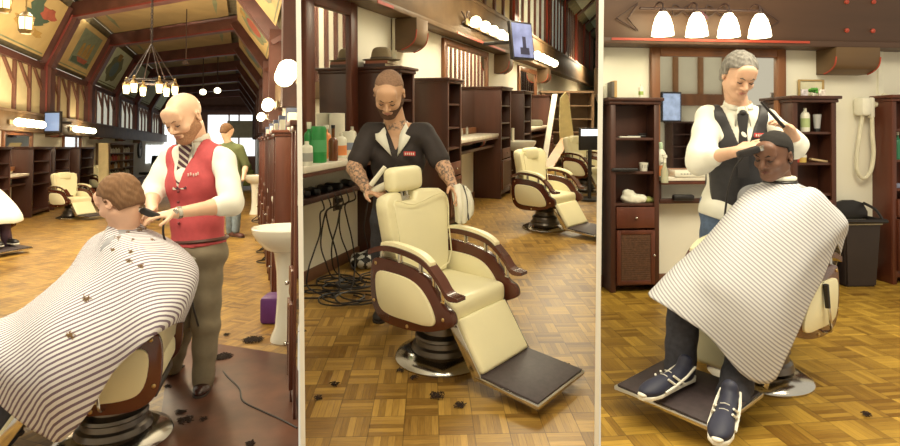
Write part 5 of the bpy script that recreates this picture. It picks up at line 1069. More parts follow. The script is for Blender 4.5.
# ================================================================ the barber chair (front is local -Y, origin on the floor under the column)
def make_chair(label, group, loc, rz, vin=VIN, s=1., recl=0.):
    room(CUR[0]); t = thing('barber_chair', label, 'barber chair', loc, rz, group); Z0 = Matrix.Identity(4)
    b = B(); b.lathe([(0, 0), (.262, 0), (.268, .012), (.258, .026), (.215, .042), (.185, .060), (0, .060)], n=40); b.build('base_disc', CHR, t, loc=(0, 0, 0))
    b = B(); b.lathe([(0, .055), (.175, .058), (.165, .085), (.15, .095), (.145, .12), (.155, .13), (.15, .145), (.118, .16), (.112, .20), (.125, .212), (.12, .225), (.095, .24), (.09, .25), (.13, .265), (0, .265)], n=32); b.build('column', CHRD, t, loc=(0, 0, 0))
    b = B(); b.box((0, .02, .28), (.40, .42, .05), .015); b.build('seat_frame', BLKM, t, loc=(0, 0, 0))
    b = B(); b.box((0, -.02, .37), (.50, .52, .13), .045, seg=4); c_ = b.build('seat', vin, t, loc=(0, 0, 0), ang=60, subd=1)
    b = B(); b.tube(catmull([(-.24, -.24, .403), (.24, -.24, .403), (.24, .20, .403), (-.24, .20, .403)], 1, True), .006, 6, close=True); b.build('piping', vin, c_, loc=(0, 0, 0))
    # backrest: wide shouldered, leaning back, with a slot for the headrest posts
    tl = Matrix.Translation((0, .205, .42)) @ Matrix.Rotation(math.radians(-11-recl), 4, 'X')
    out = [(-.20, 0), (.20, 0), (.225, .10), (.245, .30), (.262, .44), (.255, .50), (.225, .535), (.17, .545), (.10, .555), (.055, .545), (.05, .49), (-.05, .49), (-.055, .545), (-.10, .555), (-.17, .545), (-.225, .535), (-.255, .50), (-.262, .44), (-.245, .30), (-.225, .10)]
    out = [(x, z*.93) for x, z in out]; b = B(tl); b.prism(out, 'xz', -.055, .055, .028)
    for v in b.bm.verts:
        q = tl.inverted() @ v.co; q.y -= .16*(q.x**2)/.06*.5-.02; v.co = tl @ q
    bk = b.build('backrest', vin, t, loc=(0, 0, 0), ang=50)
    b = B(tl); b.tube(catmull([(x*.90, -.070-.10*(x/.26)**2*.75, z*.86+.02) for x, z in [(-.20, .03), (.20, .03), (.235, .30), (.25, .46), (.21, .52), (.0, .47), (-.21, .52), (-.25, .46), (-.235, .30)]], 3, True), .004, 5, close=True); b.build('seam', vin, bk, loc=(0, 0, 0))
    b = B(tl)
    for x in (-.022, .022): b.cyl((x, .0, .40), (x, .0, .56), .008, n=8)
    b.box((0, .0, .47), (.08, .03, .03), .004); hr = b.build('headrest_post', CHR, t, loc=(0, 0, 0))
    b = B(tl @ Matrix.Translation((0, -.01, .585)) @ Matrix.Rotation(.12, 4, 'X')); b.box((0, 0, 0), (.275, .105, .15), .045, seg=4); b.build('headrest', vin, hr, loc=(0, 0, 0), subd=1, ang=60)
    # arms
    for s_ in (-1, 1):
        x0, x1 = s_*.262, s_*.305; DZ = -.115; nch = len([1])
        so = [(-.30, .44), (-.335, .47), (-.32, .52), (-.27, .545), (-.22, .60), (-.16, .665), (-.05, .70), (.10, .715), (.22, .71), (.262, .66), (.265, .52), (.24, .42), (.16, .365), (.02, .36), (-.10, .375), (-.20, .40)]
        pts = [(p.x, p.y) for p in catmull([(a, z, 0) for a, z in [(a_, z_+DZ) for a_, z_ in so]], 4, True)]
        b = B(); b.prism(pts, 'yz', min(x0, x1), max(x0, x1), .008); pn = b.build('arm_panel', CWD, t, loc=(0, 0, 0), ang=40)
        po = [(-.22, .45), (-.20, .52), (-.13, .60), (-.04, .64), (.10, .65), (.20, .635), (.21, .54), (.18, .45), (.10, .42), (-.05, .42), (-.16, .425)]; pts = [(p.x, p.y) for p in catmull([(a, z, 0) for a, z in [(a_, z_+DZ) for a_, z_ in po]], 4, True)]
        b = B(); b.prism(pts, 'yz', x1-s_*.004 if s_ < 0 else x1-.004, x1+s_*.014, .006) if s_ > 0 else b.prism(pts, 'yz', x1-.014, x1+.004, .006); b.build('inset_pad', vin, pn, loc=(0, 0, 0), ang=40)
        b = B(); b.prism(pts, 'yz', x0-.012, x0+.004, .006) if s_ > 0 else b.prism(pts, 'yz', x0-.004, x0+.012, .006); b.build('inner_pad', vin, pn, loc=(0, 0, 0), ang=40)
        # top rail with scroll end, on posts
        rail = catmull([(0, .27, .735), (0, .15, .775), (0, 0, .775), (0, -.14, .745), (0, -.24, .67), (0, -.30, .605), (0, -.37, .60)], 5); rail = [p+Vector((0, 0, DZ)) for p in rail]; xm = (x0+x1)/2; n = len(rail)
        b = B(); prev = None
        for q in range(n-1):
            a, c = rail[q], rail[q+1]; hh = .030 if q < n-6 else .030-.003*(q-n+6); ww = .033; b.mesh([(xm-ww, a.y, a.z-hh/2), (xm+ww, a.y, a.z-hh/2), (xm+ww, a.y, a.z+hh/2), (xm-ww, a.y, a.z+hh/2), (xm-ww, c.y, c.z-hh/2), (xm+ww, c.y, c.z-hh/2), (xm+ww, c.y, c.z+hh/2), (xm-ww, c.y, c.z+hh/2)], [(0, 4, 5, 1), (1, 5, 6, 2), (2, 6, 7, 3), (3, 7, 4, 0)]+([(0, 1, 2, 3)] if q == 0 else [])+([(7, 6, 5, 4)] if q == n-2 else []))
        bmesh.ops.remove_doubles(b.bm, verts=b.bm.verts[:], dist=.0005); rl = b.build('arm_rail', CWD, t, loc=(0, 0, 0), ang=40)
        b = B(); prev = [p for p in rail if .20 > p.y > -.20]
        for a, c in zip(prev, prev[1:]): b.mesh([(xm-.026, a.y, a.z+.010), (xm+.026, a.y, a.z+.010), (xm+.020, a.y, a.z+.032), (xm-.020, a.y, a.z+.032), (xm-.026, c.y, c.z+.010), (xm+.026, c.y, c.z+.010), (xm+.020, c.y, c.z+.032), (xm-.020, c.y, c.z+.032)], [(0, 4, 5, 1), (1, 5, 6, 2), (2, 6, 7, 3), (3, 7, 4, 0), (0, 1, 2, 3), (7, 6, 5, 4)])
        bmesh.ops.remove_doubles(b.bm, verts=b.bm.verts[:], dist=.0005); b.build('arm_pad', VINW, rl, loc=(0, 0, 0), ang=50)
        for yy, za, zb in ((.19, .70, .76), (.05, .70, .77), (-.10, .67, .745), (-.19, .60, .70), (-.25, .55, .655)): za += DZ; zb += DZ; b = B(); b.cyl((xm, yy, za), (xm, yy, zb), .012, n=10); b.lathe([(0, 0), (.017, 0), (.017, .008), (0, .008)], (xm, yy, za+.01), 10); b.build('arm_post', CHR, rl, loc=(0, 0, 0))
        for yy, zz_ in ((.235, .47), (-.27, .48), (-.02, .385), (.22, .68)): b = B(); b.ell((x1+s_*.001, yy, zz_+DZ), (.006, .010, .010), n=10, m=6); b.build('bolt', M('brass_bolt', (.6, .42, .18), .3, metal=.9), pn, loc=(0, 0, 0))
    # lever
    b = B(); b.tube(catmull([(.15, .05, .26), (.33, .03, .28), (.345, .02, .34), (.335, .0, .49)], 5), .007, 8); lv = b.build('lever', CHR, t, loc=(0, 0, 0)); b = B(); b.tube([(.338, .008, .41), (.333, -.005, .53)], [.013, .015], 8); b.build('grip', BLK, lv, loc=(0, 0, 0))
    # leg panel and footrest
    X = Matrix.Translation((0, -.305, .40)) @ Matrix.Rotation(math.radians(28), 4, 'X'); b = B(Matrix.Translation((0, -.285, .32)) @ Matrix.Rotation(math.radians(-34), 4, 'X')); b.box((0, -.0, -.125), (.42, .055, .29), .022, seg=3); lp = b.build('leg_panel', vin, t, loc=(0, 0, 0), ang=50, subd=1)
    for s_ in (-1, 1): b = B(); b.box((s_*.220, -.345, .20), (.014, .05, .30), .004, Matrix.Rotation(math.radians(-34), 3, 'X')); b.build('side_rail', CHR, lp, loc=(0, 0, 0))
    Y = Matrix.Translation((0, -.415, .085)) @ Matrix.Rotation(math.radians(4), 4, 'X'); b = B(Y); b.box((0, -.175, 0), (.455, .37, .022), .005); fr = b.build('footrest', CHR, t, loc=(0, 0, 0))
    b = B(Y); b.box((0, -.175, .013), (.435, .35, .012), .004); b.build('foot_mat', MATB, fr, loc=(0, 0, 0))
    t.scale = (s,)*3; return t
def adjust(ch, deg, flush, zs=1.):
    """stand the back up by deg; headrest pushed down flush with the back, or taken off"""
    bk = [c for c in kids(ch) if c.name.startswith('backrest')][0]; hp = [c for c in kids(ch) if c.name.startswith('headrest_post')][0]; pv = Vector((0, .205, .42))
    X = Matrix.Translation(pv) @ Matrix.Rotation(math.radians(deg), 4, 'X') @ Matrix.Translation(-pv); bk.matrix_basis = X
    if zs != 1.: bk.matrix_basis = X @ Matrix.Translation(pv) @ Matrix.Diagonal((1, 1, zs, 1)) @ Matrix.Translation(-pv)
    if flush: hp.location = (0, -.085, -.125)
    else:
        for c in kids(hp): bpy.data.objects.remove(c)
        bpy.data.objects.remove(hp)
room(2)
def face(k, base, foot): d = foot-base; return math.atan2(d.y, d.x)+math.pi/2
p2 = G(2, 442, 356); heroR = math.radians(50)
heroC = make_chair('empty cream barber chair in foreground with wooden scroll arms', 'barber chairs', p2, heroR, VINW)
c2b = dup(heroC, G(2, 545, 228), math.radians(46), 'second empty cream chair, behind and right of foreground chair')
c2c = dup(heroC, G(2, 585, 192), math.radians(40), 'third empty cream chair, farthest, cut by right border')
adjust(c2b, 0, True); adjust(c2c, 0, True)
# ================================================================ people
SKIN = lambda n, c: M(n, c, .5, var=.06, scale=14, detail=3)
def nrm(v): return Vector(v).normalized()
def torso_R(shL, shR, chest, pelvis):
    z = nrm(chest-pelvis); x = (shL-shR); x = nrm(x-z*x.dot(z)); y = z.cross(x); return Matrix((x, y, z)).transposed()
def torso(J, w=1., belly=0.):
    R = torso_R(J['shL'], J['shR'], J['chest'], J['pelvis']); c, p = J['chest'], J['pelvis']; wst = c.lerp(p, .55)
    mid = (J['shL']+J['shR'])/2
    return [ell(p, (.165*w, .118, .12), R, k=.05), ell(wst+R @ Vector((0, -belly*.4, 0)), (.145*w, .108+belly*.6, .16), R, k=.06), ell(c, (.168*w, .118, .17), R, k=.05), cap(J['shL'].lerp(mid, .18), J['shR'].lerp(mid, .18), .062, k=.05),
            cap(J['neck']+Vector((0, 0, -.01)), J['shL'].lerp(mid, .25), .05, .055, k=.04), cap(J['neck']+Vector((0, 0, -.01)), J['shR'].lerp(mid, .25), .05, .055, k=.04)]
def arm(s, e, w, a=1.): return [cap(s, e, .056*a, .044*a, k=.03), cap(e, e.lerp(w, .35), .043*a, .042*a, k=.02), cap(e.lerp(w, .35), w, .042*a, .027*a, k=.02)]
def leg(h, k, a, f=1.): return [cap(h, k, .085*f, .056*f, k=.04), cap(k, k.lerp(a, .35), .056*f, .054*f, k=.02), cap(k.lerp(a, .35), a, .054*f, .036*f, k=.02)]
def neckp(J, H, r=.056): return [cap(H @ Vector((0, .028, -.065)), J['neck'], r*H.to_scale()[0], r*1.08*H.to_scale()[0], k=.025)]
def person(label, J, H, loc, headkw, skin, h=.006, extra=(), matfn=None, mats=None, hands=True, legs=True, w=1., a=1.):
    t = thing('person', label, 'person', loc)
    ps = torso(J, w)+neckp(J, H)+xf(head_prims(**headkw), H)
    for s in 'LR':
        if 'el'+s in J: ps += arm(J['sh'+s], J['el'+s], J['wr'+s], a)
        if 'kn'+s in J: ps += leg(J['hip'+s], J['kn'+s], J['an'+s])
    ps += list(extra)
    o = solid('body', ps, mats or skin, t, h=h, matfn=matfn, org=Vector(loc)); return t
def strip_on(prims, c, R, half, h, off, name, mat, parent, k=.01, disp=None, cuts=()):
    pass
SHIRT = M('shirt_white', (.80, .79, .70), .8, var=.03, scale=12, bump=.1)
LIP = M('lip_tone', (.50, .22, .17), .5)
# ---------------------------------------------------------------- left room: bald barber in red waistcoat
room(1)
q = lambda px, py, y: P(1, px, py, y)
base = G(1, 196, 388); base.y = 3.4; base.x = -1.5
J = dict(pelvis=q(199, 252, 3.42), chest=q(195, 183, 3.42), neck=q(196, 143, 3.44), shL=q(224, 160, 3.40), shR=q(171, 159, 3.46), elL=q(232, 204, 3.20), wrL=q(176, 213, 2.98), elR=q(152, 192, 3.36), wrR=q(152, 210, 3.10),
         hipL=q(206, 262, 3.42), knL=q(206, 325, 3.42), anL=q(203, 380, 3.40), hipR=q(191, 262, 3.46), knR=q(184, 320, 3.50), anR=q(172, 366, 3.62))
H = headM(q(184, 117, 3.34), math.radians(-14), math.radians(30), math.radians(-6), 1.15)
hL = hand_prims(J['wrL'], q(152, 216, 2.93)-J['wrL'], (0, -.3, 1), 1., .7, -1); hR = hand_prims(J['wrR'], q(146, 216, 2.98)-J['wrR'], (-.6, -.3, .8), 1., .9, 1)
skin1 = SKIN('skin_fair', (.72, .45, .30))
t1 = person('bald bearded barber in red waistcoat and striped tie cutting hair', J, H, base, dict(), skin1, extra=hL+hR, w=1.0)
tp = torso(J, 1.0)
sl = [cap(J['shL'], J['elL'], .070, .066, k=.03), cap(J['elL'], J['elL'].lerp(J['wrL'], .22), .064, .060, k=.02), cap(J['shR'], J['elR'], .072, .066, k=.03), cap(J['elR'], J['elR'].lerp(J['wrR'], .30), .062, .056, k=.02)]
sh = solid('shirt', infl(tp, .010)+sl, SHIRT, t1, h=.007, disp=wrinkle(.004, 34.), cuts=[plane_cut(J['pelvis']+Vector((0, 0, -.02)), (0, 0, -1)), plane_cut(J['neck']+Vector((0, 0, .035)), (0, 0, 1))], org=base)
vn = J['neck']+Vector((0, -.08, -.30)); Rt = torso_R(J['shL'], J['shR'], J['chest'], J['pelvis'])
def vneck(X, Y, Z, c=None, R=None, slope=.33, bot=-.0):
    x = (X-c[0])*R[0][0]+(Y-c[1])*R[1][0]+(Z-c[2])*R[2][0]; y = (X-c[0])*R[0][1]+(Y-c[1])*R[1][1]+(Z-c[2])*R[2][1]; z = Z-c[2]
    return np.minimum(slope*z-np.abs(x)+.0, -(y-.12))
def armhole(J, R, w=.155):
    c = (J['shL']+J['shR'])/2
    return lambda X, Y, Z: (np.abs((X-c[0])*R[0][0]+(Y-c[1])*R[1][0]+(Z-c[2])*R[2][0])-w).astype(np.float32)
VR = M('waistcoat_red', (.50, .075, .085), .75, var=.08, scale=30, bump=.1)
cv = (J['neck'].x-.015, J['chest'].y-.0, J['chest'].z-.02)
vest = solid('waistcoat', infl(tp, .020), [VR, M('waistcoat_back', (.03, .025, .03), .6)], t1, h=.007, disp=wrinkle(.0025, 26.), cuts=[lambda X, Y, Z: vneck(X, Y, Z, cv, Rt, .38).astype(np.float32), armhole(J, Rt, .152), plane_cut(J['pelvis']+Vector((0, 0, .045)), (.10, 0, -1))], org=base,
    matfn=lambda C: (((C[:, 1]-J['chest'].y) > .035)).astype(int))
def on_front(J, R, dx, z, out, chest=None):
    c = J['chest']; p = c+R @ Vector((dx, 0, 0)); p.z = z; 
    return p+R @ Vector((0, -out, 0))
b = B()
for j in range(4): b.ell(on_front(J, Rt, -.012, J['chest'].z-.04-.062*j, .142-.004*j), (.009, .007, .009), n=10, m=6)
place(b.build('button', M('button_dark', (.15, .02, .02), .3), t1, loc=(0, 0, 0)), t1)
TIE = striped('tie_striped', (.55, .50, .42), (.06, .015, .03), (.55, 0, .83), .030, .6, .6, 0)
def tie(J, R, H, mat, L, parent, dx=0., w=.032, out=.128, knot=True):
    n = J['neck']+R @ Vector((dx, -.085, -.01)); b = B(); z0 = n.z; pts = [(0, 0, .5), (.02, -.008, 1.15), (.28, -.0, .8), (1., .0, 1.2)]
    L0 = []; R0 = []
    e = on_front(J, R, dx, z0-L, out)
    for tt, _, ww in pts: p = n.lerp(e, tt); b_ = R @ Vector((w*ww*.6, 0, 0)); L0.append(p-b_); R0.append(p+b_)
    f = R @ Vector((0, -.010, 0)); m = len(pts); vs = L0+R0+[v+f for v in L0]+[v+f for v in R0]
    fs = []
    for i in range(m-1): fs += [(i, i+1, m+i+1, m+i), (2*m+i, 3*m+i, 3*m+i+1, 2*m+i+1), (i, 2*m+i, 2*m+i+1, i+1), (m+i, m+i+1, 3*m+i+1, 3*m+i)]
    fs += [(0, m, 3*m, 2*m), (m-1, 3*m-1, 4*m-1, 2*m-1)]
    b.mesh(vs, fs); b.ell(n+f*.6, (.020, .014, .018), R); return place(b.build('necktie', mat, parent, loc=(0, 0, 0)), parent)
tie(J, Rt, H, TIE, .26, t1, -.008, .062, .128)
def collar(J, R, parent, mat, s=1., open_=.0, nr=.068, dx=0., lap=.10):
    b = B(); n = J['neck']+Vector((0, 0, .012)); ring = []
    for j in range(13):
        a = math.radians(-90+18+open_*20+(360-36-open_*40)*j/12); d = R @ Vector((math.cos(a)*nr*s, math.sin(a)*nr*s, 0)); ring.append((n+d, n+d*1.10+Vector((0, 0, .045*s-.03*max(0, -math.sin(a)))), n+d*1.32+Vector((0, 0, -.004))))
    vs = [v for r in ring for v in r]; fs = []
    for j in range(12): fs += [(3*j, 3*j+3, 3*j+4, 3*j+1), (3*j+1, 3*j+4, 3*j+5, 3*j+2)]
    b.mesh(vs, fs)
    for j in (0, 12):
        a, c, d = ring[j]; sgn = 1 if j == 0 else -1
        tip = n+R @ Vector((sgn*(.045+open_*.015)*s+dx, -nr-.045, -lap*s)); b.mesh([a, c, d, tip, a+(d-a)*.6], [(0, 1, 3), (1, 2, 3)])
    o = place(b.build('collar', mat, parent, loc=(0, 0, 0), ang=60), parent); m = o.modifiers.new('thick', 'SOLIDIFY'); m.thickness = .006; return o
collar(J, Rt, t1, SHIRT)
# waistcoat badge
b = B(); p = on_front(J, Rt, .075, J['chest'].z+.06, .128); 
for j in range(5): b.box(p+Rt @ Vector((-.028+.014*j, -.006*math.cos(j), .004*math.sin(j*2))), (.009, .004, .018), .002, Rt)
b.box(p+Rt @ Vector((0, .003, 0)), (.085, .004, .030), .002, Rt) if False else None
place(b.build('badge', M('badge_thread', (.75, .55, .50), .6), t1, loc=(0, 0, 0)), t1)
KHK = M('trouser_khaki', (.24, .20, .135), .8, var=.10, scale=14, bump=.1)
lg = [cap(J['hipL'], J['knL'], .100, .078, k=.03), cap(J['knL'], J['anL']+Vector((0, 0, -.005)), .078, .062, k=.02), cap(J['hipR'], J['knR'], .100, .075, k=.03), cap(J['knR'], J['anR'], .075, .060, k=.02)]
solid('trousers', infl(tp[:2], .014)+lg, KHK, t1, h=.007, disp=wrinkle(.005, 30., 1.), cuts=[plane_cut(J['pelvis']+Vector((0, 0, .085)), (0, 0, 1))], org=base)
b = B(); n = 30; zz_ = J['pelvis'].z+.078
b.tube([J['pelvis']+Rt @ Vector((.170*math.cos(a), .124*math.sin(a), 0))*1.0+Vector((0, 0, .078)) for a in [j*2*math.pi/n for j in range(n)]], .012, 6, close=True); place(b.build('belt', M('belt_brown', (.08, .03, .02), .4), t1, loc=(0, 0, 0)), t1)
SHO = M('shoe_leather', (.055, .022, .018), .25, coat=.5)
ga, gb = G(1, 196, 402), G(1, 203, 381); gb.x += .0; shoe('shoe', (ga.x-.0, ga.y+.03, 0), (gb.x, gb.y+.11, 0), SHO, t1)
gb = G(1, 168, 374); shoe('shoe', (gb.x-.12, gb.y-.10, 0), (gb.x+.04, gb.y+.12, 0), SHO, t1)
head_extras(H, t1, base, M('brow_light', (.25, .13, .07), .8), (.10, .12, .12), LIP, True)
def beard(H, parent, base_, mat, tb=.004, top=-.045, full=True, hh=.004):
    ps = [p for p in head_prims() if not p['sub']]; sel = [dict(p) for p in ps[:4]]+[dict(p) for p in ps if p['t'] == 'cap' and abs(p['a'][2]+.058) < .001]
    sel = infl(sel, tb); Hi = H.inverted(); A = np.array(Hi)
    def reg(X, Y, Z):
        x = A[0, 0]*X+A[0, 1]*Y+A[0, 2]*Z+A[0, 3]; y = A[1, 0]*X+A[1, 1]*Y+A[1, 2]*Z+A[1, 3]; z = A[2, 0]*X+A[2, 1]*Y+A[2, 2]*Z+A[2, 3]
        top_ = z-(top+.35*np.maximum(np.abs(x)-.03, 0)+.5*np.maximum(y+.06, 0)); mouth = .011-np.sqrt(((x)/2.2)**2+(z+.0675)**2); return np.maximum(np.maximum(top_, y-.01), mouth).astype(np.float32)
    return solid('beard', xf(sel, H), mat, parent, h=hh, cuts=[reg], org=base_)
def hair_cap(H, parent, base_, mat, t=.010, front=-.060, hl=.062, side=-.02, back=-.075, hh=.005, wr=.002, fr=90., wide=1.):
    """hair: a shell over the skull, bounded by the hairline"""
    ps = infl([ell((0, .018, .032), (.076*wide, .097, .086), k=.01), ell((0, .06, -.03), (.060, .045, .06), k=.03)], t); Hi = np.array(H.inverted())
    def reg(X, Y, Z):
        A = Hi; x = A[0, 0]*X+A[0, 1]*Y+A[0, 2]*Z+A[0, 3]; y = A[1, 0]*X+A[1, 1]*Y+A[1, 2]*Z+A[1, 3]; z = A[2, 0]*X+A[2, 1]*Y+A[2, 2]*Z+A[2, 3]
        yy = np.clip((y-front)/(.10-front), -1, 1.2)        # from the forehead back
        line = np.where(y < front+.055, hl-(y-front)*.45, np.where(y < .012, side+.012, np.where(y < .03, side+(y-.012)*-.9, back)))
        return (line-z).astype(np.float32)
    return solid('hair', xf(ps, H), mat, parent, h=hh, disp=wrinkle(wr, fr), cuts=[reg], org=base_)
beard(H, t1, base, M('beard_reddish', (.38, .20, .11), .85, var=.2, scale=120), .0035)
b = B(); d = nrm(J['wrL']-J['elL']); w_ = J['wrL']-d*.015; R_ = d.to_track_quat('Z', 'Y').to_matrix(); b.lathe([(.030, -.010), (.034, -.010), (.034, .010), (.030, .010)], w_, 20, R_); b.ell(w_+Vector((0, -.034, .01)), (.016, .006, .016)); place(b.build('wristwatch', M('watch_steel', (.55, .52, .45), .25, metal=.8), t1, loc=(0, 0, 0)), t1)
# clipper in his hand, with its cord falling to the mat
c = q(149, 213, 2.93); o = thing('hair_clipper', 'black clipper held in bald barber hand at customer neck', 'clipper', c); b = B(); b.box((.01, 0, -.005), (.11, .036, .036), .012, Matrix.Rotation(.4, 3, 'Y')); b.build('body', BLK, o, loc=(0, 0, 0)); b = B(); b.box((-.050, 0, .020), (.025, .034, .024), .004, Matrix.Rotation(.4, 3, 'Y')); b.build('blade', CHR, o, loc=(0, 0, 0))
pts = [c+Vector((.08, 0, -.03)), q(165, 240, 2.95), q(186, 268, 3.15), q(191, 292, 3.22), q(196, 318, 3.2)]+[G(1, x, y, .008) for x, y in ((208, 352), (226, 375), (239, 388), (243, 401), (262, 411), (280, 419), (297, 428))]
b = B(); b.tube(catmull(pts, 8), .0055, 6); tag(b.build('power_cord', CORD), 'long black clipper cord running down trousers and over brown mat', 'cord')
# mat on the floor
b = B(); cs = [G(1, 189, 340), G(1, 292, 356), G(1, 298.5, 372), G(1, 298.5, 500), G(1, 150, 500), G(1, 168, 362)]
b.prism([(p.x, p.y) for p in cs], 'xy', 0, .006, .002); tag(b.build('floor_mat', M('mat_brown', (.115, .045, .026), .38, var=.35, scale=5)), 'worn brown mat under bald barber and white sink', 'mat')

# ---------------------------------------------------------------- left room: chair and young customer under the striped cape
b1 = G(1, 122, 437); f1 = Vector((-.95, -.28, 0)); r1_ = math.atan2(f1.y, f1.x)+math.pi/2
ch1 = dup(heroC, G(1, 114, 439), r1_, 'cream barber chair under customer in striped cape, nearest left', 'barber chairs'); adjust(ch1, 3, False, .86)
def seated(bs, f, neck, H, label, skin, headkw, hipz=.53, knees=None, ank=None, h=.006, extra=(), side=None, arms=True):
    f = nrm(f); s = Vector((-f.y, f.x, 0)); pel = bs+f*-.06+Vector((0, 0, hipz)); ch_ = pel.lerp(neck, .62)+f*-.02
    J = dict(pelvis=pel, chest=ch_, neck=neck, shL=neck+s*-.18*-1+Vector((0, 0, -.07)), shR=neck-s*.18+Vector((0, 0, -.07)))
    J['shL'] = neck+s*.155+Vector((0, 0, -.075)); J['shR'] = neck-s*.155+Vector((0, 0, -.075))
    if arms:
        for k_, sg in (('L', 1), ('R', -1)): J['el'+k_] = J['sh'+k_]+Vector((0, 0, -.24))+s*sg*.015+f*.03; J['wr'+k_] = J['el'+k_]+f*.20-s*sg*.10+Vector((0, 0, -.04))
    kn = knees or (pel+f*.42+s*.10, pel+f*.42-s*.10); an = ank or (kn[0]+f*.10+Vector((0, 0, -.40)), kn[1]+f*.10+Vector((0, 0, -.40)))
    J['hipL'] = pel+s*.09; J['hipR'] = pel-s*.09; J['knL'], J['knR'] = kn; J['anL'], J['anR'] = an
    t = person(label, J, H, bs, headkw, skin, h, extra); return t, J
H = headM(P(1, 119, 200, 2.93), math.radians(-106), math.radians(24), math.radians(4), 1.06)
nk = P(1, 126, 232, 2.96)
tc1, JC = seated(b1, f1, nk, H, 'young customer with short brown hair seated under striped cape', SKIN('skin_rosy', (.70, .42, .29)), dict(ear=1.05))
HBR = M('hair_brown', (.17, .085, .038), .85, var=.16, scale=90, stretch=(1, 1, .25), bump=.3)
hair_cap(H, tc1, b1, HBR, .012, -.064, .058, -.015, -.062, wr=.0025, fr=120.)
head_extras(H, tc1, b1, HBR, (.1, .08, .05), LIP, True)
JEAN = M('denim_dark', (.045, .045, .060), .85, var=.25, scale=40)
def trousers(J, parent, base_, mat, extra=0., h=.008):
    ps = []
    for s in 'LR': ps += [cap(J['hip'+s], J['kn'+s], .095+extra, .072+extra, k=.03), cap(J['kn'+s], J['an'+s], .070+extra, .060+extra, k=.02)]
    return solid('trousers', ps+infl(torso(J)[:1], .012), mat, parent, h=h, disp=wrinkle(.005, 36., .5), org=base_)
trousers(JC, tc1, b1, JEAN)
solid('shirt', infl(torso(JC), .010)+infl(arm(JC['shL'], JC['elL'], JC['wrL']), .010)+infl(arm(JC['shR'], JC['elR'], JC['wrR']), .010), M('tshirt_grey', (.3, .3, .32), .8), tc1, h=.010, org=b1)
for s in 'LR':
    a = JC['an'+s]; shoe('shoe', a+f1*.17+Vector((0, 0, -a.z+.115)), a-f1*.07+Vector((0, 0, -a.z+.115)), BLK, tc1)
def folds(amp, seed, n1=5, n2=9):
    def f(p, t, a): 
        w = amp*t*(math.sin(2*math.pi*a*n1+seed)+.6*math.sin(2*math.pi*a*n2+2*seed+3*t))
        return Vector((w*.7*math.cos(2*math.pi*a), -abs(w)*.6, w*.35))
    return f
def neckring(c, r, n=8, tilt=0.): return [c+Vector((r*math.sin(2*math.pi*j/n), -r*math.cos(2*math.pi*j/n), tilt*math.sin(2*math.pi*j/n))) for j in range(n)]
CAPE1 = striped('cape_stripe_bold', (.68, .67, .68), (.17, .12, .17), (.50, -.42, -.76), .0200, .42, .8, .010)
def ringp(k, L): return [P(k, *p) for p in L]
A0 = neckring(nk+Vector((-.01, 0, .045)), .068); A1_ = neckring(nk+Vector((0, 0, .012)), .095)
RB = ringp(1, [(122, 258, 2.60), (158, 252, 2.68), (181, 248, 2.98), (160, 236, 3.18), (116, 229, 3.28), (90, 241, 3.22), (84, 258, 2.92), (94, 266, 2.70)])
RC = ringp(1, [(112, 312, 2.40), (166, 298, 2.46), (198, 268, 2.96), (165, 258, 3.38), (95, 272, 3.36), (58, 296, 3.12), (26, 306, 2.82), (42, 328, 2.38)])
RD = ringp(1, [(112, 345, 2.34), (170, 318, 2.42), (195, 292, 3.00), (165, 300, 3.44), (92, 310, 3.44), (20, 314, 3.18), (-18, 334, 2.58), (36, 385, 2.28)])
RE = ringp(1, [(120, 364, 2.34), (166, 328, 2.42), (184, 322, 3.02), (163, 325, 3.46), (92, 335, 3.46), (8, 340, 3.2), (-30, 366, 2.56), (57, 440, 2.36)])
grid_sheet('barber_cape', [A0, A1_, RB, RC, RD, RE], CAPE1, tc1, True, 8, 8, .004, folds(.018, 1.))
from mathutils.bvhtree import BVHTree
cp = [o for o in bpy.data.objects if o.name.startswith('barber_cape')][0]; wl = cp.location+tc1.location; bvh = BVHTree.FromPolygons([v.co+wl for v in cp.data.vertices], [tuple(p.vertices) for p in cp.data.polygons])
rnd = random.Random(9)
HS = [(134, 226), (140, 229), (146, 228), (133, 240), (131, 252), (141, 266), (113, 250), (86, 299), (70, 335), (152, 240), (128, 232), (138, 222), (129, 261), (118, 238)]
CHR_ = M('hair_bits', (.26, .16, .08), .85)
b = B()
for px, py in HS:
    rr = rnd.choice((1.5, 2.5, 4.))
    for _ in range(int(14*rr)):
        v = ray(1, px+rnd.gauss(0, rr*.45), py+rnd.gauss(0, rr*.35)); h_ = bvh.ray_cast(Vector((0, 0, ROOM[1][1])), v.normalized())
        if h_[0] is None: continue
        p = h_[0]-v.normalized()*.006; a = rnd.uniform(0, 6.28); dd = Vector((math.cos(a), 0, math.sin(a)))*.007; b.tube([p, p+dd], .0016, 4)
tag(b.build('hair_clippings', CHR_), 'tufts of cut brown hair lying on the striped cape', 'hair', None, 'stuff')
# ---------------------------------------------------------------- middle room: barber in the black shirt
room(2)
q = lambda px, py, y: P(2, px, py, y); base = Vector((-.32, 3.72, 0))
J = dict(pelvis=q(398, 214, 3.74), chest=q(398, 160, 3.72), neck=q(396, 127, 3.72), shL=q(425, 134, 3.70), shR=q(370, 134, 3.74), elL=q(443, 166, 3.60), wrL=q(453, 186, 3.50), elR=q(354, 168, 3.60), wrR=q(367, 189, 3.42))
fl2 = base.z
J.update(hipL=J['pelvis']+Vector((.09, 0, -.05)), hipR=J['pelvis']+Vector((-.09, 0, -.05)), knL=Vector((J['pelvis'].x+.11, 3.74, .46)), knR=Vector((J['pelvis'].x-.11, 3.74, .46)), anL=Vector((J['pelvis'].x+.12, 3.80, .09)), anR=Vector((J['pelvis'].x-.12, 3.80, .09)))
H = headM(q(389, 93, 3.60), math.radians(-3), math.radians(38), math.radians(3), 1.18)
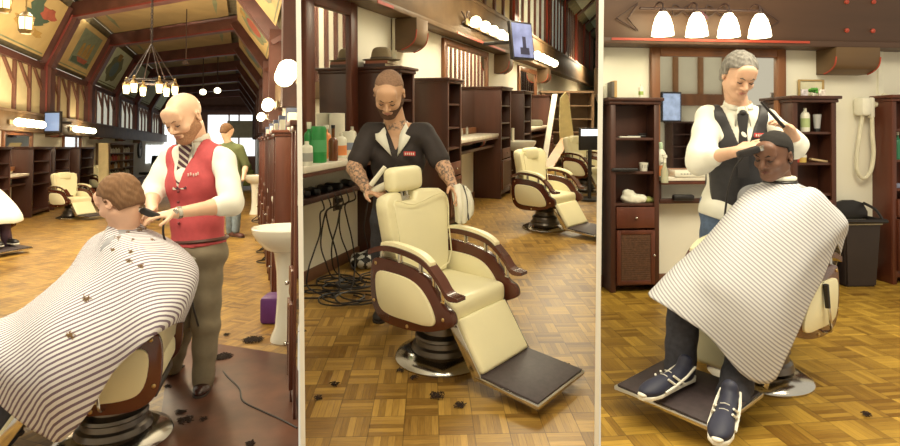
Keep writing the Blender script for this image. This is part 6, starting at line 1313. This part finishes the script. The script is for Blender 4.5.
hL = hand_prims(J['wrL'], q(456, 192, 3.46)-J['wrL'], (.5, .2, .8), 1., .8, 1); hR = hand_prims(J['wrR'], q(381, 193, 3.36)-J['wrR'], (-.1, -.4, .9), 1., .9, 1)
skin2 = SKIN('skin_tan', (.62, .37, .235)); TAT = M('skin_tattooed', (.60, .36, .23), .5, col2=(.17, .12, .095), scale=62, detail=3); TAT.node_tree.nodes['Color Ramp'].color_ramp.elements[0].position = .44; TAT.node_tree.nodes['Color Ramp'].color_ramp.elements[1].position = .60
def tatfn(C):
    out = np.zeros(len(C), int)
    for e, w in ((J['elL'], J['wrL']), (J['elR'], J['wrR'])):
        for a, c in ((e, w), (e, e+(Vector((0, 0, .12))))):
            a_, c_ = np.array(a), np.array(c); d = c_-a_; t_ = np.clip(((C-a_)@d)/(d@d), 0, 1); out |= (np.linalg.norm(C-a_-t_[:, None]*d, axis=1) < .06).astype(int)
    nn = np.array(J['neck']); out |= ((np.linalg.norm(C-nn, axis=1) < .085) & (C[:, 2] > nn[2]-.02)).astype(int); return out
t2 = person('tattooed barber in black shirt with white collar behind empty chair', J, H, base, dict(jaw=1.1), [skin2, TAT], extra=hL+hR, matfn=tatfn, mats=[skin2, TAT], a=1.1, w=.98)
tp = torso(J, .98); R2 = torso_R(J['shL'], J['shR'], J['chest'], J['pelvis']); BSH = M('shirt_black', (.030, .022, .022), .75, var=.25, scale=12, bump=.15)
sl = [cap(J['shL'], J['shL'].lerp(J['elL'], .78), .074, .068, k=.03), cap(J['shR'], J['shR'].lerp(J['elR'], .72), .074, .070, k=.03)]
cv = (J['neck'].x+.02, J['chest'].y, J['neck'].z-.15)
solid('shirt', infl(tp, .020)+sl, BSH, t2, h=.007, disp=wrinkle(.006, 28., .7), cuts=[lambda X, Y, Z: vneck(X, Y, Z, cv, R2, .50).astype(np.float32), plane_cut(J['pelvis']+Vector((0, 0, -.10)), (0, 0, -1))]+[plane_cut(J['sh'+s].lerp(J['el'+s], .78 if s == 'L' else .66)+Vector((0, 0, 0)), J['el'+s]-J['sh'+s]) if False else plane_cut(J['neck']+Vector((0, 0, .03)), (0, 0, 1)) for s in 'L'], org=base)
# white lapels either side of the open neck
b = B()
n_ = J['neck']; C2 = cv
for sg in (-1, 1):
    pts = [n_+R2 @ Vector((sg*.062, .02, .040)), n_+R2 @ Vector((sg*.075, -.05, .030)), n_+R2 @ Vector((sg*.120, -.080, -.035)), n_+R2 @ Vector((sg*.105, -.125, -.075)), n_+R2 @ Vector((sg*.018+.02, -.150, -.175)), n_+R2 @ Vector((sg*.045, -.105, -.04))]
    b.mesh(pts, [(0, 1, 5), (1, 2, 5), (2, 3, 5), (3, 4, 5)])
b.mesh([n_+R2 @ Vector((.078*math.cos(a), .078*math.sin(a), .038)) for a in [math.pi*j/8 for j in range(9)]]+[n_+R2 @ Vector((.10*math.cos(a), .10*math.sin(a), -.01)) for a in [math.pi*j/8 for j in range(9)]], [(j, j+1, j+10, j+9) for j in range(8)])
o = place(b.build('collar', SHIRT, t2, loc=(0, 0, 0), ang=60), t2); m = o.modifiers.new('thick', 'SOLIDIFY'); m.thickness = .008
b = B(); p = J['chest']+R2 @ Vector((.105, -.150, .065)); b.box(p, (.075, .006, .028), .002, R2); bd = place(b.build('badge', M('badge_red', (.55, .05, .05), .6), t2, loc=(0, 0, 0)), t2)
b = B()
for j in range(5): b.box(p+R2 @ Vector((-.026+.013*j, -.005, 0)), (.007, .003, .014), 0, R2)
place(b.build('badge_letters', M('badge_white', (.75, .7, .62), .6), t2, loc=(0, 0, 0)), t2)
b = B()
for j in range(4): b.ell(J['chest']+R2 @ Vector((.018, -.146+.003*j, -.02-.075*j)), (.007, .005, .007), n=8, m=6)
place(b.build('button', BLK, t2, loc=(0, 0, 0)), t2)
trousers(J, t2, base, JEAN)
for s in 'LR': a = J['an'+s]; shoe('shoe', (a.x, a.y-.17, 0), (a.x, a.y+.07, 0), BLK, t2)
head_extras(H, t2, base, M('brow_dark', (.05, .03, .02), .8), (.05, .04, .03), LIP, True)
beard(H, t2, base, M('beard_dark', (.11, .055, .035), .85, var=.3, scale=120), .004, -.050)
hair_cap(H, t2, base, M('hair_buzz', (.27, .155, .10), .85, var=.2, scale=90), .0022, -.050, .078, -.005, -.07, wr=0.)
# towel over the chair back, paper towel in his hand
c = q(379, 189, 3.38); b = B(); b.T = Matrix.Translation(c) @ Matrix.Rotation(math.radians(62), 4, 'Y') @ Matrix.Rotation(.3, 4, 'X'); b.lathe([(0, -.10), (.022, -.10), (.026, 0), (.024, .09), (0, .09)], n=14); tag(b.build('paper_roll', M('paper_roll', (.84, .81, .68), .9)), 'rolled white paper strip held in tattooed barber hand', 'paper')
c = q(378, 176, 3.36); b = B(); b.T = Matrix.Translation(c) @ Matrix.Rotation(math.radians(38), 4, 'Y'); b.lathe([(0, -.07), (.016, -.07), (.014, .07), (0, .07)], n=10); tag(b.build('neck_strip', M('paper_roll', (.84, .81, .68), .9)), 'white neck strip sticking up beside his hand', 'paper')
TW = striped('towel_white_dark', (.80, .78, .68), (.06, .05, .05), (.9, .3, .1), .085, .10, .9, .02)
rows = [ringp(2, [(452, 187, 3.47), (459, 184, 3.44), (466, 187, 3.42), (470, 192, 3.43)]), ringp(2, [(453, 196, 3.44), (460, 197, 3.40), (468, 198, 3.38), (473, 203, 3.42)]), ringp(2, [(455, 207, 3.44), (461, 208, 3.38), (468, 209, 3.38), (473, 213, 3.42)]), ringp(2, [(456, 222, 3.44), (461, 224, 3.40), (466, 222, 3.38), (471, 216, 3.42)])]
o = grid_sheet('hand_towel', rows, TW, None, False, 6, 6, .012, lambda p, t, a: Vector((0, .012*math.sin(a*22), 0))); tag(o, 'white towel with black stripe held beside empty chair back', 'towel')
# ---------------------------------------------------------------- right room: grey haired barber and seated customer
room(3)
q = lambda px, py, y: P(3, px, py, y); base = Vector((1.72, 3.42, 0))
J = dict(pelvis=q(732, 205, 3.42), chest=q(735, 145, 3.38), neck=q(738, 110, 3.36), shL=q(766, 121, 3.34), shR=q(708, 119, 3.40), elR=q(700, 160, 3.22), wrR=q(738, 151, 3.00), elL=q(795, 146, 3.22), wrL=q(789, 129, 3.10))
J.update(hipL=J['pelvis']+Vector((.09, 0, -.03)), hipR=J['pelvis']+Vector((-.09, 0, -.03)), knL=Vector((J['pelvis'].x+.10, 3.45, .45)), knR=Vector((J['pelvis'].x-.12, 3.45, .45)), anL=Vector((J['pelvis'].x+.11, 3.52, .09)), anR=Vector((J['pelvis'].x-.14, 3.5, .09)))
H = headM(q(739, 75, 3.28), math.radians(-4), math.radians(30), math.radians(5), 1.06)
hR = hand_prims(J['wrR'], q(755, 145, 2.97)-J['wrR'], (-.1, -.5, .8), 1., .7, -1); hL = hand_prims(J['wrL'], q(780, 121, 3.03)-J['wrL'], (.3, -.3, .9), 1., .8, 1)
skin3 = SKIN('skin_warm', (.66, .40, .27))
t3 = person('grey haired barber in black waistcoat holding a comb over customer', J, H, base, dict(nose=1.15, wide=.95), skin3, extra=hL+hR, w=1.)
tp = torso(J); R3 = torso_R(J['shL'], J['shR'], J['chest'], J['pelvis'])
sl = [cap(J['shR'], J['elR'], .076, .084, k=.04), cap(J['elR'], J['elR'].lerp(J['wrR'], .34), .080, .058, k=.02), cap(J['shL'], J['elL'], .072, .070, k=.03), cap(J['elL'], J['elL'].lerp(J['wrL'], .3), .066, .058, k=.02)]
tail = [ell(J['pelvis']+Vector((-.06, -.02, -.04)), (.14, .13, .16), k=.05)]
solid('shirt', infl(tp, .010)+sl+tail, SHIRT, t3, h=.007, disp=wrinkle(.007, 30., 2.), cuts=[plane_cut(J['pelvis']+Vector((-.05, 0, -.10)), (-.35, 0, -1)), plane_cut(J['neck']+Vector((0, 0, .035)), (0, 0, 1))], org=base)
VB = M('waistcoat_black', (.028, .026, .030), .55, var=.2, scale=30); cv = (J['neck'].x+.0, J['chest'].y, J['chest'].z-.07)
solid('waistcoat', infl(tp, .022)+[ell(J['pelvis']+Vector((-.04, -.03, .06)), (.125, .11, .12), k=.05)], VB, t3, h=.007, disp=wrinkle(.004, 26.), cuts=[lambda X, Y, Z: vneck(X, Y, Z, cv, R3, .36).astype(np.float32), armhole(J, R3, .150), plane_cut(J['pelvis']+Vector((-.05, 0, .0)), (-.25, 0, -1))], org=base)
tie(J, R3, H, M('tie_black', (.02, .018, .02), .5), .36, t3, .0, .045, .150); collar(J, R3, t3, SHIRT)
b = B(); p = J['chest']+R3 @ Vector((.095, -.135, .075)); b.box(p, (.07, .006, .026), .002, R3); place(b.build('badge', M('badge_red', (.55, .05, .05), .6), t3, loc=(0, 0, 0)), t3)
b = B()
for j in range(5): b.box(p+R3 @ Vector((-.024+.012*j, -.005, 0)), (.007, .003, .013), 0, R3)
place(b.build('badge_letters', M('badge_white', (.75, .7, .62), .6), t3, loc=(0, 0, 0)), t3)
trousers(J, t3, base, M('denim_blue', (.10, .15, .26), .85, var=.2, scale=40))
for s in 'LR': a = J['an'+s]; shoe('shoe', (a.x, a.y-.17, 0), (a.x, a.y+.07, 0), BLK, t3)
head_extras(H, t3, base, M('brow_grey', (.12, .10, .085), .8), (.05, .05, .05), LIP, True)
hair_cap(H, t3, base, M('hair_grey', (.20, .185, .165), .8, var=.45, scale=70, stretch=(1, 1, .3), bump=.4), .014, -.066, .066, -.012, -.07, wr=.003, fr=100.)
a_, c_ = q(761, 102, 2.98), q(784, 127, 3.0); b = B(); d = (c_-a_); b.tube([a_, a_.lerp(c_, .5), c_], [.006, .008, .009], 6); o = b.build('comb', BLK); tag(o, 'black comb held in raised hand above seated customer', 'comb')
b = B(); sd_ = nrm(d).cross(Vector((0, 1, 0)))
for j in range(16): p_ = a_.lerp(c_, .04+j*.045)-o.location; b.tube([p_, p_+sd_*.018], .002, 4)
t_ = b.build('teeth', BLK, o, loc=(0, 0, 0))
c = q(748, 152, 2.93); o = thing('hair_clipper', 'small black clipper in grey haired barber hand by forehead', 'clipper', c); b = B(); b.box((0, 0, 0), (.12, .04, .04), .014, Matrix.Rotation(-.3, 3, 'Y')); b.build('body', BLK, o, loc=(0, 0, 0)); b = B(); b.box((.065, 0, .02), (.025, .036, .028), .003, Matrix.Rotation(-.3, 3, 'Y')); b.build('blade', CHR, o, loc=(0, 0, 0))
b = B(); b.tube(catmull([c, q(738, 163, 2.97), q(733, 172, 3.02), q(728, 190, 3.06), q(726, 205, 3.1), q(722, 240, 3.15)], 6), .0055, 6); tag(b.build('power_cord', CORD), 'thin black clipper cord hanging before black waistcoat', 'cord')
b3 = G(3, 759, 376); f3 = Vector((-.80, -.60, 0)).normalized()
ch3 = dup(heroC, b3, math.atan2(f3.y, f3.x)+math.pi/2, 'cream barber chair under the customer in white cape', 'barber chairs'); adjust(ch3, 8, False, .9)
ch3.scale = (.99,)*3
for c_ in kids(ch3):
    if c_.name.startswith('column'): c_.scale = (1, 1, 1.25)
    elif c_.name.startswith('footrest'): c_.matrix_basis = Matrix.Translation((0, -.02, .045)) @ Matrix.Diagonal((1.12, 1.22, 1, 1))
    elif not c_.name.startswith('base_disc'): c_.matrix_basis = Matrix.Translation((0, 0, .055)) @ c_.matrix_basis
H = headM(q(773, 155, 2.99), math.radians(-56), math.radians(14), math.radians(2), 1.03); nk = q(780, 187, 3.03)
SK4 = SKIN('skin_dark', (.15, .068, .040))
kn = (q(752, 318, 2.80), q(684, 290, 2.86)); an = (q(733, 396, 2.60), q(680, 372, 2.80))
tc3, JC = seated(G(3, 768, 374), f3, nk, H, 'black haired customer in pale striped cape and striped sneakers', SK4, dict(wide=1.02, nose=1.25), knees=kn, ank=an)
hair_cap(H, tc3, tc3.location, M('hair_black', (.012, .009, .008), .9, var=.3, scale=120), .006, -.058, .066, -.002, -.06, wr=.001, wide=1.02)
head_extras(H, tc3, tc3.location, M('hair_black', (.012, .009, .008), .9), (.02, .012, .01), M('lip_dark', (.16, .06, .045), .45), True)
trousers(JC, tc3, tc3.location, JEAN, .012, .007)
solid('shirt', infl(torso(JC), .010)+infl(arm(JC['shL'], JC['elL'], JC['wrL']), .010)+infl(arm(JC['shR'], JC['elR'], JC['wrR']), .010), M('tshirt_grey', (.3, .3, .32), .8), tc3, h=.010, org=tc3.location)
b = B(); b.tube([nk+Vector((0, 0, .048))+Vector((.066*math.cos(a), .066*math.sin(a), 0)) for a in [j*math.pi/12 for j in range(24)]], .014, 8, close=True); place(b.build('neck_strip', WHP, tc3, loc=(0, 0, 0)), tc3)
b = B(); b.tube([nk+Vector((0, 0, .028))+Vector((.078*math.cos(a), .078*math.sin(a), 0)) for a in [j*math.pi/12 for j in range(24)]], .007, 8, close=True); place(b.build('cape_collar', BLK, tc3, loc=(0, 0, 0)), tc3)
SNK = M('sneaker_navy', (.018, .020, .045), .6); SWH = M('sneaker_white', (.78, .76, .68), .5)
def sneaker(toe, heel, parent):
    shoe('sneaker', toe, heel, SNK, parent, SWH); toe = Vector(toe); heel = Vector(heel); d = (toe-heel).normalized(); L = (toe-heel).length; s = Vector((-d.y, d.x, 0)); b = B()
    for sg in (1, -1):
        W = lambda a, z, r: heel+d*L*a+Vector((0, 0, z))+s*sg*r
        b.tube([W(.10, .075, .037), W(.30, .052, .046), W(.50, .034, .048), W(.72, .020, .049)], .006, 5); b.tube([W(.34, .020, .046), W(.46, .052, .044), W(.52, .072, .034)], .0055, 5); b.tube([W(.46, .020, .048), W(.57, .048, .045), W(.62, .066, .034)], .0055, 5)
    for j in range(4): a = heel+d*L*(.50+.08*j)+Vector((0, 0, .080-.010*j)); b.tube([a+s*.018, a+Vector((0, 0, .004)), a-s*.018], .0022, 4)
    b.ell(heel+d*L*.97+Vector((0, 0, .022)), (.022, .022, .012)); place(b.build('sneaker_stripes', SWH, parent, loc=(0, 0, 0)), parent)
ZF = .155
g = lambda x, y: G(3, x, y, ZF)
sneaker(g(641, 400), g(693, 378), tc3); sneaker(g(717, 446), g(732, 404), tc3)
CAPE3 = striped('cape_stripe_fine', (.66, .66, .67), (.32, .31, .36), (.62, -.2, .75), .0155, .40, .8, .006)
A0 = neckring(nk+Vector((0, 0, .03)), .072); A1_ = neckring(nk+Vector((0, 0, .005)), .11)
RB = ringp(3, [(775, 212, 2.70), (812, 192, 2.74), (828, 201, 2.98), (808, 190, 3.24), (776, 186, 3.27), (748, 190, 3.18), (739, 202, 2.98), (747, 214, 2.80)])
RC = ringp(3, [(770, 280, 2.56), (820, 238, 2.66), (847, 221, 3.00), (832, 228, 3.42), (776, 230, 3.42), (720, 226, 3.22), (697, 254, 2.92), (716, 272, 2.66)])
RD = ringp(3, [(767, 330, 2.52), (816, 268, 2.66), (842, 234, 3.04), (830, 255, 3.42), (776, 258, 3.46), (705, 250, 3.26), (668, 276, 2.90), (712, 302, 2.62)])
RE = ringp(3, [(764, 384, 2.54), (815, 292, 2.70), (836, 244, 3.06), (830, 275, 3.44), (776, 280, 3.48), (692, 272, 3.26), (648, 294, 2.88), (700, 327, 2.62)])
grid_sheet('barber_cape', [A0, A1_, RB, RC, RD, RE], CAPE3, tc3, True, 8, 8, .004, folds(.016, 2.))
# ---------------------------------------------------------------- background people and furniture of the left room
room(1)
c1a = dup(heroC, G(1, 71, 218), math.radians(72), 'cream barber chair on the far left, before the shelf cabinets', 'barber chairs'); adjust(c1a, 0, True)
c1b = dup(heroC, G(1, 104, 197), math.radians(66), 'cream barber chair farthest back, behind the brown haired customer', 'barber chairs'); adjust(c1b, 0, True)
bL = G(1, -24, 252); fL = Vector((.95, -.30, 0)).normalized()
c1c = dup(heroC, bL, math.atan2(fL.y, fL.x)+math.pi/2, 'barber chair at left border with white cape over its sitter', 'barber chairs')
nk = bL+Vector((-.10, .05, 1.04)); H = headM(nk+Vector((.05, -.05, .17)), math.radians(50), .2, 0, 1.)
tcl, JL = seated(bL, fL, nk, H, 'customer in white cape and black sneakers at left border', skin1, dict(), h=.012)
trousers(JL, tcl, bL, M('trouser_purple', (.07, .035, .06), .8), .0, .012)
for s in 'LR': a = JL['an'+s]; shoe('shoe', a+fL*.20+Vector((0, 0, -a.z+.125)), a-fL*.06+Vector((0, 0, -a.z+.125)), BLK, tcl, SWH)
zc = lambda f_, s_, z_: bL+fL*f_+Vector((-fL.y, fL.x, 0))*s_+Vector((0, 0, z_))
A0 = neckring(nk+Vector((0, 0, .03)), .08)
def oval(cf, rf, rs, z, dz=0): return [bL+Vector((0, 0, z))+fL*(cf+rf*math.cos(a))+Vector((-fL.y, fL.x, 0))*rs*math.sin(a)+Vector((0, 0, dz*math.cos(a))) for a in [j*math.pi/4 for j in range(8)]]
grid_sheet('barber_cape', [A0, oval(-.04, .20, .24, .90), oval(.10, .38, .32, .72, -.06), oval(.18, .46, .36, .54, -.03), oval(.18, .48, .38, .44, -.02)], M('cape_white', (.76, .74, .64), .8), tcl, True, 4, 5, .005, folds(.02, 3.))
# standing person behind the barber
bb = G(1, 233, 237); y_ = bb.y; q = lambda px, py, dy=0.: P(1, px, py, y_+dy)
J = dict(pelvis=q(232, 180), chest=q(230, 158), neck=q(229, 144), shL=q(240, 149), shR=q(219, 149), elL=q(246, 165), wrL=q(243, 180, -.2), elR=q(214, 166), wrR=q(222, 178, -.25), hipL=q(237, 183), hipR=q(228, 183), knL=q(237, 207), knR=q(230, 207), anL=q(236, 230), anR=q(230, 231, .1))
H = headM(q(227, 131), math.radians(150), .3, 0, 1.0)
tb = person('person in jeans standing behind the bald barber near sink', J, H, (bb.x, bb.y, 0), dict(), skin1, h=.014)
solid('shirt', infl(torso(J), .014)+[cap(J['shL'], J['elL'], .07, .065, k=.03), cap(J['shR'], J['elR'], .07, .065, k=.03)], M('shirt_olive', (.12, .14, .05), .8), tb, h=.014, org=(bb.x, bb.y, 0))
trousers(J, tb, (bb.x, bb.y, 0), M('denim_pale', (.22, .28, .33), .85, var=.15, scale=20), .0, .013)
for s in 'LR': a = J['an'+s]; shoe('shoe', (a.x+.16, a.y-.10, 0), (a.x-.06, a.y+.04, 0), M('shoe_brown', (.10, .03, .02), .5), tb)
hair_cap(H, tb, (bb.x, bb.y, 0), HBR, .012, -.066, .058, -.012, -.06, hh=.012)
# sinks, armchair, office chair, far clutter
s1_ = sink('big white pedestal sink at right edge of left room', Vector((px_line(289, 4.30).x, 4.30, 0)), 0, None, 1.04, .845); clip_thing(s1_, 1, 298, 'L')
g_ = G(1, 254, 214); sink('slim white pedestal sink far down the right wall', Vector((px_line(256.0, g_.y).x, g_.y, 0)), 0, None, 1., .85)
g_ = G(1, 250, 189); o = thing('armchair', 'worn green upholstered armchair at the far hall end', 'armchair', Vector((px_line(240, g_.y).x, g_.y, 0)), .3); AG = M('plush_green', (.14, .17, .05), .9, var=.3, scale=6)
b = B(); b.box((0, 0, .28), (.80, .75, .32), .08); b.build('seat', AG, o, loc=(0, 0, 0)); b = B(); b.box((0, .32, .60), (.78, .22, .62), .09, Matrix.Rotation(-.15, 3, 'X')); b.build('backrest', AG, o, loc=(0, 0, 0))
for s in (-1, 1): b = B(); b.box((s*.40, 0, .42), (.18, .75, .50), .07); b.build('armrest', AG, o, loc=(0, 0, 0))
g_ = G(1, 148, 186); o = thing('office_chair', 'dark office chair beyond the farthest barber chair', 'chair', g_, -.6)
b = B(); b.box((0, 0, .48), (.50, .50, .10), .04); b.build('seat', BLK, o, loc=(0, 0, 0)); b = B(); b.box((0, .25, .85), (.48, .09, .62), .04, Matrix.Rotation(-.1, 3, 'X')); b.build('backrest', BLK, o, loc=(0, 0, 0)); b = B(); b.cyl((0, 0, .08), (0, 0, .44), .03); b.build('post', CHR, o, loc=(0, 0, 0))
b = B()
for j in range(5): a = j*2*math.pi/5; b.tube([(0, 0, .10), (.28*math.cos(a), .28*math.sin(a), .05)], .02, 6); b.ell((.28*math.cos(a), .28*math.sin(a), .03), (.03, .03, .03), n=8, m=6)
b.build('star_base', BLKM, o, loc=(0, 0, 0))
for j, (px, py) in enumerate(((259, 222), (264, 240), (267, 252), (270, 262))):
    b = B(); c = G(1, px, py); pts = [c+Vector((.14*math.cos(a)*(1+.2*math.sin(3*a+j)), .16*math.sin(a), .01+.02*a/9)) for a in [q_*.7 for q_ in range(14)]]+[c+Vector((.26, .1, .35)), c+Vector((.34, .12, .66))]
    b.tube(catmull(pts, 4), .008, 5); tag(b.build('power_cord', CORD), 'tangled black cord under right wall counters, %s' % ['farthest tangle', 'second tangle from far end', 'third tangle from far end', 'nearest tangle by big sink'][j], 'cord', 'cords along right wall')
b = B(); c = G(1, 274, 300); b.box((0, 0, .11), (.20, .22, .22), .03); tag(b.build('waste_bag', M('bag_purple', (.10, .02, .14), .5), None, loc=Vector((px_line(277, 4.75).x, 4.75, 0))), 'dark purple bag on floor behind big white sink', 'bag')
# ---------------------------------------------------------------- set each room at its own floor level
for o, k in list(ROOMOF.items()):
    if o.parent is None: o.matrix_basis = RM[k] @ o.matrix_basis
